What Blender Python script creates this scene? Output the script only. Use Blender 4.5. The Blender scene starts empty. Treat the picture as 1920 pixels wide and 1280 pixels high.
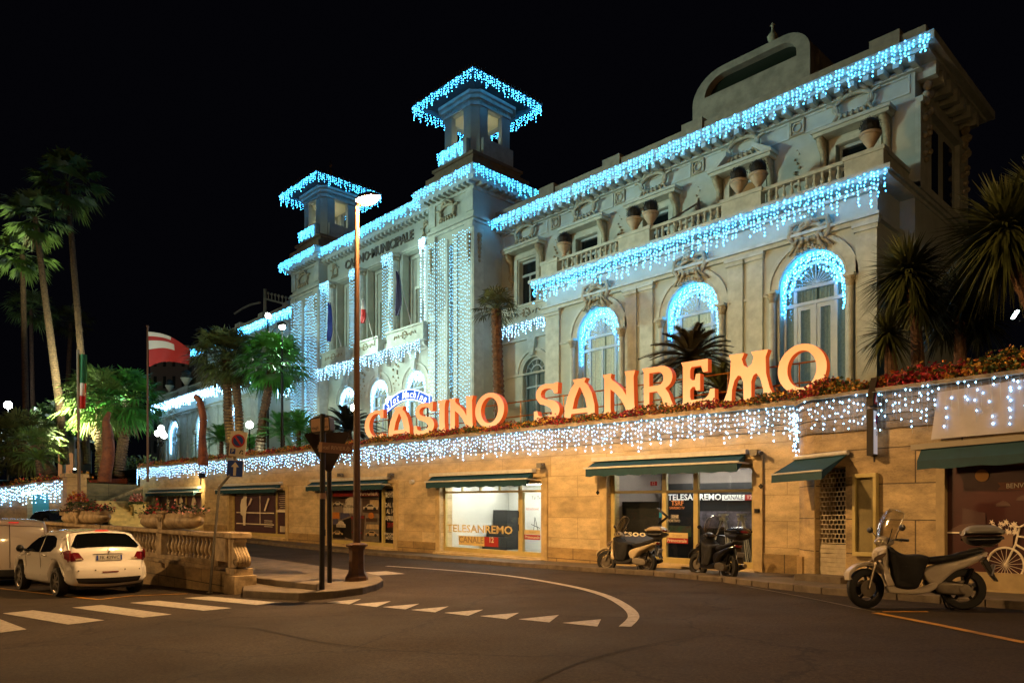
import bpy, math, random
from mathutils import Vector, Matrix
from mathutils.geometry import tessellate_polygon
PI = math.pi
R_ = math.radians
random.seed(7)
scene = bpy.context.scene
COL = scene.collection

# ---------------------------------------------------------------- camera, world, exposure
# world axes: X runs along the casino front (to the right), Y goes into the building, Z up
CZ = 1.4
FW = Vector((-0.72, 0.694, 0)).normalized()
RT = Vector((0.694, 0.72, 0)).normalized()
FPX = 1418.0
cd = bpy.data.cameras.new('camera'); cam = bpy.data.objects.new('camera', cd); COL.objects.link(cam)
cam.location = (0, 0, CZ); cam.rotation_euler = (R_(90), 0, math.asin(FW.x * -1))
cd.sensor_width = 36; cd.lens = 36 * FPX / 1920; cd.shift_y = (985 - 640) / 1920
cd.clip_start = 0.1; cd.clip_end = 3000
scene.camera = cam
w = bpy.data.worlds.new('World'); scene.world = w; w.use_nodes = True
_nt = w.node_tree; _bg = _nt.nodes['Background']
_sky = _nt.nodes.new('ShaderNodeTexSky'); _sky.sky_type = 'NISHITA'; _sky.sun_disc = False
_sky.sun_elevation = R_(-8); _sky.sun_rotation = R_(200)
_mx = _nt.nodes.new('ShaderNodeMixRGB'); _mx.inputs[0].default_value = 0.75
_mx.inputs[2].default_value = (0.010, 0.010, 0.018, 1)
_nt.links.new(_sky.outputs[0], _mx.inputs[1]); _nt.links.new(_mx.outputs[0], _bg.inputs['Color'])
_bg.inputs['Strength'].default_value = 0.15
vs = scene.view_settings; vs.view_transform = 'Standard'; vs.look = 'None'; vs.exposure = 0.0; vs.gamma = 1
cy = scene.cycles
cy.use_light_tree = True; cy.max_bounces = 5; cy.diffuse_bounces = 3; cy.glossy_bounces = 3
cy.transmission_bounces = 4; cy.transparent_max_bounces = 12; cy.sample_clamp_indirect = 3.0
cy.caustics_reflective = False; cy.caustics_refractive = False

# ---------------------------------------------------------------- measuring helpers
def ray(px, py): return FW + RT * ((px - 960) / FPX) + Vector((0, 0, 1)) * ((985 - py) / FPX)
def onY(px, py, Y):
    d = ray(px, py); t = Y / d.y
    return d.x * t, CZ + d.z * t
def onD(px, py, dist): return Vector((0, 0, CZ)) + ray(px, py) * dist
def sstep(a, b, v):
    t = max(0, min(1, (v - a) / (b - a))); return t * t * (3 - 2 * t)
def G(x, y):
    """height of the street: a gentle cross fall plus the lane that climbs to the left along the wall"""
    s = max(0, -x - 9)
    e = 0.012 * s + 0.0007 * s * s
    if x < -60: e = 0.012 * 51 + 0.0007 * 51 * 51
    return 0.0139 * x + 0.0144 * y + e * sstep(7.0, 8.8, y)
def onG(px, py, lift=0.0):
    d = ray(px, py); t = 5.0
    for _ in range(60):
        p = d * t
        z = G(p.x, p.y) + lift
        t += 0.5 * ((z - CZ) / d.z - t)
    p = d * t
    return Vector((p.x, p.y, G(p.x, p.y) + lift))
def T(x): return 0.0214 * (-x - 9.2)          # the street wall climbs to the left too

# ---------------------------------------------------------------- materials
def lin(h):
    if isinstance(h, (tuple, list)): return tuple(h[:3]) + (1,)
    h = h.lstrip('#'); v = [int(h[i:i + 2], 16) / 255 for i in (0, 2, 4)]
    return tuple(c / 12.92 if c <= .04045 else ((c + .055) / 1.055) ** 2.4 for c in v) + (1,)
MATS = {}
def mat(name, col, rough=0.6, metal=0.0, var=0.0, scale=4.0, bump=0.0, bscale=None, emis=None, es=0.0, alpha=None,
        coat=0.0, var2=None, attr=False, trans=0.0, ior=1.45):
    if name in MATS: return MATS[name]
    m = bpy.data.materials.new(name); m.use_nodes = True; nt = m.node_tree
    b = nt.nodes['Principled BSDF']; c = lin(col)
    b.inputs['Base Color'].default_value = c; b.inputs['Roughness'].default_value = rough
    b.inputs['Metallic'].default_value = metal
    if coat: b.inputs['Coat Weight'].default_value = coat; b.inputs['Coat Roughness'].default_value = 0.08
    if trans: b.inputs['Transmission Weight'].default_value = trans; b.inputs['IOR'].default_value = ior
    tc = nt.nodes.new('ShaderNodeTexCoord')
    if attr:
        at = nt.nodes.new('ShaderNodeAttribute'); at.attribute_name = 'Col'
        nt.links.new(at.outputs['Color'], b.inputs['Base Color'])
    if var > 0 and not attr:
        n = nt.nodes.new('ShaderNodeTexNoise'); n.inputs['Scale'].default_value = scale
        n.inputs['Detail'].default_value = 8; n.inputs['Roughness'].default_value = 0.62
        nt.links.new(tc.outputs['Object'], n.inputs['Vector'])
        r = nt.nodes.new('ShaderNodeValToRGB')
        c2 = lin(var2) if var2 else tuple(x * (1 - var) for x in c[:3]) + (1,)
        r.color_ramp.elements[0].position = 0.34; r.color_ramp.elements[0].color = c2
        r.color_ramp.elements[1].position = 0.64; r.color_ramp.elements[1].color = tuple(min(1, x * (1 + var * .35)) for x in c[:3]) + (1,)
        nt.links.new(n.outputs['Fac'], r.inputs['Fac']); nt.links.new(r.outputs['Color'], b.inputs['Base Color'])
    if bump > 0:
        n2 = nt.nodes.new('ShaderNodeTexNoise'); n2.inputs['Scale'].default_value = bscale or scale * 6
        n2.inputs['Detail'].default_value = 6
        nt.links.new(tc.outputs['Object'], n2.inputs['Vector'])
        bp = nt.nodes.new('ShaderNodeBump'); bp.inputs['Strength'].default_value = bump; bp.inputs['Distance'].default_value = 0.02
        nt.links.new(n2.outputs['Fac'], bp.inputs['Height']); nt.links.new(bp.outputs['Normal'], b.inputs['Normal'])
    if emis is not None:
        b.inputs['Emission Color'].default_value = lin(emis); b.inputs['Emission Strength'].default_value = es
    MATS[name] = m; return m

def glass_mat(name, tint, mixf=0.25, rough=0.03):
    """window glass: mostly clear with a mirror-like coat"""
    if name in MATS: return MATS[name]
    m = bpy.data.materials.new(name); m.use_nodes = True; nt = m.node_tree; nt.nodes.clear()
    o = nt.nodes.new('ShaderNodeOutputMaterial'); tr = nt.nodes.new('ShaderNodeBsdfTransparent'); tr.inputs[0].default_value = lin(tint)
    gl = nt.nodes.new('ShaderNodeBsdfGlossy'); gl.inputs['Roughness'].default_value = rough
    mx = nt.nodes.new('ShaderNodeMixShader'); fr = nt.nodes.new('ShaderNodeLayerWeight'); fr.inputs[0].default_value = .5
    pw = nt.nodes.new('ShaderNodeMath'); pw.operation = 'POWER'; pw.inputs[1].default_value = 4.0
    nt.links.new(fr.outputs['Facing'], pw.inputs[0])
    ad = nt.nodes.new('ShaderNodeMath'); ad.operation = 'MULTIPLY_ADD'; ad.inputs[1].default_value = .8; ad.inputs[2].default_value = mixf * .12
    nt.links.new(pw.outputs[0], ad.inputs[0]); nt.links.new(ad.outputs[0], mx.inputs[0])
    nt.links.new(tr.outputs[0], mx.inputs[1]); nt.links.new(gl.outputs[0], mx.inputs[2]); nt.links.new(mx.outputs[0], o.inputs[0])
    MATS[name] = m; return m

def stone_mat(name, c1, c2, mortar, bw, bh, var=.35, axis='XZ', msize=.012, bump=.35, stain=.5):
    """ashlar slabs: brick texture for the joints, noise for stains and travertine grain"""
    if name in MATS: return MATS[name]
    m = bpy.data.materials.new(name); m.use_nodes = True; nt = m.node_tree; L = nt.links
    b = nt.nodes['Principled BSDF']; b.inputs['Roughness'].default_value = .62
    g = nt.nodes.new('ShaderNodeNewGeometry'); sp = nt.nodes.new('ShaderNodeSeparateXYZ'); cb = nt.nodes.new('ShaderNodeCombineXYZ')
    L.new(g.outputs['Position'], sp.inputs[0])
    ad = nt.nodes.new('ShaderNodeMath'); ad.operation = 'ADD'; L.new(sp.outputs['X'], ad.inputs[0]); L.new(sp.outputs['Y'], ad.inputs[1])
    L.new(ad.outputs[0] if axis == 'XZ' else sp.outputs['X'], cb.inputs[0])
    if axis == 'XZ':
        # joints follow the slope of the wall
        ml = nt.nodes.new('ShaderNodeMath'); ml.operation = 'MULTIPLY_ADD'; ml.inputs[1].default_value = .0214
        L.new(sp.outputs['X'], ml.inputs[0]); L.new(sp.outputs['Z'], ml.inputs[2]); L.new(ml.outputs[0], cb.inputs[1])
    else: L.new(sp.outputs['Y'], cb.inputs[1])
    br = nt.nodes.new('ShaderNodeTexBrick'); br.inputs['Scale'].default_value = 1
    br.inputs['Color1'].default_value = lin(c1); br.inputs['Color2'].default_value = lin(c2); br.inputs['Mortar'].default_value = lin(mortar)
    br.inputs['Mortar Size'].default_value = msize; br.inputs['Brick Width'].default_value = bw; br.inputs['Row Height'].default_value = bh
    br.inputs['Mortar Smooth'].default_value = .3
    L.new(cb.outputs[0], br.inputs['Vector'])
    n = nt.nodes.new('ShaderNodeTexNoise'); n.inputs['Scale'].default_value = 1.3; n.inputs['Detail'].default_value = 10; n.inputs['Roughness'].default_value = .7
    mp = nt.nodes.new('ShaderNodeMapping'); mp.inputs['Scale'].default_value = (1, 1, 2.6)
    L.new(g.outputs['Position'], mp.inputs[0]); L.new(mp.outputs[0], n.inputs['Vector'])
    rp = nt.nodes.new('ShaderNodeValToRGB'); rp.color_ramp.elements[0].position = .32; rp.color_ramp.elements[1].position = .66
    rp.color_ramp.elements[0].color = (1 - stain,) * 3 + (1,); rp.color_ramp.elements[1].color = (1.12, 1.1, 1.05, 1)
    L.new(n.outputs['Fac'], rp.inputs[0])
    n3 = nt.nodes.new('ShaderNodeTexNoise'); n3.inputs['Scale'].default_value = 22; n3.inputs['Detail'].default_value = 6
    mp3 = nt.nodes.new('ShaderNodeMapping'); mp3.inputs['Scale'].default_value = (1, 1, 3)
    L.new(g.outputs['Position'], mp3.inputs[0]); L.new(mp3.outputs[0], n3.inputs['Vector'])
    r3 = nt.nodes.new('ShaderNodeValToRGB'); r3.color_ramp.elements[0].position = .3; r3.color_ramp.elements[0].color = (.68, .66, .62, 1)
    r3.color_ramp.elements[1].position = .5; r3.color_ramp.elements[1].color = (1, 1, 1, 1)
    L.new(n3.outputs['Fac'], r3.inputs[0])
    m1 = nt.nodes.new('ShaderNodeMixRGB'); m1.blend_type = 'MULTIPLY'; m1.inputs[0].default_value = 1
    L.new(br.outputs['Color'], m1.inputs[1]); L.new(rp.outputs[0], m1.inputs[2])
    m2 = nt.nodes.new('ShaderNodeMixRGB'); m2.blend_type = 'MULTIPLY'; m2.inputs[0].default_value = .8
    L.new(m1.outputs[0], m2.inputs[1]); L.new(r3.outputs[0], m2.inputs[2]); L.new(m2.outputs[0], b.inputs['Base Color'])
    bp = nt.nodes.new('ShaderNodeBump'); bp.inputs['Strength'].default_value = bump; bp.inputs['Distance'].default_value = .02
    sb = nt.nodes.new('ShaderNodeMath'); sb.operation = 'SUBTRACT'
    mm = nt.nodes.new('ShaderNodeMath'); mm.operation = 'MULTIPLY'; mm.inputs[1].default_value = .3; L.new(n3.outputs['Fac'], mm.inputs[0])
    L.new(mm.outputs[0], sb.inputs[0]); L.new(br.outputs['Fac'], sb.inputs[1]); L.new(sb.outputs[0], bp.inputs['Height'])
    L.new(bp.outputs['Normal'], b.inputs['Normal'])
    MATS[name] = m; return m

def road_mat():
    m = bpy.data.materials.new('asphalt'); m.use_nodes = True; nt = m.node_tree; L = nt.links; b = nt.nodes['Principled BSDF']
    g = nt.nodes.new('ShaderNodeNewGeometry')
    def noise(s, d=8, r=.6):
        n = nt.nodes.new('ShaderNodeTexNoise'); n.inputs['Scale'].default_value = s; n.inputs['Detail'].default_value = d; n.inputs['Roughness'].default_value = r
        L.new(g.outputs['Position'], n.inputs['Vector']); return n
    def ramp(src, a, ca, bb, cb):
        r = nt.nodes.new('ShaderNodeValToRGB'); r.color_ramp.elements[0].position = a; r.color_ramp.elements[0].color = ca
        r.color_ramp.elements[1].position = bb; r.color_ramp.elements[1].color = cb; L.new(src, r.inputs[0]); return r
    big = ramp(noise(.35, 6, .55).outputs['Fac'], .35, (.019, .0125, .0078, 1), .68, (.038, .0255, .0165, 1))
    fine = ramp(noise(26, 8, .85).outputs['Fac'], .40, (.45, .45, .45, 1), .60, (1.65, 1.65, 1.65, 1))
    mx = nt.nodes.new('ShaderNodeMixRGB'); mx.blend_type = 'MULTIPLY'; mx.inputs[0].default_value = 1
    L.new(big.outputs[0], mx.inputs[1]); L.new(fine.outputs[0], mx.inputs[2])
    # cracks: thin lines where a warped voronoi edge is near
    v = nt.nodes.new('ShaderNodeTexVoronoi'); v.feature = 'DISTANCE_TO_EDGE'; v.inputs['Scale'].default_value = .28
    wn = noise(1.1, 6, .7); ad = nt.nodes.new('ShaderNodeMixRGB'); ad.blend_type = 'ADD'; ad.inputs[0].default_value = 1.0
    L.new(g.outputs['Position'], ad.inputs[1]); L.new(wn.outputs['Color'], ad.inputs[2]); L.new(ad.outputs[0], v.inputs['Vector'])
    cr = ramp(v.outputs['Distance'], .0, (.12, .12, .12, 1), .009, (1, 1, 1, 1))
    m2 = nt.nodes.new('ShaderNodeMixRGB'); m2.blend_type = 'MULTIPLY'; m2.inputs[0].default_value = .8
    L.new(mx.outputs[0], m2.inputs[1]); L.new(cr.outputs[0], m2.inputs[2]); L.new(m2.outputs[0], b.inputs['Base Color'])
    rr = ramp(noise(.6, 5).outputs['Fac'], .3, (.8,) * 3 + (1,), .7, (.97,) * 3 + (1,)); b.inputs['Specular IOR Level'].default_value = .3; L.new(rr.outputs[0], b.inputs['Roughness'])
    bp = nt.nodes.new('ShaderNodeBump'); bp.inputs['Strength'].default_value = .5; bp.inputs['Distance'].default_value = .01
    L.new(noise(90, 3).outputs['Fac'], bp.inputs['Height']); L.new(bp.outputs['Normal'], b.inputs['Normal'])
    return m

def led_mat(name, col, es):
    m = mat(name, '#000000', .5, emis=col, es=es); return m

# ---------------------------------------------------------------- mesh builder
def wm(o):
    l = Matrix.LocRotScale(o.location, o.rotation_euler, o.scale)
    return l if o.parent is None else wm(o.parent) @ o.matrix_parent_inverse @ l
class MB:
    def __init__(s, f=None): s.v = []; s.fc = []; s.mi = []; s.f = f; s.cur = 0; s.col = []; s.c = (1, 1, 1)
    def add(s, vs, fs):
        n = len(s.v)
        if s.f: vs = [s.f(Vector(p)) for p in vs]
        s.v += [tuple(p) for p in vs]
        for q in fs:
            s.fc.append(tuple(i + n for i in q)); s.mi.append(s.cur); s.col.append(s.c)
        return s
    def box(s, x0, x1, y0, y1, z0, z1):
        if x0 > x1: x0, x1 = x1, x0
        if y0 > y1: y0, y1 = y1, y0
        if z0 > z1: z0, z1 = z1, z0
        return s.add([(x0, y0, z0), (x1, y0, z0), (x1, y1, z0), (x0, y1, z0), (x0, y0, z1), (x1, y0, z1), (x1, y1, z1), (x0, y1, z1)],
                     [(0, 3, 2, 1), (4, 5, 6, 7), (0, 1, 5, 4), (1, 2, 6, 5), (2, 3, 7, 6), (3, 0, 4, 7)])
    def obox(s, c, ax, ay, az):
        """box from centre and three half-axis vectors"""
        c, ax, ay, az = map(Vector, (c, ax, ay, az)); V = []
        for k in (-1, 1):
            for i, j in ((-1, -1), (1, -1), (1, 1), (-1, 1)): V.append(c + ax * i + ay * j + az * k)
        return s.add(V, [(0, 3, 2, 1), (4, 5, 6, 7), (0, 1, 5, 4), (1, 2, 6, 5), (2, 3, 7, 6), (3, 0, 4, 7)])
    def quad(s, *p): return s.add(p, [tuple(range(len(p)))])
    def plate(s, out, holes, y0, y1, m=None, back=True):
        """flat outline in (u, v) given thickness y0..y1; m maps (u, w, v) to space"""
        m = m or (lambda u, w, v: (u, w, v))
        loops = [out] + list(holes); flat = [p for l in loops for p in l]
        tr = tessellate_polygon([[Vector((p[0], p[1], 0)) for p in l] for l in loops])
        n = len(flat); V = [m(p[0], y0, p[1]) for p in flat] + [m(p[0], y1, p[1]) for p in flat]; Fs = []
        for t in tr:
            a, b, c = [flat[i] for i in t]
            if (b[0] - a[0]) * (c[1] - a[1]) - (b[1] - a[1]) * (c[0] - a[0]) < 0: t = (t[0], t[2], t[1])
            Fs.append((t[0], t[1], t[2]))
            if back: Fs.append((t[2] + n, t[1] + n, t[0] + n))
        k = 0
        for li, l in enumerate(loops):
            A = sum(l[i][0] * l[(i + 1) % len(l)][1] - l[(i + 1) % len(l)][0] * l[i][1] for i in range(len(l)))
            flip = (A < 0) != (li > 0)
            for i in range(len(l)):
                a, b = k + i, k + (i + 1) % len(l)
                Fs.append((a, b, b + n, a + n) if flip else (b, a, a + n, b + n))
            k += len(l)
        return s.add(V, Fs)
    def tube(s, pts, r, n=8, caps=True, closed=False):
        pts = [Vector(p) for p in pts]; N = len(pts); V = []; up = Vector((0, 0, 1)); pu = None
        for i, p in enumerate(pts):
            if closed: d = pts[(i + 1) % N] - pts[i - 1]
            else: d = pts[min(i + 1, N - 1)] - pts[max(i - 1, 0)]
            if d.length < 1e-9: d = Vector((0, 0, 1))
            d.normalize()
            if pu is None:
                u = d.cross(up) if abs(d.z) < .9 else d.cross(Vector((1, 0, 0)))
            else: u = pu - d * pu.dot(d)
            u.normalize(); pu = u; w_ = d.cross(u)
            rr = r(i / max(1, N - 1)) if callable(r) else (r[i] if isinstance(r, (list, tuple)) else r)
            for k in range(n):
                a = 2 * PI * k / n; V.append(p + (u * math.cos(a) + w_ * math.sin(a)) * rr)
        Fs = []
        for i in range(N if closed else N - 1):
            j = (i + 1) % N
            for k in range(n): Fs.append((i * n + k, i * n + (k + 1) % n, j * n + (k + 1) % n, j * n + k))
        if caps and not closed: Fs.append(tuple(range(n))[::-1]); Fs.append(tuple((N - 1) * n + k for k in range(n)))
        return s.add(V, Fs)
    def lathe(s, prof, c=(0, 0, 0), n=16, m=None, a0=0):
        V = []; Fs = []; c = Vector(c)
        for r, z in prof:
            for k in range(n):
                a = a0 + 2 * PI * k / n; p = Vector((r * math.cos(a), r * math.sin(a), z))
                V.append((m @ p if m else p) + c)
        for i in range(len(prof) - 1):
            for k in range(n): Fs.append((i * n + k, i * n + (k + 1) % n, (i + 1) * n + (k + 1) % n, (i + 1) * n + k))
        Fs.append(tuple(range(n))[::-1]); Fs.append(tuple((len(prof) - 1) * n + k for k in range(n)))
        return s.add(V, Fs)
    def ball(s, c, r, n=12, k=8, sc=(1, 1, 1)):
        P = [(max(1e-4, math.sin(PI * i / k)), -math.cos(PI * i / k)) for i in range(k + 1)]
        V = []; Fs = []
        for rr, z in P:
            for j in range(n):
                a = 2 * PI * j / n; V.append((c[0] + r * sc[0] * rr * math.cos(a), c[1] + r * sc[1] * rr * math.sin(a), c[2] + r * sc[2] * z))
        for i in range(k):
            for j in range(n): Fs.append((i * n + j, i * n + (j + 1) % n, (i + 1) * n + (j + 1) % n, (i + 1) * n + j))
        return s.add(V, Fs)
    def octa(s, c, r):
        x, y, z = c
        return s.add([(x - r, y, z), (x + r, y, z), (x, y - r, z), (x, y + r, z), (x, y, z - r * 1.3), (x, y, z + r * 1.3)],
                     [(2, 1, 5), (1, 3, 5), (3, 0, 5), (0, 2, 5), (1, 2, 4), (3, 1, 4), (0, 3, 4), (2, 0, 4)])
    def build(s, name, m, parent=None, smooth=False, label=None, cat=None, group=None, kind=None, bevel=0, world=True):
        if not s.v: return None
        me = bpy.data.meshes.new(name)
        off = Vector((0, 0, 0))
        if parent is None and kind != 'structure' and world:
            xs = [p[0] for p in s.v]; ys = [p[1] for p in s.v]; zs = [p[2] for p in s.v]
            off = Vector(((min(xs) + max(xs)) / 2, (min(ys) + max(ys)) / 2, min(zs)))
        me.from_pydata([tuple(Vector(p) - off) for p in s.v], [], s.fc)
        ms = m if isinstance(m, (list, tuple)) else [m]
        for q in ms: me.materials.append(q)
        if len(ms) > 1: me.polygons.foreach_set('material_index', s.mi)
        if any(c != (1, 1, 1) for c in s.col):
            ca = me.color_attributes.new('Col', 'FLOAT_COLOR', 'CORNER'); dd = []
            for f, c in zip(s.fc, s.col): dd += [*c, 1.0] * len(f)
            ca.data.foreach_set('color', dd)
        if smooth: me.polygons.foreach_set('use_smooth', [True] * len(me.polygons))
        me.update()
        if smooth and smooth is not True and hasattr(me, 'set_sharp_from_angle'):
            me.set_sharp_from_angle(angle=R_(smooth))
        o = bpy.data.objects.new(name, me); COL.objects.link(o); o.location = off
        if parent is not None:
            o.parent = parent; o.matrix_parent_inverse = wm(parent).inverted()
        if bevel:
            b = o.modifiers.new('bevel', 'BEVEL'); b.width = bevel; b.segments = 2; b.limit_method = 'ANGLE'; b.angle_limit = R_(40)
        tag(o, label, cat, group, kind); return o
def clusters(v, fc, gap):
    par = list(range(len(v)))
    def fd(i):
        while par[i] != i: par[i] = par[par[i]]; i = par[i]
        return i
    for f in fc:
        r = fd(f[0])
        for q in f[1:]:
            t = fd(q)
            if t != r: par[t] = r
    isl = {}
    for i in range(len(v)): isl.setdefault(fd(i), []).append(i)
    K = []
    for r, ids in isl.items():
        c = [[f_([v[i][a] for i in ids]) for a in range(3)] for f_ in (min, max)]; K.append([c[0], c[1], [r]])
    ch = True
    while ch:
        ch = False; out = []
        for k in K:
            for o in out:
                if all(k[0][a] <= o[1][a] + gap and o[0][a] <= k[1][a] + gap for a in range(3)):
                    o[0] = [min(o[0][a], k[0][a]) for a in range(3)]; o[1] = [max(o[1][a], k[1][a]) for a in range(3)]; o[2] += k[2]; ch = True; break
            else: out.append(k)
        K = out
    root = {}
    for n, k in enumerate(K):
        for r in k[2]: root[r] = n
    return [root[fd(f[0])] for f in fc], len(K)
def build_split(mb, name, m, parent, smooth=False, gap=.02, **k):
    """one part per separate piece"""
    ids, n = clusters(mb.v, mb.fc, gap); out = []
    for q in range(n):
        s = MB(); mp = {}
        for f, i, mi, c in zip(mb.fc, ids, mb.mi, mb.col):
            if i != q: continue
            for p in f:
                if p not in mp: mp[p] = len(s.v); s.v.append(mb.v[p])
            s.fc.append(tuple(mp[p] for p in f)); s.mi.append(mi); s.col.append(c)
        out.append(s.build(name, m, parent, smooth=smooth, **k))
    return out
def tag(o, label=None, cat=None, group=None, kind=None):
    if label: o['label'] = label
    if cat: o['category'] = cat
    if group: o['group'] = group
    if kind: o['kind'] = kind
    return o
def thing(name, label, cat, loc=(0, 0, 0), rz=0, group=None):
    o = bpy.data.objects.new(name, None); COL.objects.link(o); o.location = loc; o.rotation_euler = (0, 0, rz)
    o.empty_display_size = .2
    return tag(o, label, cat, group)
def kids(o): return [c for c in bpy.data.objects if c.parent == o]
def copy_tree(o, parent=None):
    c = o.copy(); COL.objects.link(c)
    if parent is not None: c.parent = parent
    for ch in kids(o): copy_tree(ch, c)
    return c
def text_geo(body, size, bold=0.0, align='CENTER', shear=0.0, ext=0.0, narrow=1.0):
    cu = bpy.data.curves.new('t', 'FONT'); cu.body = body; cu.size = size; cu.align_x = align; cu.align_y = 'CENTER'
    cu.offset = bold * min(1.0, size * 1.7); cu.shear = shear; cu.extrude = ext; cu.resolution_u = 2
    o = bpy.data.objects.new('t', cu); me = bpy.data.meshes.new_from_object(o)
    V = [v.co.copy() for v in me.vertices]; Fs = [tuple(p.vertices) for p in me.polygons]
    for v in V: v.x *= narrow
    bpy.data.objects.remove(o); bpy.data.curves.remove(cu); bpy.data.meshes.remove(me)
    return V, Fs
def add_text(mb, body, size, c, ux=(1, 0, 0), uz=(0, 0, 1), **k):
    V, Fs = text_geo(body, size, **k); c, ux, uz = Vector(c), Vector(ux), Vector(uz); n = ux.cross(uz)
    mb.add([c + ux * v.x + uz * v.y + n * v.z for v in V], Fs)
    return mb
def arc(cx, cz, rx, rz, a0, a1, n):
    return [(cx + rx * math.cos(R_(a0 + (a1 - a0) * i / n)), cz + rz * math.sin(R_(a0 + (a1 - a0) * i / n))) for i in range(n + 1)]
def arch_outline(cx, w, z0, ztop, n=16):
    r = w / 2; zs = ztop - r
    return [(cx - r, z0), (cx + r, z0)] + arc(cx, zs, r, r, 0, 180, n)
def rect(x0, x1, z0, z1): return [(x0, z0), (x1, z0), (x1, z1), (x0, z1)]
def stroke(path, wd):
    """centre line with widths -> outline polygon"""
    P = [Vector((p[0], p[1])) for p in path]; A = []; B = []
    for i, p in enumerate(P):
        d = (P[min(i + 1, len(P) - 1)] - P[max(i - 1, 0)]).normalized(); n = Vector((-d.y, d.x)); w_ = wd[i] / 2 if isinstance(wd, list) else wd / 2
        A.append(tuple(p + n * w_)); B.append(tuple(p - n * w_))
    return A + B[::-1]

# ---------------------------------------------------------------- common materials
plaster = mat('cream_plaster', '#a9b2a6', .75, var=.16, scale=1.1, bump=.12, bscale=14)
plaster_trim = mat('pale_stucco_trim', '#b2baae', .7, var=.22, scale=3.0, bump=.25, bscale=20)
ornament = mat('ochre_stucco_ornament', '#a09a80', .75, var=.35, scale=6, bump=.4, bscale=30)
roofstone = mat('roof_coping', '#8a8474', .8, var=.3, scale=2)
rooftile = mat('terracotta_tiles', '#6a4a38', .85, var=.4, scale=7)
dark = mat('dark_opening', '#0b0d0f', .4)
frame_blue = mat('painted_window_frame', '#9fb0b4', .45, var=.08, scale=5)
pane = mat('dark_window_glass', '#11181a', .06, coat=.5)
curtain = mat('glowing_cream_curtain', '#d0d0bc', .8, var=.25, scale=9, emis='#cdd2bc', es=.55)  # emission stands in for room light behind the cloth
travertine = stone_mat('travertine_slabs', '#d6c298', '#c2ab80', '#94805a', 2.3, .66, msize=.007, stain=.42)
kerbst = mat('kerb_stone', '#65594a', .75, var=.45, scale=2.5, bump=.5, bscale=25)
pavst = mat('pavement_stone', '#5c5245', .8, var=.35, scale=1.6, bump=.4, bscale=30)
marble = mat('weathered_marble', '#ab9674', .6, var=.42, scale=3.2, bump=.35, bscale=26, var2='#6a583c')
asphalt = road_mat()
paint = mat('road_paint', '#a39b90', .6, var=.3, scale=14, bump=.2, var2='#7d766c')
paint_y = mat('yellow_road_paint', '#b5862a', .6, var=.5, scale=5)
awning_green = mat('green_awning_canvas', '#083c48', .7, var=.2, scale=4, bump=.2, bscale=60)
white_metal = mat('white_painted_metal', '#c8c6bd', .4, var=.15, scale=5)
dkmetal = mat('dark_metal', '#15130f', .45, .6)
postmetal = mat('brown_painted_post', '#4b3220', .45, .3, var=.25, scale=5)
greymetal = mat('galvanised_steel', '#77736a', .45, .7, var=.2, scale=7)
cream_frame = mat('cream_shop_frame', '#b8a86a', .45, var=.12, scale=4)
led_cy = led_mat('cyan_led', (.05, .44, 1.0), 20)
led_wh = led_mat('cold_white_led', (.27, .60, 1.0), 14)
led_ct = led_mat('curtain_led', (.20, .62, 1.0), 8)
wire = mat('light_string_wire', '#9fb4bb', .6)
black = mat('black_rubber', '#0c0b0a', .7)
blackgloss = mat('black_gloss', '#0c0b0a', .2, coat=.6)
trunkm = mat('palm_trunk_bark', '#5c4430', .9, var=.6, scale=7, bump=1.0, bscale=18)
leafm = mat('palm_leaf', '#5c7434', .5, var=.5, scale=2.2)
leaf_dark = mat('dark_palm_leaf', '#4a5228', .5, var=.5, scale=2.2)
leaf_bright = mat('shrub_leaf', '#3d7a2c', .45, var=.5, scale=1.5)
flowerm = mat('flowers', '#ffffff', .7, attr=True)
# ================================================================ STRUCTURE: ground, road, pavements, terrace
def grid(xs, ys, zf, name, m, kind='structure'):
    mb = MB(); nx = len(xs)
    mb.v = [(x, y, zf(x, y)) for y in ys for x in xs]
    for j in range(len(ys) - 1):
        for i in range(nx - 1):
            mb.fc.append((j * nx + i, j * nx + i + 1, (j + 1) * nx + i + 1, (j + 1) * nx + i)); mb.mi.append(0); mb.col.append((1, 1, 1))
    return mb.build(name, m, kind=kind, smooth=True)
def fr(a, b, st):
    n = max(1, round((b - a) / st)); return [a + (b - a) * i / n for i in range(n + 1)]
gx = [-900, -400, -200, -120] + fr(-90, -60, 3) + fr(-59, 12, .5) + [20, 40, 100, 300, 900]
gy = [-900, -300, -100, -40, -20, -10] + fr(-6, 5.5, .75) + fr(6, 18.2, .25) + [19, 25, 60, 200, 900]
def Gfar(x, y):
    if y > 18.2 or x < -90 or x > 14 or y < -10: return G(max(-90, min(14, x)), max(-10, min(18.2, y))) - .05 * (y > 19)
    return G(x, y)
grid(gx, gy, Gfar, 'road', asphalt)

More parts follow.
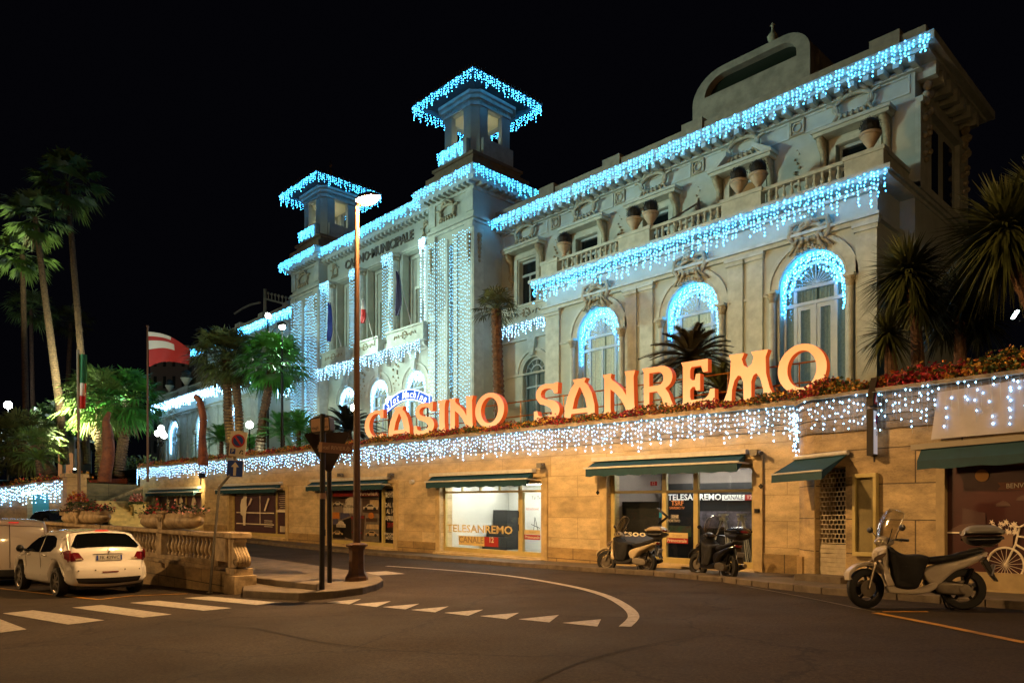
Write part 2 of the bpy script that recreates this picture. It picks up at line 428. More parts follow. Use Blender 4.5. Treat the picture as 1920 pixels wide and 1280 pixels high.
def slab(pts, h, name, m, depth=.6, kind='structure', bevel=.02, parent=None):
    """raised pavement: polygon of ground points lifted by h"""
    mb = MB(); n = len(pts)
    V = [(p[0], p[1], G(p[0], p[1]) + h) for p in pts] + [(p[0], p[1], G(p[0], p[1]) - depth) for p in pts]
    tr = tessellate_polygon([[Vector((p[0], p[1], 0)) for p in pts]])
    for t in tr:
        a, b, c = [pts[i] for i in t]
        if (b[0] - a[0]) * (c[1] - a[1]) - (b[1] - a[1]) * (c[0] - a[0]) < 0: t = (t[0], t[2], t[1])
        mb.fc.append(tuple(t)); mb.mi.append(0); mb.col.append((1, 1, 1))
    for i in range(n): mb.fc.append((i, i + n, (i + 1) % n + n, (i + 1) % n)); mb.mi.append(0); mb.col.append((1, 1, 1))
    mb.v = V
    return mb.build(name, m, kind=kind, parent=parent, bevel=bevel)
# pavement strip under the street wall, and its kerb stones
kerb_line = [(-75, 16.6), (-60, 16.5), (-40, 16.45), (-26, 16.4), (-16, 16.3), (-11.5, 16.15), (-9.2, 15.6), (-7.6, 14.7), (-6.2, 14.05), (-4, 13.5), (0, 12.6), (10, 10.4)]
def dense(pl, st=1.0):
    out = []
    for a, b in zip(pl[:-1], pl[1:]):
        n = max(1, int(math.dist(a, b) / st))
        for i in range(n): out.append((a[0] + (b[0] - a[0]) * i / n, a[1] + (b[1] - a[1]) * i / n))
    return out + [pl[-1]]
kl = dense(kerb_line, .6)
pav = MB(); N = len(kl)
for i, p in enumerate(kl):
    for dy in (.28, 6.5): pav.v.append((p[0], p[1] + dy, G(p[0], p[1]) + .118))
for i in range(N - 1): pav.fc.append((2 * i, 2 * i + 2, 2 * i + 3, 2 * i + 1)); pav.mi.append(0); pav.col.append((1, 1, 1))
pav.build('pavement', pavst, kind='structure')
kb = MB()
for i in range(N - 1):
    a, b = kl[i], kl[i + 1]; e = random.uniform(-.006, .006)
    za, zb = G(*a) + .122 + e, G(*b) + .122 + e; g = .008
    V = [(a[0] + g, a[1], za - .5), (b[0] - g, b[1], zb - .5), (b[0] - g, b[1] + .3, zb - .5), (a[0] + g, a[1] + .3, za - .5),
         (a[0] + g, a[1], za), (b[0] - g, b[1], zb), (b[0] - g, b[1] + .3, zb), (a[0] + g, a[1] + .3, za)]
    kb.add(V, [(0, 3, 2, 1), (4, 5, 6, 7), (0, 1, 5, 4), (1, 2, 6, 5), (2, 3, 7, 6), (3, 0, 4, 7)])
kb.build('pavement_kerb', kerbst, kind='structure', bevel=.015)
# traffic island
def px_poly(L, lift): return [(lambda p: (p.x, p.y))(onG(x, y, lift)) for x, y in L]
isl = px_poly([(455, 1106), (560, 1111), (625, 1107), (680, 1100), (706, 1093), (719, 1086), (712, 1079), (690, 1073), (640, 1066), (560, 1054), (455, 1040)], .15)
slab(isl, .15, 'island_pavement', kerbst, bevel=.025)
isl2 = px_poly([(462, 1080), (594, 1095), (606, 1085), (575, 1073), (520, 1062), (462, 1054)], .27)
slab(isl2, .27, 'island_step', kerbst, bevel=.02)

# painted road markings: thin sheets 5 mm over the asphalt
def sheet(mb, pts, lift=.009):
    mb.add([(p.x, p.y, G(p.x, p.y) + lift) for p in pts], [tuple(range(len(pts)))])
zb = [[(5, 1150), (62, 1144), (196, 1163), (128, 1171)], [(135, 1139), (190, 1134), (322, 1152), (268, 1158)],
      [(243, 1130), (295, 1126), (434, 1140), (382, 1145)], [(345, 1121), (392, 1118), (530, 1130), (480, 1134)], [(-70, 1163), (-10, 1157), (50, 1180), (-30, 1190)]]
for q in zb:
    m_ = MB(); sheet(m_, [onG(*p) for p in q][::-1]); m_.build('crossing_stripe', paint, kind='structure')
tri = [[(612, 1129), (677, 1123), (655, 1133)], [(662, 1133), (733, 1127), (706, 1138)], [(717, 1138), (786, 1132), (760, 1142.5)],
       [(770, 1143.5), (841, 1137), (816, 1148)], [(833, 1149), (906, 1143), (878, 1154.5)], [(900, 1155), (973, 1149), (950, 1161)],
       [(972, 1161), (1048, 1153), (1030, 1167)], [(1054, 1168), (1127, 1161), (1120, 1175)]]
for q in tri:
    m_ = MB(); sheet(m_, [onG(*p) for p in q][::-1]); m_.build('give_way_triangle', paint, kind='structure')
def line(pxs, wd, m, name):
    P = [onG(*p) for p in pxs]
    # smooth by Catmull-Rom
    Q = []
    for i in range(len(P) - 1):
        p0, p1, p2, p3 = P[max(i - 1, 0)], P[i], P[i + 1], P[min(i + 2, len(P) - 1)]
        for k in range(10):
            t = k / 10
            Q.append(.5 * ((2 * p1) + (p2 - p0) * t + (2 * p0 - 5 * p1 + 4 * p2 - p3) * t * t + (3 * p1 - p0 - 3 * p2 + p3) * t ** 3))
    Q.append(P[-1]); mb = MB(); L = []; R = []
    for i, p in enumerate(Q):
        d = (Q[min(i + 1, len(Q) - 1)] - Q[max(i - 1, 0)]); d.z = 0; d.normalize(); n = Vector((-d.y, d.x, 0)) * wd / 2
        for s_, A in ((1, L), (-1, R)):
            c = p + n * s_; A.append((c.x, c.y, G(c.x, c.y) + .010))
    n = len(Q); mb.add(L + R, [(i, i + n, i + n + 1, i + 1) for i in range(n - 1)]); mb.build(name, m, kind='structure')
line([(725, 1061), (830, 1068), (950, 1079), (1060, 1097), (1130, 1115), (1170, 1135), (1188, 1155), (1172, 1175)], .17, paint, 'lane_line')
line([(700, 1072), (735, 1077)], .8, paint, 'lane_line')
line([(1640, 1149), (1740, 1168), (1925, 1206)], .12, paint_y, 'parking_line')
line([(1655, 1147), (1740, 1147)], .10, paint_y, 'parking_line')
seal = mat('bitumen_seal', '#030303', 1.0)
line([(300, 1160), (400, 1172), (480, 1178), (600, 1204), (760, 1222)], .022, seal, 'road_crack')
line([(1000, 1280), (1120, 1232), (1300, 1196), (1500, 1190)], .02, seal, 'road_crack')
line([(1382, 1096), (1500, 1118), (1640, 1147)], .05, mat('worn_line_paint', '#5e5850', .7, var=.5, scale=9), 'worn_line')
line([(0, 1103), (120, 1117), (185, 1124)], .10, paint_y, 'parking_line')
line([(185, 1124), (250, 1117), (352, 1113)], .10, paint_y, 'parking_line')
# manhole-like patch of newer asphalt at the back of the lane
# terrace behind the street wall
mb = MB()
mb.add([(x, y, 4.42 + T(x) * (1 if y < 24 else .6)) for y in (18.3, 24, 70) for x in (-140, -56.4, -30, -8, 30)],
       [(j * 5 + i, j * 5 + i + 1, (j + 1) * 5 + i + 1, (j + 1) * 5 + i) for j in range(2) for i in range(4)])
mb.add([(30, 14.5, 4.0), (-6.5, 15.9, 4.1), (-8, 18.3, 4.40), (30, 18.3, 3.9)], [(0, 3, 2, 1)])
mb.build('terrace_ground', mat('garden_soil', '#2b2a1c', .9, var=.5, scale=2), kind='structure')
# dark wooded hillside far behind on the left
mb = MB(); random.seed(3)
prev = None
for i in range(41):
    x = -420 + i * 16; h = 26 + 12 * math.sin(i * .5) + 6 * math.sin(i * 1.3)
    mb.v += [(x, 150, -5), (x, 190, h), (x, 260, h * .6)]
for i in range(40):
    for k in range(2): mb.fc.append((i * 3 + k, i * 3 + 3 + k, i * 3 + 4 + k, i * 3 + 1 + k)); mb.mi.append(0); mb.col.append((1, 1, 1))
mb.build('hillside', mat('night_hillside', '#1c2216', .95, var=.4, scale=.1), kind='structure', smooth=True)

# ================================================================ STREET WALL with its row of shops
WX0, WX1 = -56.2, -8.15
shear = lambda p: Vector((p.x, p.y, p.z + T(p.x)))
sw = thing('street_wall', 'long travertine retaining wall with a row of shops under the illuminated letters', 'building', (-30, 18, G(-30, 18)))
def wx(px, y=950, Y=18.0): return onY(px, y, Y)[0]
def gz(x): return G(x, 16.6) + .118 - T(x)
# openings: (x0, x1, top z0)
OP = {'s0': (wx(292), wx(380), 2.50), 's1': (wx(432), wx(537), 2.62), 's2': (wx(612), wx(740), 2.66),
      's3': (wx(827), wx(1017), 2.70), 's4': (wx(1140), wx(1414), 2.98)}
mbw = MB(shear)
mbw.plate(rect(WX0, WX1, -3, 3.78), [rect(a, b, gz((a + b) / 2) + .10, t) for a, b, t in OP.values()], 18.0, 18.55)
mbw.box(WX0, WX0 + .5, 18.55, 24, -3, 3.78)
mbw.build('wall', travertine, sw)
# frieze of horizontal grooves and the coping under the flowers
mb = MB(shear)
for i, z in enumerate((3.78, 3.93, 4.08, 4.23)):
    mb.box(WX0 - .02, WX1, 17.955 - .012 * (i % 2), 18.5, z, z + .135)
mb.box(WX0 - .1, WX1, 17.86, 18.6, 4.36, 4.50)
mb.build('coping', mat('coping_stone', '#a89678', .7, var=.4, scale=2.0, bump=.4, bscale=22, var2='#6e604a'), sw)
# plinth and joints
mb = MB(shear)
edges = [WX0] + [v for a, b, t in OP.values() for v in (a - .28, b + .28)] + [WX1]
for a, b in zip(edges[::2], edges[1::2]):
    if b > a:
        z = max(gz(a), gz(b))
        mb.box(a, b, 17.95, 18.0, -3, z + .42)
mb.build('plinth', stone_mat('plinth_slabs', '#b09566', '#a08658', '#4a3b26', 1.4, .8), sw)
# slim stone jambs beside each opening
mb = MB(shear)
for a, b, t in OP.values():
    for x0, x1 in ((a - .26, a - .003), (b + .003, b + .26)): mb.box(x0, x1, 17.93, 18.2, -2, t + .12)
    mb.box(a - .26, b + .26, 17.9, 18.3, t + .123, t + .24)
    mb.box(a - .15, b + .15, 17.72, 18.3, gz((a + b) / 2) - .1, gz((a + b) / 2) + .06)
mb.build('door_surround', mat('pale_jamb_stone', '#bfa878', .65, var=.3, scale=3, bump=.3), sw)

def awning(x0, x1, z, out=.55, drop=.34, parent=sw, f=shear, Y=18.0, closed=True):
    mb = MB(f); n = max(8, int((x1 - x0) / .18)); y1 = Y - out
    mb.box(x0, x1, Y - .22, Y - .02, z + .045, z + .17)
    o = mb.build('awning_cassette', white_metal, parent)
    mb = MB(f)
    V = []
    for i in range(n + 1):
        x = x0 + .06 + (x1 - x0 - .12) * i / n
        V += [(x, Y - .12, z + .04), (x, y1, z - drop * .42), (x, y1 - .005, z - drop - .02 * math.sin(i * 1.9))]
    mb.add(V, [(i * 3 + k, i * 3 + 3 + k, i * 3 + 4 + k, i * 3 + 1 + k) for i in range(n) for k in range(2)])
    mb.add([(x0 + .06, Y - .12, z + .04), (x0 + .06, y1, z - drop * .42), (x0 + .06, y1, z - drop), (x0 + .06, Y - .12, z - .1)], [(0, 1, 2, 3)])
    mb.add([(x1 - .06, Y - .12, z + .04), (x1 - .06, y1, z - drop * .42), (x1 - .06, y1, z - drop), (x1 - .06, Y - .12, z - .1)], [(0, 3, 2, 1)])
    c = mb.build('awning_canvas', awning_green, parent)
    mb = MB(f)
    for x in (x0 + .02, x1 - .02): mb.box(x - .02, x + .02, y1 - .02, Y - .02, z - drop * .42 - .03, z - drop * .42 + .01)
    mb.box(x0, x1, y1 - .035, y1 + .01, z - drop * .42 - .02, z - drop * .42 + .03)
    mb.build('awning_bar', white_metal, parent)
awning(wx(285), wx(378), 2.80, .45, .38); awning(wx(417), wx(531), 2.86, .45, .38); awning(wx(588), wx(733), 2.90, .45, .38)
awning(wx(813), wx(1006), 2.93, .42, .40); awning(wx(1117), wx(1406), 3.18, .55, .42)

# shop fronts -------------------------------------------------------------
YF = 18.19
def front(name, x0, x1, zt, verts, trans, parent=sw, fm=cream_frame, fw_=.07, zb=None, YF=YF):
    """shop window frame with posts at verts and rails at trans (z0)"""
    zb = gz((x0 + x1) / 2) + .10 if zb is None else zb
    mb = MB(shear)
    xs = [x0 + fw_ / 2] + list(verts) + [x1 - fw_ / 2]
    for x in xs: mb.box(x - fw_ / 2, x + fw_ / 2, YF - .05, YF + .05, zb + .16, zt - .0851)
    mb.box(x0, x1, YF - .052, YF + .052, zb + .002, zb + .16); mb.box(x0, x1, YF - .052, YF + .052, zt - .085, zt - .002)
    for z in trans:
        for a, b in zip(xs[:-1], xs[1:]): mb.box(a + fw_ / 2, b - fw_ / 2, YF - .048, YF + .048, z - .035, z + .035)
    o = mb.build(name, fm, parent); return o, xs, zb
shopglass = glass_mat('shop_glass', (.92, .94, .93), .35)
def pane_at(parent, x0, x1, z0, z1, Y=YF, m=None):
    mb = MB(shear); mb.box(x0, x1, Y - .006, Y + .006, z0, z1); return mb.build('pane', m or shopglass, parent)
purple = mat('printed_window_film', '#4a3038', .35, var=.25, scale=2)
silh = mat('white_silhouette_print', '#e0d4bc', .5)
def flat(mb, out, Y, f=None): mb.plate(out, [], Y, Y + .004, back=False); return mb
# s0: window film with three white figures
a, b, t = OP['s0']; o, xs, zb_ = front('shop_front', a, b, t, [a + (b - a) * .42, a + (b - a) * .62], [gz(a) + .9])
o['label'] = 'shop window with dark film and three white figures'
pane_at(o, a + .05, b - .05, zb_ + .1, t - .05, YF + .02, purple)
mb = MB(shear); W = b - a
def person_sil(cx, z0, h, guitar=False):
    return [(cx - .18 * h, z0), (cx + .18 * h, z0), (cx + .2 * h, z0 + .38 * h), (cx + .3 * h, z0 + .5 * h), (cx + .12 * h, z0 + .66 * h), (cx + .07 * h, z0 + .72 * h)] + \
        arc(cx, z0 + .84 * h, .09 * h, .12 * h, -60, 240, 12) + [(cx - .07 * h, z0 + .72 * h), (cx - .2 * h, z0 + .64 * h), (cx - .26 * h, z0 + .4 * h)]
flat(mb, person_sil(a + W * .22, gz(a) + .9, 1.15), YF - .04); flat(mb, person_sil(a + W * .52, gz(a) + .95, 1.2), YF - .055); flat(mb, person_sil(a + W * .78, gz(a) + .8, 1.35), YF - .04)
mb.build('figure_print', silh, o)
# s1
a, b, t = OP['s1']; W = b - a; vx = wx(513)
o, xs, zb_ = front('shop_front', a, b, t, [vx], [], fw_=.1)
o['label'] = 'shop window with dark film and one large white figure reading'
pane_at(o, a + .05, b - .05, zb_ + .1, t - .05, YF + .02, purple)
mb = MB(shear); x1 = wx(438); x2 = wx(482); x3 = wx(508)
for z in (gz(a) + .62, gz(a) + 1.22, gz(a) + 2.18): mb.box(x1, x3, YF - .03, YF - .02, z, z + .05)
for x in (x2,): mb.box(x - .03, x + .03, YF - .031, YF - .021, gz(a) + .65, gz(a) + 2.2)
px_ = lambda u: a + W * u
g0 = gz(a) + .55
fig = [(px_(.20), g0), (px_(.24), g0), (px_(.255), g0 + .75), (px_(.28), g0 + 1.0), (px_(.345), g0 + 1.5), (px_(.37), g0 + 1.44), (px_(.33), g0 + 1.15), (px_(.27), g0 + 1.02),
       (px_(.262), g0 + 1.4), (px_(.275), g0 + 1.55), (px_(.25), g0 + 1.82), (px_(.215), g0 + 1.8), (px_(.2), g0 + 1.5), (px_(.165), g0 + 1.4), (px_(.145), g0 + 1.1), (px_(.15), g0 + .62), (px_(.19), g0 + .5)]
flat(mb, fig, YF - .045)
flat(mb, [(px_(.58), g0 + .82), (px_(.6), g0 + .78), (px_(.68), g0 + 1.45), (px_(.65), g0 + 1.5)], YF - .045)
for i in range(4): mb.box(px_(.58), px_(.72), YF - .031, YF - .021, g0 + .28 - i * .1, g0 + .31 - i * .1)
for i in range(11): mb.box(px_(.83 + .01 * (i % 3)), px_(.965 - .008 * (i % 2)), YF - .031, YF - .021, gz(a) + 2.35 - i * .1, gz(a) + 2.37 - i * .1)
for i in range(6): mb.box(px_(.85 + i * .02), px_(.86 + i * .02), YF - .031, YF - .021, gz(a) + .3, gz(a) + .6)
mb.box(vx + .05, b - .08, YF - .06, YF - .05, gz(a) + 1.3, gz(a) + 1.42)
mb.build('figure_print', silh, o)
# s2: rally posters
a, b, t = OP['s2']; W = b - a; vx = wx(712)
o, xs, zb_ = front('shop_front', a, b, t, [vx], [], fw_=.14)
o['label'] = 'shop window covered with rally car posters'
g0 = zb_ + .18; H = t - .1 - g0; x1 = wx(618); x2 = wx(704); x3 = wx(719); x4 = wx(737)
X = lambda u: x1 + (x2 - x1) * u
Z = lambda v: g0 + H * v
pc = {n: mat('poster_' + n, c, .35, var=.3, scale=6) for n, c in (('ground', '#7a6e62'), ('red', '#7c2018'), ('black', '#17130f'), ('sky', '#4a4a66'), ('cream', '#b59d74'),
      ('white', '#c2b8a4'), ('orange', '#b4702a'), ('brown', '#4a382a'), ('grey', '#6b645a'))}
pane_at(o, x1, x2, g0, Z(1), YF - .004, pc['ground'])
def pp(nm, out, k=0):
    mb = MB(shear); flat(mb, [(X(u), Z(v)) for u, v in out], YF - .02 - k * .006); return mb.build('poster_print', pc[nm], o)
pp('red', [(0, .86), (1, .86), (1, 1), (0, 1)]); pp('black', [(0, .82), (1, .84), (1, .87), (0, .87)], 1)
pp('brown', [(0, .66), (.28, .7), (.28, .85), (0, .82)], 1); pp('brown', [(.66, .56), (1, .54), (1, .82), (.66, .86)], 1); pp('cream', [(.82, .66), (1, .66), (1, .8), (.82, .8)], 2)
pp('sky', [(.18, .4), (.4, .48), (.36, .55), (.18, .55)], 2); pp('sky', [(0, .3), (.12, .3), (.12, .42), (0, .42)], 2); pp('black', [(.2, .08), (.42, .02), (.42, .46), (.2, .38)], 1)
pp('black', [(0, .02), (.28, .02), (.2, .3), (0, .32)], 1); pp('brown', [(.42, .02), (.68, .02), (.72, .5), (.42, .5)], 1); pp('red', [(.42, .42), (.7, .44), (.7, .49), (.42, .47)], 3)
pp('grey', [(.7, .03), (1, .0), (1, .46), (.76, .46)], 1); pp('cream', [(.74, .24), (1, .24), (1, .33), (.76, .33)], 2); pp('orange', [(0, .42), (.16, .42), (.16, .55), (0, .55)], 3)
pp('white', arc(.43, .74, .14, .12, 0, 180, 10) + [(.25, .74), (.25, .54), (.6, .54), (.6, .74)], 3)
pp('white', [(.09, .25), (.3, .25), (.3, .31), (.26, .33)] + arc(.195, .33, .07, .05, 0, 180, 8) + [(.12, .33), (.09, .31)], 3)
pp('orange', arc(.85, .5, .06, .06, 0, 360, 14)[:-1], 4); pp('brown', [(.74, .38), (.97, .38), (.97, .45), (.74, .45)], 3)
def minicar(u, v, s, body, flip=1):
    pp(body, [(u + flip * s * p, v + s * .9 * q) for p, q in ((-.5, .0), (.5, 0), (.52, .16), (.3, .2), (.16, .36), (-.16, .37), (-.34, .2), (-.5, .16))][::flip], 5)
    pp('black', [(u + flip * s * p, v + s * .9 * q) for p, q in ((-.26, .2), (.22, .2), (.12, .32), (-.13, .33))][::flip], 6)
    for k in (-.3, .3): pp('black', arc(u + k * s, v + .02 * s, .1 * s, .12 * s, 0, 360, 10)[:-1], 7)
minicar(.84, .62, .3, 'white'); minicar(.13, .7, .22, 'white'); minicar(.12, .1, .24, 'cream'); minicar(.55, .14, .22, 'red'); minicar(.87, .12, .26, 'cream')
def wtext(body, x, z, size, m, parent, Y=YF - .09, f=shear, **k):
    mb = MB(f); add_text(mb, body, size, (x, Y, z), **k); return mb.build('lettering', m, parent)
ink = mat('dark_print', '#1c1712', .5); pwhite = mat('white_print', '#d8cfba', .5); pred = mat('red_print', '#a02018', .5)
wtext('MOTORI.it', X(.80), Z(.935), .36, pwhite, o, bold=.01, narrow=.9); wtext('RALLYE SANREMO', X(.43), Z(.67), .17, ink, o, bold=.008)
wtext('66°', X(.31), Z(.73), .18, ink, o, bold=.01); wtext('35° RALLYE SANREMO', X(.2), Z(.28), .08, ink, o)
pane_at(o, x3, x4, g0, Z(1), YF - .004, pc['black'])
xm = (x3 + x4) / 2
for tx, z, s_, m_ in (('PRIMOCANALE', .93, .15, pwhite), ('MOTORI', .87, .2, pwhite), ('DAL 12', .70, .27, pwhite), ('AL 14', .58, .27, pwhite), ('APRILE', .45, .29, pwhite), ('2019', .33, .27, pred), ('PRIMOCANALE', .16, .15, pwhite), ('MOTORI', .09, .2, pwhite)):
    wtext(tx, xm, Z(z), s_, m_, o, bold=.008, narrow=.86)
# s3: bright studio
def room(x0, x1, zt, depth, wallm, floorm, panel=None, es=4):
    zb = gz((x0 + x1) / 2) + .12
    mb = MB(shear)
    mb.quad((x0, 18.56 + depth, zb), (x1, 18.56 + depth, zb), (x1, 18.56 + depth, zt + .15), (x0, 18.56 + depth, zt + .15))
    mb.quad((x0 - .01, 18.56, zb), (x0 - .01, 18.56 + depth, zb), (x0 - .01, 18.56 + depth, zt + .15), (x0 - .01, 18.56, zt + .15))
    mb.quad((x1 + .01, 18.56 + depth, zb), (x1 + .01, 18.56, zb), (x1 + .01, 18.56, zt + .15), (x1 + .01, 18.56 + depth, zt + .15))
    mb.quad((x0, 18.4, zt + .1), (x0, 18.56 + depth, zt + .1), (x1, 18.56 + depth, zt + .1), (x1, 18.4, zt + .1))
    r = mb.build('shop_room', wallm, sw)
    mb = MB(shear); mb.quad((x0, 18.35, zb), (x1, 18.35, zb), (x1, 18.6 + depth, zb), (x0, 18.6 + depth, zb)); mb.build('floor', floorm, r)
    mb = MB(shear)
    for px0, px1, y0, y1 in panel: mb.box(x0 + (x1 - x0) * px0, x0 + (x1 - x0) * px1, y0, y1, zt + .03, zt + .07)
    mb.build('ceiling_lamp', mat('ceiling_lamp_%g' % es, '#ffffff', .5, emis=(1, .95, .84), es=es), r)
    return r, zb
a, b, t = OP['s3']; vx = wx(968)
r3, zb3 = room(a, b, t, 3.0, mat('white_interior', '#cfd0c8', .6, var=.06, scale=1), mat('pale_floor', '#8f8c82', .3), [(.05, .45, 18.9, 19.15), (.5, .9, 18.9, 19.15), (.05, .9, 20.4, 20.6)], 36)
o, xs, zb_ = front('shop_front', a, b, t, [vx], [2.38], fw_=.09); o['label'] = 'brightly lit shop window with the studio name in cream letters'
mb = MB(shear); mb.box(vx + .05, vx + .16, YF - .06, YF + .06, zb_ + .1, 2.34)
for k in (.25, .5, .75): xx = a + (vx - a) * k; mb.box(xx - .025, xx + .025, YF - .04, YF + .04, 2.42, t - .08)
mb.build('mullion', cream_frame, o)
pane_at(o, a + .05, vx - .04, zb_ + .15, t - .08); pane_at(o, vx + .16, b - .06, zb_ + .15, t - .08)
mb = MB(shear)
for z in (1.15, 1.6): mb.tube([(vx + .02, YF - .1, z - .12), (vx + .02, YF - .1, z + .1)], .015, 6)
mb.build('handle', dkmetal, o)
cream_l = mat('cream_lettering', '#d6bd7c', .5); grey_l = mat('beige_lettering', '#9c8560', .5)
def px_text(px, py, px_h, body, m, parent, Y=YF - .02, f=shear, pw=None, **k):
    """text centred where the photo has it, on the plane Y; px_h = cap height in px"""
    x, z = onY(px, py, Y); d = (x * FW.x + Y * FW.y); s_ = px_h / FPX * d / .70
    V, Fs = text_geo(body, s_, **k)
    if pw:
        wv = max(v.x for v in V) - min(v.x for v in V); x0, _ = onY(px - pw / 2, py, Y); x1, _ = onY(px + pw / 2, py, Y); q = (x1 - x0) / wv
        for v in V: v.x *= q
    mb = MB(f); z0 = z - (T(x) if f is shear else 0); mb.add([(x + v.x, Y, z0 + v.y) for v in V], Fs); return mb.build('lettering', m, parent)
px_text(897, 992, 14, 'TELESANREMO', cream_l, o, pw=122, bold=.012)
px_text(883, 1012, 11.5, 'CANALE', grey_l, o, Y=YF - .025, pw=46, bold=.01)
x0, z0 = onY(860, 1012, YF - .02); x1, z1 = onY(908, 1012, YF - .02); x2, _ = onY(934, 1012, YF - .02)
mb = MB(shear); mb.box(x0, x1, YF - .018, YF - .014, z0 - T(x0) - .17, z0 - T(x0) + .17); mb.build('sticker', cream_l, o)
mb = MB(shear); mb.box(x1, x2, YF - .018, YF - .014, z0 - T(x0) - .17, z0 - T(x0) + .17); mb.build('sticker', pred, o)
px_text(921, 1012, 10, '12', pwhite, o, Y=YF - .025, bold=.015)
def px_rect(px0, px1, py0, py1, Y, m, parent, name='sticker', f=shear, th=.004):
    x0, za = onY(px0, (py0 + py1) / 2, Y); x1, _ = onY(px1, (py0 + py1) / 2, Y); pm = (px0 + px1) / 2
    xm, zt_ = onY(pm, py0, Y); _, zb2 = onY(pm, py1, Y)
    k = T(xm) if f is shear else 0
    mb = MB(f); mb.box(x0, x1, Y - th, Y, zb2 - k, zt_ - k); return mb.build(name, m, parent)
pcream = mat('cream_sticker', '#c8b27a', .5)
px_rect(983, 1013, 993, 1001, YF - .016, pcream, o); px_rect(983, 1013, 1002, 1011, YF - .016, pred, o)
px_text(998, 1006.5, 5, 'Primocanale', pwhite, o, Y=YF - .025, pw=27, bold=.01); px_text(998, 997, 4, 'Gruppo', grey_l, o, Y=YF - .025)
px_text(998, 954, 4, 'REDAZIONE', mat('orange_print', '#c0571c', .5), o, Y=YF - .025, pw=24); px_text(1005, 933, 6, 'Tsr Tv', ink, o, Y=YF - .025)
# interior furniture of the studio
mb = MB(shear)
X3 = lambda px: onY(px, 980, 20.3)[0]
mb.box(a + .1, a + .9, 20.6, 21.4, zb3, 1.75); mb.box(X3(860), X3(885), 20.9, 21.0, zb3 + .3, 2.1)
mb.build('dark_cabinet', mat('dark_furniture', '#1a1b1d', .4), r3)
mb = MB(shear); mb.box(X3(912), X3(955), 19.8, 20.4, zb3 + .42, zb3 + .5); mb.box(X3(912), X3(955), 20.3, 20.38, zb3 + .5, zb3 + .95); mb.box(X3(918), X3(950), 19.9, 20.3, zb3, zb3 + .42)
mb.build('chair', mat('black_leather', '#141312', .4), r3)
mb = MB(shear); mb.box(X3(868), X3(874), 20.0, 20.06, zb3, 1.9); mb.box(X3(862), X3(880), 19.95, 20.02, 1.45, 1.95); mb.box(X3(858), X3(884), 19.9, 20.2, zb3, zb3 + .05)
mb.build('screen_stand', mat('black_plastic', '#101113', .3), r3)
mb = MB(shear); mb.box(X3(838), X3(856), 21.2, 21.5, 1.55, 2.3); mb.build('wall_cabinet', mat('white_cupboard', '#b9b9b2', .4), r3)
mb = MB(shear); mb.tube([(onY(1000, 985, 19)[0], 19, .9), (onY(1003, 960, 19)[0], 19, 1.5), (onY(1010, 985, 19)[0], 19, .95)], .012, 5); mb.tube([(onY(996, 965, 19)[0], 19, 1.25), (onY(1012, 980, 19)[0], 19, 1.12)], .012, 5)
mb.build('wire_ornament', dkmetal, r3)
# s4: studio with black backdrop and tripods
a, b, t = OP['s4']
r4, zb4 = room(a, b, t, 2.2, mat('grey_interior', '#8a7f78', .6, var=.1, scale=1), mat('dark_floor', '#3c3833', .35), [(.1, .16, 18.9, 18.96), (.55, .6, 19.0, 19.06), (.8, .86, 19.0, 19.06), (.2, .8, 19.7, 19.8)], 60)
v1, v2 = wx(1240), wx(1299)
o, xs, zb_ = front('shop_front', a, b, t, [v1, v2], [2.30], fw_=.14); o['label'] = 'wide shop window with camera tripods behind the glass'
for q0, q1 in ((a, v1), (v1, v2), (v2, b)): pane_at(o, q0 + .07, q1 - .07, zb_ + .15, t - .08)
YB = 20.2
px_rect(1154, 1236, 940, 1002, 18.72, mat('black_backdrop', '#0e0e10', .6), r4, 'backdrop'); px_rect(1247, 1420, 905, 1060, YB + .05, MATS['black_backdrop'], r4, 'backdrop')
blur = mat('backdrop_print', '#6d6672', .6, var=.7, scale=3, var2='#1b1a1e')
px_rect(1300, 1415, 958, 990, YB, blur, r4, 'backdrop_print'); px_rect(1250, 1296, 985, 1005, YB - .01, mat('backdrop_print_green', '#3c5a34', .6, var=.7, scale=4, var2='#6a3420'), r4, 'backdrop_print')
lit = mat('lit_white_lettering', '#e6e6e0', .5, emis=(1, 1, .97), es=.25)  # emission stands in for studio light falling on the print
px_text(1301, 932, 11, 'TELESANREMO', lit, r4, Y=YB - .02, pw=100, bold=.014)
px_rect(1354, 1396, 927, 937.5, YB - .015, lit, r4, 'backdrop_print'); px_rect(1397, 1413, 927, 937.5, YB - .015, pred, r4, 'backdrop_print')
px_text(1375, 932, 8, 'CANALE', mat('grey_print', '#6a6a6a', .5), r4, Y=YB - .03, pw=36, bold=.01); px_text(1405, 932, 7.5, '12', pwhite, r4, Y=YB - .03, bold=.01)
px_rect(1186, 1216, 902, 910, YB - .015, MATS['grey_interior'], r4, 'backdrop_print'); px_text(1202, 906, 6, 'CANALE', pred, r4, Y=YB - .03, pw=28, bold=.01); px_rect(1218, 1232, 902, 910, YB - .015, pred, r4, 'backdrop_print'); px_text(1225, 906, 6, '12', pwhite, r4, Y=YB - .03)
px_text(1270, 943, 9, 'TSRF', mat('orange_lettering', '#c88a58', .5), o, Y=YF - .02, bold=.01); px_text(1269, 952, 4.5, 'SANREMO TV', MATS['orange_lettering'], o, Y=YF - .02, pw=28, bold=.01)
px_rect(1249, 1290, 998, 1008, YF - .016, pcream, o); px_rect(1249, 1290, 1008.5, 1018, YF - .016, pred, o)
px_text(1269, 1013, 6, 'Primocanale', pwhite, o, Y=YF - .025, pw=36, bold=.01); px_text(1269, 1003, 5, 'Gruppo', grey_l, o, Y=YF - .025)
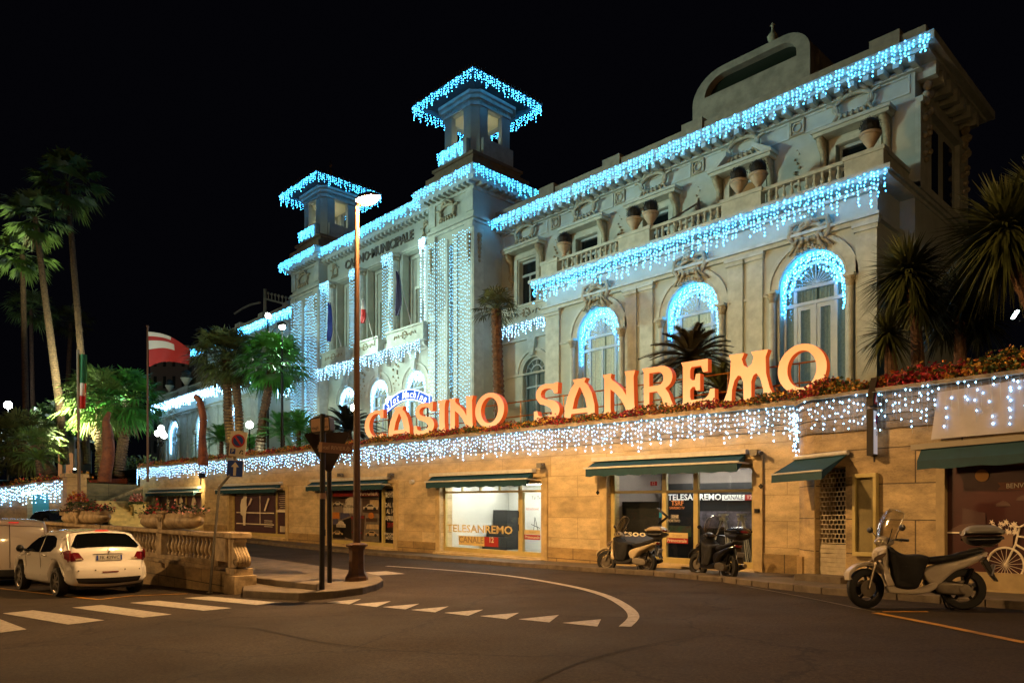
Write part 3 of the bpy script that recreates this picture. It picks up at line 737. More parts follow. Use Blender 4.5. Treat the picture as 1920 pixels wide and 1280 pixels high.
px_rect(1258, 1272, 964, 972, YF - .016, MATS['grey_print'], o); px_text(1266, 968, 5, 'ONE', pwhite, o, Y=YF - .025); px_text(1262, 976, 5, 'SPORTIVO', pwhite, o, Y=YF - .025, pw=26)
px_text(1190, 1000, 11, 'tsoo', silh, o, Y=YF - .02, pw=42, bold=.012); px_text(1378, 1031, 7, 'MO', pwhite, o, Y=YF - .02, bold=.01)
px_rect(1230, 1245, 960, 970, YB - .02, mat('teal_print', '#2d8f8a', .5, emis=(.1, .5, .5), es=.2), r4, 'backdrop_print')
for px, sc_ in ((1357, 1), (1391, 1.02)):
    tp = MB(shear); x, z = onY(px, 1060, 19.2); z = zb4
    Ht = (onY(px, 966, 19.2)[1] - T(x) - z)
    for k, ang in enumerate((80, 200, 320)):
        cx_, cy_ = math.cos(R_(ang)), math.sin(R_(ang))
        for s_ in (-.025, .025):
            tp.tube([(x + .06 * cx_ + s_ * cy_, 19.2 + .06 * cy_ - s_ * cx_, z + Ht * .92), (x + .42 * cx_ + s_ * cy_, 19.2 + .42 * cy_ - s_ * cx_, z + .02)], .013, 5)
    tp.box(x - .1, x + .1, 19.12, 19.28, z + Ht * .9, z + Ht * .96); tp.tube([(x, 19.2, z + Ht * .9), (x, 19.2, z + Ht)], .06, 8); tp.box(x - .13, x + .13, 19.14, 19.26, z + Ht, z + Ht + .05)
    tpo = tp.build('camera_tripod', mat('tripod_aluminium', '#c9c9c4', .35, .3), label='pale aluminium camera tripod behind the shop glass, ' + ('left of the pair' if sc_ == 1 else 'right of the pair'), cat='tripod', group='camera tripods in the shop window')
# two-panel door handle and small signs on the piers
for px, py in ((1121, 923), (1427, 911)):
    x, z = onY(px, py, 17.93); mb = MB(shear); z -= T(x)
    mb.plate([(x - .07, z), (x, z - .07), (x + .07, z), (x, z + .07)], [], 17.91, 17.928); mb.build('pier_plaque', dkmetal, sw)
x, z = onY(1420, 957, 17.93); mb = MB(shear); mb.box(x - .06, x + .06, 17.88, 17.93, z - T(x) - .05, z - T(x) + .05); mb.build('door_bell', dkmetal, sw)
for px, py in ((773, 903), (650, 880)):
    x, z = onY(px, py, 17.95); z -= T(x)
    if px == 773: mb = MB(shear); mb.tube([(x, 18, z), (x, 17.86, z)], .09, 14); mb.tube([(x, 17.88, z), (x, 17.85, z)], .06, 14); mb.build('round_lamp', white_metal, sw)
# junction boxes and cameras on the frieze above the awnings
for px, py in ((1016, 872), (1418, 848), (640, 890), (735, 890)):
    x, z = onY(px, py, 17.9); z -= T(x); mb = MB(shear)
    mb.box(x - .1, x + .1, 17.74, 17.95, z - .09, z + .07); mb.tube([(x + .14, 17.8, z), (x + .25, 17.7, z - .04)], .05, 8); mb.build('junction_box', greymetal, sw)

# ---------------------------------------------------------------- curved right part of the wall
# plan: quarter-round bulge, then a straight run turned towards the street
cur = [(-8.15, 18.2), (-8.15, 17.5), (-8.02, 17.0), (-7.82, 16.6), (-7.55, 16.25), (-7.2, 15.99), (-6.8, 15.82), (-6.3, 15.685), (-5.8, 15.573), (-5.0, 15.395), (-3.4, 15.038), (-1.0, 14.503), (4, 13.39), (14, 11.16)]
def top2(x): return 3.98 + .034 * (-x - 3.17) + (.02 if x < -7 else 0)
def run(mb, pts, off, z0f, z1f, thick=.3):
    """band following the plan curve; off = outward offset towards the street"""
    n = len(pts); O = []; I = []
    for i, p in enumerate(pts):
        a = Vector(pts[max(i - 1, 0)]); b = Vector(pts[min(i + 1, n - 1)]); d = (b - a).normalized(); nn = Vector((d.y, -d.x))
        if nn.y > 0 or (abs(nn.y) < 1e-6 and nn.x > 0): nn = -nn
        O.append(Vector(p) + nn * off); I.append(Vector(p) - nn * thick)
    for i in range(n - 1):
        a0, a1 = z0f(pts[i][0]), z1f(pts[i][0]); b0, b1 = z0f(pts[i + 1][0]), z1f(pts[i + 1][0])
        V = [(O[i].x, O[i].y, a0), (O[i + 1].x, O[i + 1].y, b0), (O[i + 1].x, O[i + 1].y, b1), (O[i].x, O[i].y, a1),
             (I[i].x, I[i].y, a0), (I[i + 1].x, I[i + 1].y, b0), (I[i + 1].x, I[i + 1].y, b1), (I[i].x, I[i].y, a1)]
        mb.add(V, [(0, 1, 2, 3), (3, 2, 6, 7), (1, 0, 4, 5)] + ([(0, 3, 7, 4)] if i == 0 else []) + ([(1, 5, 6, 2)] if i == n - 2 else []))
    return mb
cw = thing('curved_street_wall', 'stained travertine wall that bulges round the corner with a shuttered door', 'building', (-5, 16, G(-5, 16)))
def ycur(x):
    for p, q in zip(cur[:-1], cur[1:]):
        if p[0] <= x <= q[0] and q[0] > p[0]: return p[1] + (q[1] - p[1]) * (x - p[0]) / (q[0] - p[0])
    return cur[-1][1]
DX0, DX1 = -7.22, -6.42      # shuttered door
SX0 = -4.62                  # big shop window starts
m_ = MB()
seg = [p for p in cur if p[0] <= DX0 - .01] + [(DX0, ycur(DX0))]
run(m_, seg, 0, lambda x: -2, top2, .5)
run(m_, [(DX0, ycur(DX0)), (-6.8, 15.82), (DX1, ycur(DX1))], -.001, lambda x: 2.62, top2, .5)
run(m_, [(DX1, ycur(DX1)), (-6.3, 15.685), (-5.8, 15.573), (SX0, ycur(SX0))], 0, lambda x: -2, top2, .5)
run(m_, [(SX0, ycur(SX0)), (-3.4, 15.038), (-1.0, 14.503), (4, 13.39)], -.001, lambda x: 2.55, top2, .5)
run(m_, [(3, 13.61), (14, 11.16)], 0, lambda x: -2, lambda x: 2.5, .5)
m_.build('wall', stone_mat('stained_travertine', '#c4ae84', '#b39b70', '#5c4c34', 1.3, .7, stain=.62), cw)
m_ = MB()
full = [p for p in cur]
for k in range(5):
    run(m_, full, .045 - .02 * (k % 2), lambda x, k=k: top2(x) - .14 * (k + 1) - .06, lambda x, k=k: top2(x) - .14 * k - .075, .2)
run(m_, full, .12, lambda x: top2(x) - .06, lambda x: top2(x) + .03, .5)
m_.build('coping', mat('coping_stone_grey', '#8d8170', .7, var=.45, scale=2.0, bump=.4, bscale=22, var2='#4e463a'), cw)
m_ = MB()
run(m_, [p for p in cur if p[0] < DX0 - .3] , .05, lambda x: -2, lambda x: G(x, 15.5) + .6, .2)
m_.build('plinth', MATS['plinth_slabs'], cw)
# door threshold and shutter
dA = Vector((DX0, ycur(DX0), 0)); dB = Vector((DX1, ycur(DX1), 0)); du = (dB - dA).normalized(); dn = Vector((du.y, -du.x, 0))
zd = G(-6.8, 15.2) + .12
m_ = MB(); m_.obox((dA + dB) / 2 + dn * .02 + Vector((0, 0, zd + .04)), du * .62, dn * .35, (0, 0, .08)); m_.build('threshold', kerbst, cw, bevel=.01)
Wd = (dB - dA).length
def dm(u, w_, v): return dA + du * u - dn * w_ + Vector((0, 0, v))
m_ = MB()
for k in range(7): m_.plate(rect(0.01, Wd - .01, zd + .1 + k * .095, zd + .19 + k * .095), [], .12 - .012 * (k % 2), .16, dm)
sh = m_.build('roller_shutter', mat('shutter_metal', '#b0a58c', .5, .0, var=.25, scale=6), cw)
m_ = MB(); zz = zd + .78
rows = 17
for k in range(rows):
    z = zz + k * .098
    m_.plate(rect(0.01, Wd - .01, z, z + .018), [], .115, .142, dm)
    for j in range(9):
        u = (j + .5 * (k % 2)) * Wd / 8.5
        if .01 < u < Wd - .03: m_.plate(rect(u, u + .016, z + .0181, z + .0979), [], .12, .138, dm)
m_.build('shutter_grille', MATS['shutter_metal'], sh)
m_ = MB(); m_.plate(rect(.0, Wd, zd + .1, 2.6), [], .6, .64, dm); m_.build('dark_interior', mat('dim_interior', '#24241e', .6), cw)
m_ = MB()
for u0, u1 in ((-.0, .012), (Wd - .012, Wd)): m_.plate(rect(u0, u1, zd, 2.61), [], .0, .5, dm)
m_.build('door_jamb', MATS['pale_jamb_stone'], cw)
# small tilted awning over the door
m_ = MB(); aL = dm(-.45, 0, 0); z1, z2 = 2.86, 2.36
V = []
for i in range(13):
    u = -.5 + (Wd + .55) * i / 12
    V += [dm(u, -.02, z1), dm(u, -.72, z2 + .15), dm(u, -.73, z2 - .03)]
m_.add(V, [(i * 3 + k, i * 3 + 3 + k, i * 3 + 4 + k, i * 3 + 1 + k) for i in range(12) for k in range(2)])
m_.add([dm(-.5, -.02, z1), dm(-.5, -.72, z2 + .15), dm(-.5, -.73, z2 - .03)], [(0, 1, 2)]); m_.add([dm(Wd + .05, -.02, z1), dm(Wd + .05, -.72, z2 + .15), dm(Wd + .05, -.73, z2 - .03)], [(0, 2, 1)])
m_.build('awning_canvas', awning_green, cw)
m_ = MB(); m_.tube([dm(-.5, -.06, z1 + .03), dm(Wd + .1, -.06, z1 + .03)], .05, 8); m_.tube([dm(-.5, -.72, z2 + .15), dm(Wd + .05, -.72, z2 + .15)], .02, 6); m_.build('awning_bar', white_metal, cw)
# notice case
def cu_m(u0x):
    A = Vector((u0x, ycur(u0x), 0)); B = Vector((u0x + .5, ycur(u0x + .5), 0)); u_ = (B - A).normalized(); n_ = Vector((u_.y, -u_.x, 0))
    return lambda u, w_, v: A + u_ * u - n_ * w_ + Vector((0, 0, v))
nc = cu_m(-6.22)
xz = lambda px, py, x: CZ + (985 - py) / FPX * (x * FW.x + ycur(x) * FW.y)
zt_, zb_ = xz(1620, 888, -6.0), xz(1620, 1042, -6.0)
m_ = MB(); m_.plate(rect(0, .52, zb_, zt_), [rect(.07, .45, zb_ + .08, zt_ - .08)], -.10, 0, nc); case = m_.build('notice_case', cream_frame, cw, bevel=.008)
m_ = MB(); m_.plate(rect(.07, .45, zb_ + .08, zt_ - .08), [], -.04, -.01, nc); m_.build('notice_paper', mat('faded_paper', '#a99468', .7, var=.25, scale=3), case)
m_ = MB(); m_.plate(rect(.06, .46, zb_ + .07, zt_ - .07), [], -.07, -.064, nc); m_.build('pane', shopglass, case)
# large shop window at the right edge
sA = cu_m(SX0); L_ = 8.2
zs = G(-4, 14) + .12
m_ = MB(); m_.plate(rect(0, .16, zs - .2, 2.55), [], .0, .2, sA); m_.plate(rect(.16, L_, zs - .3, zs + .32), [], .02, .2, sA); m_.plate(rect(-.02, L_, zs - .3, zs + .02), [], -.1, .01, sA)
fr_ = m_.build('shop_front', mat('beige_shop_frame', '#a8946c', .5, var=.2, scale=4), cw, label='shop window with a dark film showing a white bicycle')
m_ = MB(); m_.plate(rect(.16, L_, zs + .32, 2.55), [], .10, .12, sA)
m_.build('window_film', mat('maroon_window_film', '#4a2420', .3, var=.3, scale=.9, coat=.3), fr_)
def sp(px, py, w_=.09):
    # intersect the pixel ray with the film plane
    A = sA(0, w_, 0); n_ = (sA(0, w_ + 1, 0) - A); d = ray(px, py); O = Vector((0, 0, CZ)); t = (A - O).dot(n_) / d.dot(n_); P = O + d * t
    return ((P - A).dot((sA(1, w_, 0) - A)), P.z)
def film(nm, outpx, m, w_=.09):
    o_ = [sp(x, y, w_) for x, y in outpx]; mm = MB(); mm.plate(o_, [], w_, w_ + .004, sA); return mm.build(nm, m, fr_)
amber = mat('amber_print', '#c58a2c', .5); tan = mat('tan_print', '#7a4224', .5); palepr = mat('pale_print', '#f0e4d0', .5); smoke = mat('smoky_print', '#5b4038', .5)
film('sun_print', [(1841 + 13 * math.cos(R_(a_)), 891 + 11.5 * math.sin(R_(a_))) for a_ in range(0, 360, 20)], amber, .085)
film('banner_print', [(1870, 904), (1975, 902), (1975, 917), (1870, 918), (1876, 911)], tan, .085)
film('cloud_print', [(1867, 949), (1868, 944), (1874, 941), (1880, 938), (1887, 940), (1892, 943), (1895, 948)], smoke, .085)
film('cloud_print', [(1905, 938), (1908, 932), (1916, 928), (1926, 928), (1935, 938)], smoke, .085)
film('hill_print', [(1775, 996), (1800, 983), (1825, 980), (1850, 986), (1880, 995), (1880, 997)], smoke, .087)
film('water_print', [(1773, 996.5), (1850, 997), (1850, 1000), (1773, 999)], palepr, .084)
film('wall_print', [(1804, 952), (1848, 962), (1848, 985), (1804, 985)], mat('plum_print', '#4a2c28', .5), .088)
c0 = sp(1886, 1058); 
def bt(mm, pts, r): mm.tube([sA(p[0], .075, p[1]) for p in pts], r, 6, closed=len(pts) > 12)
mm = MB(); r0 = abs(sp(1886, 1026)[1] - c0[1])
bt(mm, [(c0[0] + r0 * math.cos(2 * PI * i / 36), c0[1] + r0 * math.sin(2 * PI * i / 36)) for i in range(36)], .02)
for i in range(18):
    a_ = 2 * PI * i / 18 + .1; bt(mm, [c0, (c0[0] + r0 * math.cos(a_), c0[1] + r0 * math.sin(a_))], .004)
for seg_ in ([(1886, 1058), (1905, 1020), (1912, 990)], [(1905, 1020), (1960, 1050)], [(1908, 1005), (1960, 1010)], [(1900, 984), (1912, 988), (1925, 982)]): bt(mm, [sp(*p) for p in seg_], .018)
c1 = (c0[0] + 1.15, c0[1]); bt(mm, [(c1[0] + r0 * math.cos(2 * PI * i / 36), c1[1] + r0 * math.sin(2 * PI * i / 36)) for i in range(36)], .02)
mm.build('bicycle_print', palepr, fr_)
film('basket_print', [(1868, 998), (1900, 997), (1898, 1024), (1872, 1024)], mat('basket_print', '#8f7058', .5), .08)
random.seed(5); mm = MB()
for i in range(26):
    q = sp(1884 + random.uniform(-24, 22), 988 + random.uniform(-11, 12), .075); a_ = random.uniform(0, 6)
    st = [(q[0] + (.05 if k % 2 == 0 else .018) * math.cos(a_ + k * PI / 5), q[1] + (.05 if k % 2 == 0 else .018) * math.sin(a_ + k * PI / 5)) for k in range(10)]
    mm.plate(st, [], .07 - i * .0006, .0702 - i * .0006, sA, back=False)
mm.build('flower_print', palepr, fr_)
tq = sp(1906, 911, .08); mm = MB(); V, Fs = text_geo('BENVENUTI', .115, bold=.006, align='LEFT'); tq = sp(1886, 911, .08)
mm.add([sA(tq[0] + v.x, .08, tq[1] + v.y) for v in V], Fs); mm.build('lettering', palepr, fr_)
# white banner above, awning cassette and canvas of the right shop
m_ = MB(); zB0, zB1 = 2.93, 3.86
m_.plate([(-.02, zB0 + .05), (L_, zB0 - .02), (L_, zB1), (.1, zB1 - .03)], [], -.12, -.09, sA); m_.build('blank_banner', mat('white_banner_cloth', '#b4b2b8', .6, var=.18, scale=1.5, bump=.4, bscale=5), cw)
m_ = MB(); m_.plate(rect(-.3, L_, 2.80, 2.90), [], -.30, -.0, sA); m_.build('awning_cassette', mat('awning_case', '#8f8878', .5), cw)
m_ = MB(); V = []
for i in range(31):
    u = -.12 + (L_ + .1) * i / 30; V += [sA(u, -.26, 2.80), sA(u, -.40, 2.58), sA(u, -.40, 2.42 + .015 * math.sin(i * 2.1))]
m_.add(V, [(i * 3 + k, i * 3 + 3 + k, i * 3 + 4 + k, i * 3 + 1 + k) for i in range(30) for k in range(2)]); m_.build('awning_canvas', awning_green, cw)
# downpipe bracket at the joint of the two walls
m_ = MB(); m_.tube([(-8.3, 17.86, 4.0), (-8.3, 17.86, 3.2)], .09, 10); m_.box(-8.5, -8.2, 17.7, 17.95, 3.25, 3.5); m_.build('cable_box', mat('grey_blue_box', '#56606a', .5), sw)
# ================================================================ THE CASINO BUILDING
cas = thing('casino_building', 'large cream casino palace with two lookout towers, arched windows and balconies', 'building', (-30, 28, 4.6))
ZG = 4.2
def cartouche(mb, cx, y, cz, rx, rz, sc=1.0):
    P = [(cx + rx * math.cos(a_ * PI / 14), y, cz + rz * math.sin(a_ * PI / 14)) for a_ in range(28)]
    mb.tube(P, .075 * sc, 6, closed=True)
    for s_ in (-1, 1):
        sc_ = [(cx + s_ * (rx + .05 + .22 * sc * math.cos(t_) * (1 - t_ / 9)), y - .02, cz + rz * .55 - .22 * sc * t_ / 2.2 + .12 * sc * math.sin(t_)) for t_ in [k * .7 for k in range(8)]]
        mb.tube(sc_, .06 * sc, 5)
        mb.tube([(cx + s_ * rx * .8, y, cz + rz * .9), (cx + s_ * rx * .4, y - .08, cz + rz * 1.45), (cx, y - .1, cz + rz * 1.6)], .07 * sc, 6)
    mb.ball((cx, y - .06, cz + rz * 1.35), .13 * sc, 8, 6)
    for k in range(-2, 3): mb.tube([(cx + k * .16 * sc, y - .05, cz - rz * .75), (cx + k * .19 * sc, y - .1, cz - rz * 1.15), (cx + k * .21 * sc, y - .03, cz - rz * 1.4)], .045 * sc, 5)
def bracket(mb, x, y, z0, z1, d=.45, w_=.2):
    prof = [(y, z1), (y - d, z1), (y - d * 1.02, z1 - .16), (y - d * .8, z1 - .3), (y - d * .4, z1 - .5), (y - d * .28, z0 + .35), (y - d * .42, z0 + .2), (y - d * .3, z0 + .02), (y, z0)]
    mb.plate([(p[0], p[1]) for p in prof], [], x - w_ / 2, x + w_ / 2, lambda u, w2, v: (w2, u, v))
def baluster_row(mb, x0, x1, y, z0, z1, step=.27):
    n = max(1, int((x1 - x0) / step)); h = z1 - z0
    pr = [(.05, 0), (.05, .08), (.035, .12), (.075, .3), (.08, .42), (.04, .62), (.035, .8), (.055, .9), (.055, 1)]
    for i in range(n):
        mb.lathe([(r, z0 + v * h) for r, v in pr], (x0 + (i + .5) * (x1 - x0) / n, y, 0), 7)
def arched_window(par, cx, w_, z0, zt, y, kind='big'):
    """frame, panes and curtains set inside an arched opening"""
    r = w_ / 2; zs = zt - r
    m1 = MB()
    out = arch_outline(cx, w_, z0, zt, 20); ins = arch_outline(cx, w_ - .22, z0 + .12, zt - .11, 20)
    m1.plate(out, [ins], y, y + .1)
    if kind[:3] == 'big':
        ri = r * .66
        m1.plate(arc(cx, zs, ri + .1, ri + .1, 0, 180, 16) + arc(cx, zs, ri, ri, 180, 0, 16), [], y + .02, y + .09)
        for z in (zs - .06, zs - .62): m1.box(cx - r + .11, cx + r - .11, y + .01, y + .095, z, z + .12)
        for xx in (-.62, .62): m1.box(cx + xx * r - .06, cx + xx * r + .06, y + .012, y + .093, z0 + .13, zs - .63); m1.box(cx + xx * r - .06, cx + xx * r + .06, y + .012, y + .093, zs - .49, zs - .07)
        m1.box(cx - .05, cx + .05, y + .0, y + .092, z0 + .13, zs - .63)
        if kind == 'bigdim':
            for sg in (-1, 1):
                xa, xb = sorted((cx + sg * .052, cx + sg * (.62 * r - .062)))
                m1.plate(rect(xa, xb, z0 + .131, zs - .631), [rect(xa + .13, xb - .13, z0 + 1.0, zs - .78)], y + .03, y + .08)
        for a_ in (25, 45, 68, 90, 112, 135, 155): m1.tube([(cx + ri * math.cos(R_(a_)), y + .05, zs + ri * math.sin(R_(a_))), (cx + (r - .1) * math.cos(R_(a_)), y + .05, zs + (r - .1) * math.sin(R_(a_)))], .025, 5)
        for a_ in range(15, 180, 15): m1.tube([(cx, y + .06, zs + .08), (cx + ri * math.cos(R_(a_)), y + .06, zs + ri * math.sin(R_(a_)))], .016, 5)
    else:
        for z in (zs - .05, zs - .75): m1.box(cx - r + .11, cx + r - .11, y + .01, y + .095, z, z + .09)
        m1.box(cx - .04, cx + .04, y, y + .092, z0 + .13, zs - .06)
        for a_ in range(30, 180, 30): m1.tube([(cx + r * .5 * math.cos(R_(a_)), y + .05, zs + r * .5 * math.sin(R_(a_))), (cx + (r - .1) * math.cos(R_(a_)), y + .05, zs + (r - .1) * math.sin(R_(a_)))], .022, 5)
        m1.plate(arc(cx, zs, r * .56, r * .56, 0, 180, 12) + arc(cx, zs, r * .48, r * .48, 180, 0, 12), [], y + .03, y + .085)
    fr0 = m1.build('arched_window', frame_blue, par)
    m2 = MB(); m2.plate(arch_outline(cx, w_ - .2, z0 + .05, zt - .1, 20), [], y + .105, y + .11); m2.build('pane', glass_mat('window_glass', (.8, .85, .83), .3), fr0)
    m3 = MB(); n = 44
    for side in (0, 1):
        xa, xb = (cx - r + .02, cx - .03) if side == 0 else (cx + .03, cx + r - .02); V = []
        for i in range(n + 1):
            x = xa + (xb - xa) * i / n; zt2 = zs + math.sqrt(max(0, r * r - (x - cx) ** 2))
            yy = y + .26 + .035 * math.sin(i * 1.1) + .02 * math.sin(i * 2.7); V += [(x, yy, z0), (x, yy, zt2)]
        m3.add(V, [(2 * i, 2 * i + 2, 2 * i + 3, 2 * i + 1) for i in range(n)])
    m3.build('curtain', curtain if 'dim' not in kind else mat('glowing_grey_curtain', '#a4aea4', .8, var=.25, scale=9, emis='#a8b8b0', es=.16), fr0)  # the curtain cloth itself glows in place of a lit room
    return fr0

def wing(s):
    right = s > 0
    C = -39.6 + .0
    def mx(x):
        if right: return x
        if x < -24.6: return 2 * C - x
        return (2 * C + 24.6) - (x + 24.6) * 1.36
    def mu(x): return x if right else 2 * C - x        # upper storey is a plain mirror image
    def bx(mb, x0, x1, y0, y1, z0, z1, f=mx): mb.box(f(x0), f(x1), y0, y1, z0, z1)
    # ---- lower block with the three big arches
    YB_ = 26.0; cs = (-21.47, -16.67, -11.82); wA = 2.34; zt = 11.05; z0 = 4.75
    mb = MB()
    x0, x1 = sorted((mx(-24.6), mx(-9.6)))
    mb.plate(rect(x0, x1, 3.5, 12.7), [arch_outline(mx(c), wA if right else wA * 1.1, z0, zt, 20) for c in cs], YB_, YB_ + .5)
    if right:
        mb.box(-9.95, -9.6, 26.5, 34, 3.5, 12.7); mb.box(-24.6, -24.25, 26.5, 28, 3.5, 12.7)
    else: mb.box(x1 - .35, x1, 26.5, 28, 3.5, 12.7); mb.box(x0, x0 + .35, 26.5, 34, 3.5, 12.7)
    mb.box(x0 + .36, x1 - .36, 26.5, 36, 12.45, 12.69)
    mb.box(x0 + .36, x1 - .36, 27.0, 27.1, 3.5, 12.44)
    mb.build('facade_wall', plaster, cas)
    mb = MB()
    for c in cs:
        c = mx(c); r = (wA if right else wA * 1.1) / 2; zs = zt - r
        for ro, ri, y in ((r + .48, r + .34, 25.90), (r + .34, r + .10, 25.955), (r + .10, r + .02, 25.93)):
            mb.plate(arc(c, zs, ro, ro, 0, 180, 24) + arc(c, zs, ri, ri, 180, 0, 24), [], y, 26.02)
        for sg in (-1, 1):
            xc = c + sg * (r + .22)
            mb.tube([(xc, 25.86, z0 + .5), (xc, 25.86, zs - .42)], lambda t: .13 - .02 * t, 12)
            mb.box(xc - .2, xc + .2, 25.66, 26.0, 3.6, z0 + .5)
            mb.box(xc - .2, xc + .2, 25.68, 26.0, zs - .1, zs + .0)
        mb.box(c - r - .1, c + r + .1, 25.55, 25.99, 4.7, 4.82)
    # small string course at the arch springing
    zs = zt - wA / 2
    for a_, b_ in ((-24.6, -22.95), (-20.0, -18.15), (-15.15, -13.3), (-10.3, -9.6)): bx(mb, a_, b_, 25.94, 25.999, zs - .1, zs - .001)
    build_split(mb, 'arch_moulding', plaster_trim, cas)
    mb = MB()
    for c in cs:
        c = mx(c); r = wA / 2; zs = zt - r
        for sg in (-1, 1):
            xc = c + sg * (r + .22)
            mb.lathe([(.12, 0), (.13, .1), (.17, .2), (.15, .24), (.2, .32)], (xc, 25.86, zs - .42), 10)
            for k in range(6): a_ = k * PI / 3; mb.ball((xc + .15 * math.cos(a_), 25.86 + .15 * math.sin(a_), zs - .2), .05, 6, 4)
        cartouche(mb, c, 25.84, zt + .62, .42, .26, 1.25)
        for sg in (-1, 1):
            mb.tube([(c + sg * .3, 25.8, zt + 1.0), (c + sg * .65, 25.78, zt + .95), (c + sg * .72, 25.82, zt + .55), (c + sg * .5, 25.85, zt + .25), (c + sg * .8, 25.9, zt - .02)], [.07, .1, .11, .08, .04], 7)
        for k in range(9): mb.ball((c + (k - 4) * .13, 25.84, zt + .12 + .05 * abs(k - 4) * -1 + random.uniform(-.03, .06)), .085, 6, 4)
        mb.ball((c, 25.8, zt + 1.12), .17, 8, 6)
    build_split(mb, 'scroll_ornament', ornament, cas, smooth=True)
    # pilasters between the arches, entablature mouldings
    mb = MB()
    for a_, b_ in ((-24.6, -23.75), (-19.93, -19.34), (-19.14, -18.5), (-15.05, -14.42), (-14.24, -13.62), (-10.27, -9.58)):
        bx(mb, a_, b_, 25.90, 25.998, 5.2, 11.2); bx(mb, a_ - .04, b_ + .04, 25.84, 25.996, 3.6, 5.2); bx(mb, a_ - .05, b_ + .05, 25.83, 25.997, 11.2, 11.34); bx(mb, a_ - .09, b_ + .09, 25.78, 25.995, 11.34, 11.46)
    build_split(mb, 'pilaster', plaster_trim, cas)
    mb = MB()
    bx(mb, -24.68, -9.5, 25.84, 26.0, 11.46, 11.60); bx(mb, -24.72, -9.45, 25.74, 26.0, 11.60, 11.70)
    bx(mb, -24.7, -9.5, 25.82, 26.0, 12.45, 12.56)
    bx(mb, -25.05, -9.05, 25.38, 26.0, 12.66, 12.78); bx(mb, -25.15, -8.95, 25.28, 28, 12.78, 12.93)
    if right:
        mb.box(-9.6, -9.45, 26.0, 34, 11.46, 11.6); mb.box(-9.6, -9.05, 26.0, 34, 12.66, 12.78); mb.box(-9.62, -8.95, 28.0, 34.2, 12.782, 12.93)
    mb.build('cornice', plaster_trim, cas)
    # ---- balcony balustrade on top of the block
    bal = MB(); yb = 25.72
    piers = [(-24.55, -23.55), (-20.0, -18.4), (-15.1, -13.5), (-10.5, -9.25)]
    for a_, b_ in piers:
        bx(bal, a_, b_, yb - .17, yb + .17, 12.94, 13.55); bx(bal, a_ - .05, b_ + .05, yb - .21, yb + .21, 13.552, 13.69)
    for (a_, b_), (c_, d_) in zip(piers[:-1], piers[1:]):
        bx(bal, b_, c_, yb - .11, yb + .11, 13.53, 13.65); bx(bal, b_, c_, yb - .13, yb + .13, 12.94, 13.03)
        q0, q1 = sorted((mx(b_), mx(c_))); baluster_row(bal, q0 + .12, q1 - .12, yb, 13.03, 13.53)
    if right: bal.box(-9.58, -9.3, yb + .18, 28, 12.94, 13.55); bal.box(-9.62, -9.24, yb + .22, 28, 13.552, 13.69)
    bal.build('balustrade', plaster_trim, cas)
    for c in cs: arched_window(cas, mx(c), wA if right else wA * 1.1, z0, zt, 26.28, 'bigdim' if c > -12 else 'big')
    # ---- upper storey
    YU = 28.0; bays = (-27.9, -23.8, -19.8, -15.45, -11.1)
    ux0, ux1 = sorted((mu(-29.84), mu(-9.1)))
    mb = MB(); holes = []
    for i, c in enumerate(bays):
        if i == 0: holes.append(rect(mu(c) - .62, mu(c) + .62, 12.95, 15.3))
        else: holes.append(rect(mu(c) - .68, mu(c) + .68, 12.95, 15.4))
    holes.append(arch_outline(mu(-27.45), 1.6, 4.9, 10.15, 14))
    mb.plate(rect(ux0, ux1, 3.5, 17.2), holes, YU, YU + .45)
    if right: mb.box(-9.5, -9.1, YU + .45, 33.4, 3.5, 17.2)
    else: mb.box(ux0, ux0 + .4, YU + .45, 33.4, 3.5, 17.2)
    mb.box(ux0 + .41, ux1 - .41, 29.4, 29.5, 3.5, 17.2)
    mb.build('facade_wall', plaster, cas)
    arched_window(cas, mu(-27.45), 1.6, 4.9, 10.15, 28.2, 'dim')
    mb = MB(); r = .8; zs = 10.15 - r; c = mu(-27.45)
    mb.plate(arc(c, zs, 1.25, 1.25, 0, 180, 20) + arc(c, zs, 1.1, 1.1, 180, 0, 20), [], 27.93, 28.01)
    mb.plate([(c - .12, 10.2), (c + .12, 10.2), (c + .3, 11.1), (c - .3, 11.1)], [], 27.8, 28.01)
    bx(mb, -29.84, -24.62, 27.9, 27.999, zs - .1, zs, mu)
    bx(mb, -29.8, -25.0, 27.86, 27.998, 11.1, 11.25, mu)
    # small balcony of the recessed bay
    bx(mb, -29.0, -25.35, 27.15, 27.99, 11.72, 11.9, mu); bx(mb, -28.95, -25.4, 27.2, 27.35, 11.9, 12.55, mu); bx(mb, -29.02, -25.33, 27.13, 27.4, 12.552, 12.67, mu)
    bx(mb, -28.95, -28.8, 27.36, 27.99, 11.9, 12.55, mu); bx(mb, -25.55, -25.4, 27.36, 27.99, 11.9, 12.55, mu)
    build_split(mb, 'small_balcony', plaster_trim, cas)
    mb = MB()
    for k in range(-6, 7): mb.tube([(mu(-27.18) + k * .22, 27.18, 12.18 + .14 * math.sin(k * 1.7)), (mu(-27.18) + k * .22 + .1, 27.16, 12.2 - .1 * math.sin(k * 1.7))], .035, 5)
    for k in range(8): mb.ball((mu(-27.18) + .25 * math.cos(k * PI / 4), 27.17, 12.22 + .2 * math.sin(k * PI / 4)), .06, 6, 4)
    # hoods, brackets and cartouches over the upper windows
    for i, c in enumerate(bays):
        cc = mu(c); cartouche(mb, cc, 27.78, 16.62, .66, .36, 1.15)
        for sg in (-1, 1): bracket(mb, cc + sg * 1.12, 28, 14.35, 15.72, .5, .22)
        for sg in (-1, 1):
            for k in range(4): mb.ball((cc + sg * 1.12, 27.93, 14.3 - k * .13), .07 - .012 * k, 6, 4)
    mids = [mu((bays[i] + bays[i + 1]) / 2) for i in range(4)]
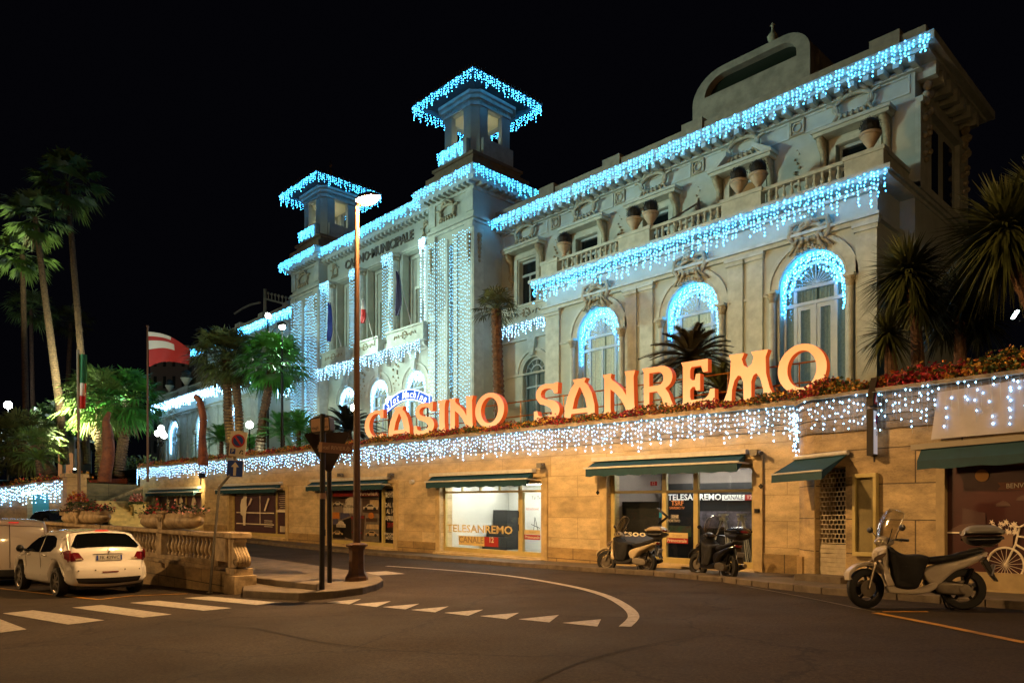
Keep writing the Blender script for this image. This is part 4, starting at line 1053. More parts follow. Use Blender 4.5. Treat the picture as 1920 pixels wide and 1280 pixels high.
    for x in mids:
        for k in range(9): mb.ball((x + .1 * math.sin(k * 2.1), 27.95, 15.75 - .17 * k), .085 - .01 * abs(k - 6), 6, 4)
        for sg in (-1, 1): mb.tube([(x, 27.95, 14.75), (x + sg * .22, 27.93, 14.7), (x + sg * .25, 27.95, 14.5)], .04, 5)
        for z_, w_ in ((16.62, .3),): mb.plate(rect(x - w_, x + w_, z_ - w_, z_ + w_), [rect(x - w_ + .07, x + w_ - .07, z_ - w_ + .07, z_ + w_ - .07)], 27.93, 27.99); mb.tube([(x + .17 * math.cos(k * PI / 5), 27.94, 16.62 + .17 * math.sin(k * PI / 5)) for k in range(10)], .035, 5, closed=True)
    build_split(mb, 'scroll_ornament', ornament, cas, smooth=True)
    mb = MB()
    for i, c in enumerate(bays):
        cc = mu(c)
        mb.box(cc - 1.4, cc + 1.4, 27.38, 27.999, 15.86, 15.98); mb.box(cc - 1.33, cc + 1.33, 27.46, 27.998, 15.73, 15.86)
        mb.plate(rect(cc - .92, cc + .92, 12.96, 15.62), [rect(cc - .69, cc + .69, 12.9601, 15.41)], 27.93, 28.0)
        if i == 3:
            for sg in (-1, 1): mb.plate([(cc + sg * 1.4, 15.985), (cc + sg * .55, 16.5), (cc + sg * .55, 16.34), (cc + sg * .98, 15.985)][::sg], [], 27.42, 27.95)
    for a_, b_ in zip([-29.8] + [x for x in (-26.0, -21.8, -17.6, -13.25)], [-26.3, -22.1, -17.9, -13.5, -9.15]):
        if b_ - a_ > 1: mb.plate(rect(*sorted((mu(a_ + .15), mu(b_ - .1))), 16.3, 16.95), [rect(*sorted((mu(a_ + .22), mu(b_ - .17))), 16.37, 16.88)], 27.96, 28.0)
    build_split(mb, 'window_surround', plaster_trim, cas)
    mb = MB()
    bx(mb, -29.83, -9.0, 27.88, 27.998, 16.02, 16.14, mu) if False else None
    bx(mb, -29.82, -8.2, 27.02, 28.0, 17.32, 17.60, mu); bx(mb, -29.82, -8.45, 27.25, 28.0, 17.20, 17.32, mu); bx(mb, -29.82, -8.9, 27.84, 28.0, 16.98, 17.08, mu)
    if right:
        mb.box(-9.1, -8.2, 28.0, 34.2, 17.32, 17.60); mb.box(-9.1, -8.45, 28.0, 34.0, 17.20, 17.32); mb.box(-9.1, -8.9, 28.0, 33.4, 16.98, 17.08); mb.box(-9.1, -8.85, 28.0, 33.4, 15.9, 16.1)
    x = -29.6
    while x < -8.9:
        bx(mb, x, x + .2, 27.35, 27.9, 17.0, 17.199, mu); x += .5
    if right:
        y = 28.2
        while y < 33.2: mb.box(-9.1, -8.5, y, y + .3, 16.75, 17.199); y += .78
    mb.build('cornice', plaster_trim, cas)
    mb = MB()
    bx(mb, -29.8, -8.6, 27.5, 28.4, 17.602, 18.15, mu)
    for c in (-26, -21.9, -17.6, -9.9): bx(mb, c - .5, c + .5, 27.42, 28.45, 17.603, 18.35, mu)
    if right: mb.box(-9.5, -8.6, 28.4, 33.9, 17.602, 18.15)
    build_split(mb, 'roof_parapet', roofstone, cas)
    # upper windows
    for i, c in enumerate(bays):
        cc = mu(c); w2 = .66; zt2 = 15.3 if i == 0 else 15.4; m1 = MB()
        m1.plate(rect(cc - w2 + .001, cc + w2 - .001, 12.96, zt2 - .002), [rect(cc - w2 + .1, cc - .04, 13.05, 14.5), rect(cc + .04, cc + w2 - .1, 13.05, 14.5), rect(cc - w2 + .1, cc + w2 - .1, 14.62, zt2 - .1)], 28.2, 28.27)
        wn = m1.build('window', frame_blue, cas)
        m1 = MB(); m1.box(cc - w2 + .05, cc + w2 - .05, 28.28, 28.29, 13, zt2 - .05); m1.build('pane', pane if i != 3 else mat('lit_window_glass', '#3a2f1c', .3, emis=(1, .62, .2), es=.12), wn)
    return mx, mu
wing(1); wing(-1)
# corner pilaster dressing and tall windows on the shaded side of the right wing
mb = MB()
for y0, y1 in ((28.0, 29.1), (32.3, 33.38)):
    mb.box(-9.098, -8.92, y0, y1, 13, 15.9)
mb.box(-9.12, -8.9, 28.0, 33.4, 12.95, 13.2)
build_split(mb, 'side_pilaster', plaster_trim, cas)
for y in (29.35, 30.95):
    m1 = MB(); m1.box(-9.099, -9.05, y, y + .9, 13.2, 15.6); m1.build('side_window', pane, cas)
mb = MB()
for y in (28.5, 32.8):
    for k in range(14): mb.ball((-8.85, y + .28 * math.sin(k * 1.9), 16.6 - k * .2), .17 - .006 * k, 7, 5)
build_split(mb, 'scroll_ornament', ornament, cas, smooth=True)
# arched roof dormer on the right wing
Yd = 28.9
out = [(-18.5, 18.0), (-13.2, 18.0), (-13.2, 20.1)] + arc(-14.3, 20.1, 1.1, .95, 0, 90, 8) + arc(-17.0, 19.85, 1.5, 1.2, 90, 180, 8)
ins = [(-17.9, 20.0), (-13.75, 20.0), (-13.75, 20.15)] + arc(-14.4, 20.15, .65, .6, 0, 90, 6) + arc(-16.9, 20.0, 1.0, .75, 90, 170, 6)
mb = MB(); mb.plate(out, [ins], Yd, Yd + .4); mb.plate(out, [], Yd + .9, 33.5); mb.box(-18.9, -12.8, Yd - .1, 33.5, 17.6, 18.0)
dm_ = mb.build('arched_dormer', roofstone, cas)
mb = MB(); mb.plate(ins, [], Yd + .38, Yd + .8); mb.build('dormer_glazing', mat('dark_green_glazing', '#141c12', .3), dm_)
mb = MB(); mb.lathe([(.2, 0), (.22, .1), (.1, .25), (.2, .5), (.22, .62), (.08, .8), (.05, 1.0), (.1, 1.05), (.02, 1.2)], (-15.0, Yd + .5, 20.95), 12); mb.build('finial', ornament, dm_, smooth=True)

# ---- towers
def tower(cx, sgn):
    x0, x1 = cx - 1.85, cx + 1.85; Y0 = 26.0; Y1 = 29.7; yc = 28.05
    mb = MB(); mb.plate(rect(x0, x1, 3.5, 17.3), [rect(cx - .16, cx + .16, 8.2, 16.6)], Y0, Y0 + .35)
    mb.box(x1 - .35, x1, Y0 + .35, Y1, 3.5, 17.3); mb.box(x0, x0 + .35, Y0 + .35, Y1, 3.5, 17.3); mb.box(x0 + .36, x1 - .36, Y1 - .4, Y1, 3.5, 17.3)
    mb.box(x0, x1, Y0 - .02, Y1, 17.301, 19.3)
    tw = mb.build('tower', plaster, cas)
    mb = MB()
    for xa, xb in ((x0 - .02, x0 + .55), (x1 - .55, x1 + .02)):
        mb.box(xa, xb, Y0 - .1, Y0 - .001, 3.6, 17.0); mb.box(xa - .05, xb + .05, Y0 - .16, Y0 - .002, 17.0, 17.3)
        mb.box(xa, xb, Y0 - .1, Y0 - .021, 17.9, 19.29)
    mb.box(x1 + .001, x1 + .1, Y0 - .08, Y0 + .6, 3.6, 17.0)
    for z, o_ in ((17.301, .12), (17.5, .18), (19.0, .1)): mb.box(x0 - o_ * .4, x1 + o_, Y0 - o_ - .021, Y1, z, z + .14)
    mb.box(x0 - .3, x1 + .45, Y0 - .45, Y1 + .2, 19.301, 19.5); mb.box(x0 - .65, x1 + .75, Y0 - .72, Y1 + .5, 19.5, 19.92)
    x = x0 - .1
    while x < x1 + .2: mb.box(x, x + .16, Y0 - .5, Y0 - .03, 19.15, 19.3); x += .42
    y = Y0 + .1
    while y < Y1: mb.box(x1 + .001, x1 + .5, y, y + .16, 19.15, 19.3); y += .42
    mb.box(cx - .55, cx - .26, Y0 - .06, Y0 - .003, 8.0, 16.9); mb.box(cx + .26, cx + .55, Y0 - .06, Y0 - .003, 8.0, 16.9)
    mb.build('tower_moulding', plaster_trim, tw)
    mb = MB(); cartouche(mb, cx - .2, Y0 - .12, 18.4, .62, .36, 1.1)
    for xx in (x0 + .25, x1 - .25):
        for k in range(7): mb.ball((xx, Y0 - .12, 16.6 - k * .22), .16 - .012 * k, 7, 5)
    for k in range(7): mb.ball((x1 + .1, Y0 + .3, 16.6 - k * .22), .16 - .012 * k, 7, 5)
    build_split(mb, 'scroll_ornament', ornament, tw, smooth=True)
    mb = MB()
    for z0, z1, h in ((19.922, 20.35, 1.95), (20.352, 20.7, 2.1), (20.702, 21.1, 1.75), (21.102, 21.25, 1.85)):
        mb.box(cx - .2 - h + .1, cx - .2 + h - .1, yc - h, yc + h, z0, z1)
    mb.build('tower_pedestal', mat('brown_pedestal_stone', '#8a7a62', .8, var=.25, scale=3), tw)  # browner and darker than the tower trim
    # lookout: four walls with openings, each with chamfered corners
    tx = cx - .2; h = 1.45; ch = .35
    oct_ = [(-h + ch, -h), (h - ch, -h), (h, -h + ch), (h, h - ch), (h - ch, h), (-h + ch, h), (-h, h - ch), (-h, -h + ch)]
    mb = MB()
    for i in range(8):
        a_ = Vector((tx + oct_[i][0], yc + oct_[i][1], 0)); b_ = Vector((tx + oct_[(i + 1) % 8][0], yc + oct_[(i + 1) % 8][1], 0)); L = (b_ - a_).length; u_ = (b_ - a_).normalized(); n_ = Vector((u_.y, -u_.x, 0))
        f = lambda u, w_, v, a_=a_, u_=u_, n_=n_: a_ + u_ * u - n_ * w_ + Vector((0, 0, v))
        if i % 2 == 0: mb.plate(rect(0, L, 21.252, 24.5), [rect(L / 2 - .52, L / 2 + .52, 22.15, 23.95)], 0, .3, f)
        else: mb.plate(rect(0, L, 21.252, 24.5), [], 0, .3, f)
    lk = mb.build('lookout', plaster, tw)
    mb = MB()
    ring = lambda e: [(tx + p[0] * e, yc + p[1] * e) for p in oct_]
    for z0, z1, e in ((23.98, 24.12, 1.05), (24.3, 24.5, 1.1), (24.5, 24.75, 1.2)):
        n = 8; V = [(p[0], p[1], z0) for p in ring(e)] + [(p[0], p[1], z1) for p in ring(e)]
        mb.add(V, [tuple(range(7, -1, -1)), tuple(range(8, 16))] + [(i, (i + 1) % 8, (i + 1) % 8 + 8, i + 8) for i in range(8)])
    for k in range(5):
        for px_, py_, dx, dy in ((tx - .9 + k * .45, yc - h - .06, 1, 0), (tx + h + .06, yc - .9 + k * .45, 0, 1), (tx - h - .06, yc - .9 + k * .45, 0, 1)):
            mb.tube([(px_ - .15 * dx, py_ - .15 * dy, 24.1), (px_ - .1 * dx, py_ - .1 * dy, 24.26), (px_ + .1 * dx, py_ + .1 * dy, 24.26), (px_ + .15 * dx, py_ + .15 * dy, 24.1)], .03, 5)
    # parapets of the lookout, two sides
    mb.box(tx - 1.1, tx + 1.1, yc - h - .3, yc - h - .12, 21.26, 22.15); mb.box(tx + h + .12, tx + h + .3, yc - 1.1, yc + 1.1, 21.26, 22.15)
    build_split(mb, 'lookout_moulding', plaster_trim, lk)
    mb = MB(); mb.box(tx - 1.1, tx + 1.1, yc - 1.1, yc + 1.1, 23.96, 24.0); mb.build('lit_ceiling', mat('lookout_ceiling', '#d6d2b0', .7), lk)
    mb = MB(); mb.ball((tx, yc, 22.35), .12, 10, 6); mb.build('lamp_bulb', mat('warm_bulb', '#ffffff', .5, emis=(1, .95, .68), es=90), lk)
    # hip roof with a jagged tile edge
    e = 2.6; z = 24.95; mb = MB()
    mb.add([(tx - e, yc - e, z), (tx + e, yc - e, z), (tx + e, yc + e, z), (tx - e, yc + e, z), (tx, yc, z + 1.5)], [(0, 1, 4), (1, 2, 4), (2, 3, 4), (3, 0, 4)])
    n = 22
    for i in range(n):
        t = -e + 2 * e * (i + .5) / n
        for (x, y) in ((tx + t, yc - e), (tx + t, yc + e), (tx - e, yc + t), (tx + e, yc + t)): mb.add([(x - .08, y, z + .02), (x + .08, y, z + .02), (x, y, z + .28), (x, y + .05, z + .02)], [(0, 1, 2), (1, 3, 2), (3, 0, 2)])
    mb.lathe([(.12, 0), (.15, .2), (.05, .4), (.1, .6), (.01, 1.0)], (tx, yc, z + 1.4), 8)
    rf = mb.build('roof', rooftile, tw)
    mb = MB(); q = 1.65
    mb.add([(tx - e, yc - e, z - .01), (tx + e, yc - e, z - .01), (tx + e, yc + e, z - .01), (tx - e, yc + e, z - .01), (tx - q, yc - q, z - .32), (tx + q, yc - q, z - .32), (tx + q, yc + q, z - .32), (tx - q, yc + q, z - .32)],
           [(0, 4, 5, 1), (1, 5, 6, 2), (2, 6, 7, 3), (3, 7, 4, 0), (4, 7, 6, 5)])
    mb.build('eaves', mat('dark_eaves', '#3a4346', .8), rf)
    return tx, yc
CT1, CT2 = -31.7, -47.5
t1 = tower(CT1, 1); t2 = tower(CT2, -1)
# ---- central front
cxs = (-43.15, -39.5, -35.75); YC = 26.6
mb = MB()
mb.plate(rect(CT2 + 1.85, CT1 - 1.85, 3.5, 19.35), [arch_outline(c, 1.9, 4.9, 10.45, 18) for c in cxs] + [rect(c - 1.25, c + 1.25, 12.3, 17.55) for c in cxs], YC, YC + .5)
mb.box(CT2 + 1.85, CT1 - 1.85, YC + .6, YC + .7, 11.5, 19.3); mb.box(CT2 + 1.86, CT1 - 1.86, YC + .9, YC + 1.0, 3.5, 11.49)
mb.build('central_facade', plaster, cas)
for c in cxs: arched_window(cas, c, 1.9, 4.9, 10.45, YC + .25, 'small')
mb = MB()
for c in cxs:
    r = .95; zs = 10.45 - r
    mb.plate(arc(c, zs, 1.42, 1.42, 0, 180, 20) + arc(c, zs, 1.28, 1.28, 180, 0, 20), [], YC - .06, YC + .01)
    mb.plate([(c - .13, 10.5), (c + .13, 10.5), (c + .33, 11.45), (c - .33, 11.45)], [], YC - .22, YC + .01)
    mb.plate(rect(c - 1.2, c + 1.2, 12.35, 17.5), [rect(c - 1.0, c + 1.0, 12.5, 17.3)], YC + .52, YC + .595)
    mb.plate(rect(c - .75, c + .75, 12.5, 15.6), [rect(c - .6, c + .6, 12.6, 15.45)], YC + .5, YC + .594)
for x in (-44.9, -41.3, -37.65, -34.1):
    mb.tube([(x, YC - .12, 12.3), (x, YC - .12, 17.2)], lambda t: .4 - .05 * t, 14)
    mb.box(x - .5, x + .5, YC - .6, YC, 11.9, 12.3); mb.box(x - .5, x + .5, YC - .6, YC, 17.45, 17.6)
mb.box(CT2 + 1.87, CT1 - 1.87, YC - .12, YC - .001, 17.6, 17.75); mb.box(CT2 + 1.87, CT1 - 1.87, YC - .45, YC - .002, 19.2, 19.4); mb.box(CT2 + 1.2, CT1 - 1.2, 25.72, 27.5, 19.4, 19.85)
mb.box(CT2 + 1.87, CT1 - 1.87, YC - .1, YC - .003, 11.5, 11.62)
x = CT2 + 2
while x < CT1 - 1.9: mb.box(x, x + .16, YC - .4, YC - .004, 19.02, 19.199); x += .42
mb.build('central_moulding', plaster_trim, cas)
for a_, b_ in ((-44.7, -41.7), (-40.95, -38.05), (-37.25, -33.62)):
    mb = MB(); mb.box(a_, b_, 25.55, 26.59, 11.75, 11.93); mb.box(a_ + .05, b_ - .05, 25.6, 25.75, 11.93, 12.62); mb.box(a_ - .02, b_ + .02, 25.52, 25.8, 12.62, 12.74)
    mb.box(a_ + .05, a_ + .2, 25.76, 26.59, 11.931, 12.62); mb.box(b_ - .2, b_ - .05, 25.76, 26.59, 11.931, 12.62)
    for xx in (a_ + .3, b_ - .3): bracket(mb, xx, 26.59, 11.1, 11.74, .8, .2)
    bo = mb.build('balcony', plaster_trim, cas)
    mb = MB(); c = (a_ + b_) / 2
    for k in range(-5, 6): mb.tube([(c + k * .2, 25.58, 12.28 + .12 * math.sin(k * 1.7)), (c + k * .2 + .1, 25.57, 12.3 - .1 * math.sin(k * 1.7))], .032, 5)
    for k in range(8): mb.ball((c + .22 * math.cos(k * PI / 4), 25.58, 12.3 + .2 * math.sin(k * PI / 4)), .05, 6, 4)
    build_split(mb, 'scroll_ornament', ornament, bo)
mb = MB()
for x in (-44.9, -41.3, -37.65, -34.1):
    mb.lathe([(.34, 0), (.36, .06), (.44, .2), (.5, .25)], (x, YC - .12, 17.2), 12)
    for k in range(8): a_ = k * PI / 4; mb.ball((x + .42 * math.cos(a_), YC - .12 + .42 * math.sin(a_), 17.34), .1, 6, 4)
for c in (-41.3, -37.65):
    for k in range(12): mb.ball((c + .3 * math.sin(k * .9) * (1 if k % 2 else -1), YC - .03, 11.1 - k * .14), .09 - .005 * k, 6, 4)
for c in (-44.6, -34.6):
    cartouche(mb, c, YC - .05, 18.35, .3, .3, .8)
build_split(mb, 'scroll_ornament', ornament, cas, smooth=True)
mb = MB(); add_text(mb, 'CASINO·MUNICIPALE', .78, (-39.6, YC - .05, 18.4), bold=.022, ext=.03); mb.build('facade_lettering', mat('bronze_lettering', '#5a5648', .6), cas)
# back mass so that nothing shows through the roofs
mb = MB(); mb.box(-74, -9.6, 31, 33.3, 3.5, 12.4); mb.box(-69, -9.55, 31, 33.39, 12.4, 17.0); mb.box(-50, -29.5, 30, 40, 3.5, 18.8); build_split(mb, 'rear_wall', plaster, cas)
# greenhouse-like crest behind the left wing
mb = MB()
a_, b_ = onY(497, 550, 33), onY(557, 565, 33)
for i in range(10):
    t = i / 9; x = a_[0] + (b_[0] - a_[0]) * t; z = a_[1] + (b_[1] - a_[1]) * t
    mb.tube([(x, 33, z - .5), (x, 33, z)], .05, 5); mb.ball((x, 33, z + .1), .14, 6, 4)
mb.tube([(a_[0], 33, a_[1] - .5), (b_[0], 33, b_[1] - .5)], .09, 6)
mb.tube([(a_[0], 33, a_[1] - 4.5), (a_[0], 33, a_[1] + .4)], .16, 8)
mb.tube([onY(px, py, 33)[:1] + (33,) + onY(px, py, 33)[1:] for px, py in ((440, 588), (455, 578), (470, 571), (488, 567))], .1, 6)
mb.build('glasshouse_crest', roofstone, cas)

# ================================================================ potted topiary on the balcony
def topiary(x, y, z, label, scale=1.0):
    t_ = thing('potted_topiary', label, 'potted plant', (x, y, z), 0, 'clipped ball bushes in white urns on the balcony')
    mb = MB(); s = scale
    mb.lathe([(.12 * s, 0), (.14 * s, .06 * s), (.08 * s, .1 * s), (.2 * s, .28 * s), (.31 * s, .45 * s), (.30 * s, .5 * s), (.36 * s, .53 * s), (.36 * s, .58 * s), (.28 * s, .58 * s)], (x, y, z), 16)
    mb.build('urn', mat('white_urn', '#b0a288', .6, var=.15, scale=5), t_, smooth=40)
    mb = MB(); rnd = random.Random(int(abs(x) * 100))
    mb.ball((x, y, z + .80 * s), .30 * s, 12, 8)
    for i in range(420):
        a_ = rnd.uniform(0, 2 * PI); c = rnd.uniform(-1, 1); q = math.sqrt(1 - c * c); r = rnd.uniform(.29, .35) * s
        p = Vector((x + r * q * math.cos(a_), y + r * q * math.sin(a_), z + .80 * s + r * c)); u = Vector((rnd.uniform(-1, 1), rnd.uniform(-1, 1), rnd.uniform(-1, 1))).normalized() * .04 * s; v = Vector((rnd.uniform(-1, 1), rnd.uniform(-1, 1), rnd.uniform(-1, 1))).normalized() * .03 * s
        mb.quad(p - u, p + v, p + u)
    mb.build('ball_bush', mat('dark_boxwood', '#1d1a10', .7, var=.4, scale=8), t_)
ZP = 13.69
pl = [(1058, 'leftmost ball bush in a white urn, alone at the left end of the long balcony'), (1189, 'left ball bush of the urn pair above the second balcony pier'),
      (1220, 'right ball bush of the urn pair above the second balcony pier'), (1385, 'left ball bush of the urn pair under the broken pediment'),
      (1422, 'right ball bush of the urn pair under the broken pediment'), (1632, 'rightmost clipped ball bush in a white urn, alone on the balcony corner')]
for px, lb in pl: topiary(onY(px, 400, 25.72)[0], 25.72, ZP, lb, .98)
for px, s_ in ((318, 1), (349, 1.2), (386, 1.0)):
    topiary(onY(px, 735, 25.72)[0], 25.72, ZP, {318: 'small urn bush at the far left end of the left wing parapet', 349: 'larger urn bush in the middle of the left wing parapet', 386: 'urn bush on the left wing parapet next to the big fan palm'}[px], s_ * 1.1)
# two awning arms sticking up behind the balcony rail
for i, (p0, p1, lb) in enumerate((((1237, 425), (1310, 380), 'folded grey parasol leaning behind the balcony rail right of the second urn pair'),)):
    a_ = onY(*p0, 27.2); b_ = onY(*p1, 27.2); mb = MB(); mb.tube([(a_[0], 27.2, a_[1] - .9), (a_[0], 27.2, a_[1])], .05, 8); mb.tube([(a_[0], 27.2, a_[1]), (b_[0], 27.2, b_[1])], [.05, .04], 8); mb.tube([(b_[0], 27.2, b_[1] + .1), (b_[0] - .02, 27.2, b_[1] - .8)], [.05, .16], 8)
    mb.build('folded_parasol', mat('grey_parasol_cloth', '#56595a', .7), label=lb, cat='parasol')

# ================================================================ CASINO SANREMO letters
sign_face = mat('glowing_orange_face', '#4a200c', .5)
nt = sign_face.node_tree; b_ = nt.nodes['Principled BSDF']
b_.inputs['Emission Strength'].default_value = 1.3
_tc = nt.nodes.new('ShaderNodeTexCoord'); _sp = nt.nodes.new('ShaderNodeSeparateXYZ'); _rp = nt.nodes.new('ShaderNodeValToRGB'); _nz = nt.nodes.new('ShaderNodeTexNoise'); _nz.inputs['Scale'].default_value = 1.6
_ad = nt.nodes.new('ShaderNodeMath'); _ad.operation = 'MULTIPLY_ADD'; _ad.inputs[1].default_value = .35
nt.links.new(_tc.outputs['Generated'], _sp.inputs[0]); nt.links.new(_tc.outputs['Object'], _nz.inputs['Vector']); nt.links.new(_nz.outputs['Fac'], _ad.inputs[0]); nt.links.new(_sp.outputs['Z'], _ad.inputs[2])
_rp.color_ramp.elements[0].position = .2; _rp.color_ramp.elements[0].color = (1, .47, .165, 1); _rp.color_ramp.elements[1].position = 1.1; _rp.color_ramp.elements[1].color = (1, .30, .08, 1)
nt.links.new(_ad.outputs[0], _rp.inputs[0]); nt.links.new(_rp.outputs[0], b_.inputs['Emission Color'])
sign_side = mat('orange_letter_side', '#a04a1c', .5, emis=(1, .13, .02), es=.42)
def Cpath():
    return stroke([(.97, .74), (.95, .86)] + arc(.56, .5, .44, .42, 55, 305, 22)[:] + [(.93, .16), (.99, .24)], [.04, .16] + [.2] * 23 + [.12, .02]) if False else None
LET = {
 'C': arc(.62, .5, .60, .5, 68, 292, 26) + [(.9, .06), (1.0, .12), (.96, .2)] + arc(.64, .5, .38, .385, 300, 62, 24) + [(.84, .84), (.86, .72), (1.0, .72), (1.0, 1.0), (.9, 1.0)],
 'A': [(0, 0), (.2, 0), (.23, .12), (.77, .12), (.80, 0), (1, 0), (.985, .3), (.9, .6), (.78, .8), (.66, .9), (.72, 1), (.28, 1), (.34, .9), (.22, .78), (.1, .55), (.02, .3)],
 'S': [(.0, .02), (.1, .0), (.55, .0)] + arc(.60, .28, .40, .28, -80, 70, 12) + [(.6, .56), (.42, .6), (.3, .66), (.27, .75), (.31, .83), (.42, .87), (.6, .87), (.74, .82), (.80, .72), (.93, .72), (.95, 1.0), (.86, 1.0), (.8, .98), (.45, 1.0)] +
      arc(.42, .73, .34, .26, 100, 215, 10) + [(.25, .48), (.5, .42), (.66, .34), (.72, .25), (.66, .17), (.5, .13), (.3, .13), (.17, .18), (.13, .3), (.0, .3)],
 'I': [(0, 0), (1, 0), (.86, .1), (.8, .3), (.8, .75), (.86, .9), (1, 1), (0, 1), (.14, .9), (.2, .75), (.2, .3), (.14, .1)],
 'N': [(0, 0), (.27, 0), (.24, .15), (.24, .62), (.42, .5), (.58, .33), (.72, .1), (.76, 0), (1, 0), (.97, .2), (.95, .85), (1, 1), (.68, 1), (.73, .88), (.73, .42), (.62, .58), (.45, .74), (.3, .84), (.25, .9), (.27, 1), (0, 1), (.05, .88), (.05, .1)],
 'O': arc(.5, .5, .5, .5, 0, 360, 44)[:-1],
 'R': [(0, 0), (.25, 0), (.22, .1), (.22, .42), (.46, .42), (.6, .28), (.68, .1), (.72, 0), (1.02, 0), (.93, .12), (.83, .34), (.72, .47)] + arc(.6, .73, .34, .27, -50, 90, 12) + [(0, 1), (.05, .9), (.05, .1)],
 'E': [(0, 0), (1, 0), (1, .33), (.87, .33), (.82, .2), (.72, .13), (.3, .13), (.27, .2), (.27, .36), (.34, .42), (.42, .42), (.45, .33), (.57, .33), (.57, .7), (.45, .7), (.42, .57), (.33, .57), (.27, .62), (.27, .8), (.31, .87), (.6, .87), (.66, .72), (.80, .72), (.80, 1), (0, 1), (.05, .9), (.05, .1)],
 'M': [(0, 0), (.17, 0), (.18, .25), (.23, .44), (.30, .54), (.36, .52), (.41, .4), (.42, 0), (.57, 0), (.57, .38), (.61, .5), (.67, .54), (.75, .42), (.80, .2), (.82, 0), (1.02, 0), (.93, .2), (.86, .5), (.85, .85), (.9, 1), (.57, 1), (.62, .88), (.58, .74), (.5, .68), (.42, .74), (.38, .88), (.43, 1), (.12, 1), (.16, .88), (.14, .5), (.08, .2)]}
HOLE = {'A': [(.27, .24), (.75, .24), (.68, .5), (.53, .78), (.49, .78), (.34, .5)], 'R': [(.22, .56), (.5, .56)] + arc(.5, .715, .17, .155, -80, 80, 8) + [(.5, .87), (.22, .87)], 'O': arc(.5, .5, .30, .37, 0, 360, 40)[:-1]}
letters = [('C', -28.14, -26.70), ('A', -26.33, -24.83), ('S', -24.55, -23.25), ('I', -23.01, -22.50), ('N', -22.32, -20.94), ('O', -20.82, -19.29), ('S', -17.82, -16.66),
           ('A', -16.44, -15.17), ('N', -14.85, -13.62), ('R', -13.36, -12.25), ('E', -12.02, -10.96), ('M', -10.70, -9.27), ('O', -9.15, -7.90)]
sg_ = thing('illuminated_sign', 'row of glowing orange letters reading CASINO SANREMO standing in the flowers on the wall', 'sign', (-18, 18.25, 4.6))
ZL = 4.68; HL = 1.24
for ch, x0, x1 in letters:
    f = lambda p: (x0 + (x1 - x0) * p[0], ZL + HL * p[1])
    YL = 18.2
    o_ = [f(p) for p in LET[ch]]; h_ = [[f(p) for p in HOLE[ch]]] if ch in HOLE else []
    if ch == 'C': o_ = o_[::1]
    mb = MB(shear); mb.plate(o_, h_, YL + .012, YL + .2); lt = mb.build('letter', sign_side, sg_)
    mb = MB(shear); mb.plate(o_, h_, YL, YL + .01, back=False); mb.build('letter_face', sign_face, lt)
mb = MB(shear)
for z in (ZL + .32, ZL + .82): mb.tube([(-28, 18.45, z), (-8, 18.45, z)], .022, 6)
for x in range(-27, -8, 2): mb.tube([(x + .3, 18.45, 4.4), (x + .3, 18.45, ZL + .85)], .02, 6)
mb.build('support_rail', mat('gilded_rail', '#8a5a20', .4, .5), sg_)

# ================================================================ flowers along the wall tops
RED, DRED, YEL, ORA, GRN, PNK = (.46, .03, .05), (.24, .02, .04), (.60, .36, .06), (.52, .19, .04), (.07, .11, .03), (.6, .3, .28)
def flowers(name, label, path, zt, depth, height, dens, size, pal=(RED, DRED, YEL, ORA, GRN, DRED), seed=1, patch=2.2, kind='stuff'):
    rnd = random.Random(seed); mb = MB()
    for a_, b_ in zip(path[:-1], path[1:]):
        a_, b_ = Vector((*a_, 0)), Vector((*b_, 0)); L = (b_ - a_).length; d = (b_ - a_).normalized(); n_ = Vector((-d.y, d.x, 0))
        for i in range(int(L * dens)):
            u = rnd.random() * L; p = a_ + d * u; v = rnd.random()
            hh = height * (.75 + .25 * math.sin(p.x * 2.3) * math.sin(p.x * .9 + 1)) * (1 - (2 * v - 1) ** 2 * .6)
            z = zt(p.x) + rnd.uniform(.15, 1) * hh * (1 if rnd.random() < .85 else 1.25); p = p + n_ * (depth * (v - .15))
            ph = math.sin(p.x * patch) + rnd.gauss(0, .8)
            c = pal[0] if ph > .9 else pal[1] if ph > .2 else pal[2] if ph > -.55 else pal[3] if ph > -1.2 else pal[4]
            if rnd.random() < .2: c = pal[4]
            k = rnd.uniform(.6, 1.25); mb.c = (c[0] * k, c[1] * k, c[2] * k)
            r = size * rnd.uniform(.6, 1.2)
            U = Vector((rnd.uniform(-1, 1), rnd.uniform(-1, 1), rnd.uniform(-.6, .6))).normalized() * r; W_ = Vector((rnd.uniform(-1, 1), rnd.uniform(-1, 1), rnd.uniform(-1, 1))).normalized() * r
            P = Vector((p.x, p.y, z)); mb.add([P - U, P + W_ * .7, P + U, P - W_ * .7], [(0, 1, 2, 3)]); W2 = U.cross(W_).normalized() * r
            mb.add([P - U * .8, P + W2 * .8, P + U * .8, P - W2 * .8], [(0, 1, 2, 3)])
    return mb.build(name, flowerm, label=label, cat='flowers', kind=kind)
flowers('flower_border', 'red and yellow flowers filling the top of the street wall', [(WX0, 17.88), (-8.1, 17.88)], lambda x: 4.47 + T(x), .5, .36, 420, .05, seed=2)
cpath = [(-8.2, 18.1)] + [(p[0] + .05, p[1] + .12) for p in cur[1:-1]]
flowers('flower_border', 'thick orange and yellow flower hedge on top of the curved wall', cpath, lambda x: top2(x), .9, .50, 1500, .05, pal=(RED, DRED, ORA, YEL, GRN, DRED), seed=4)

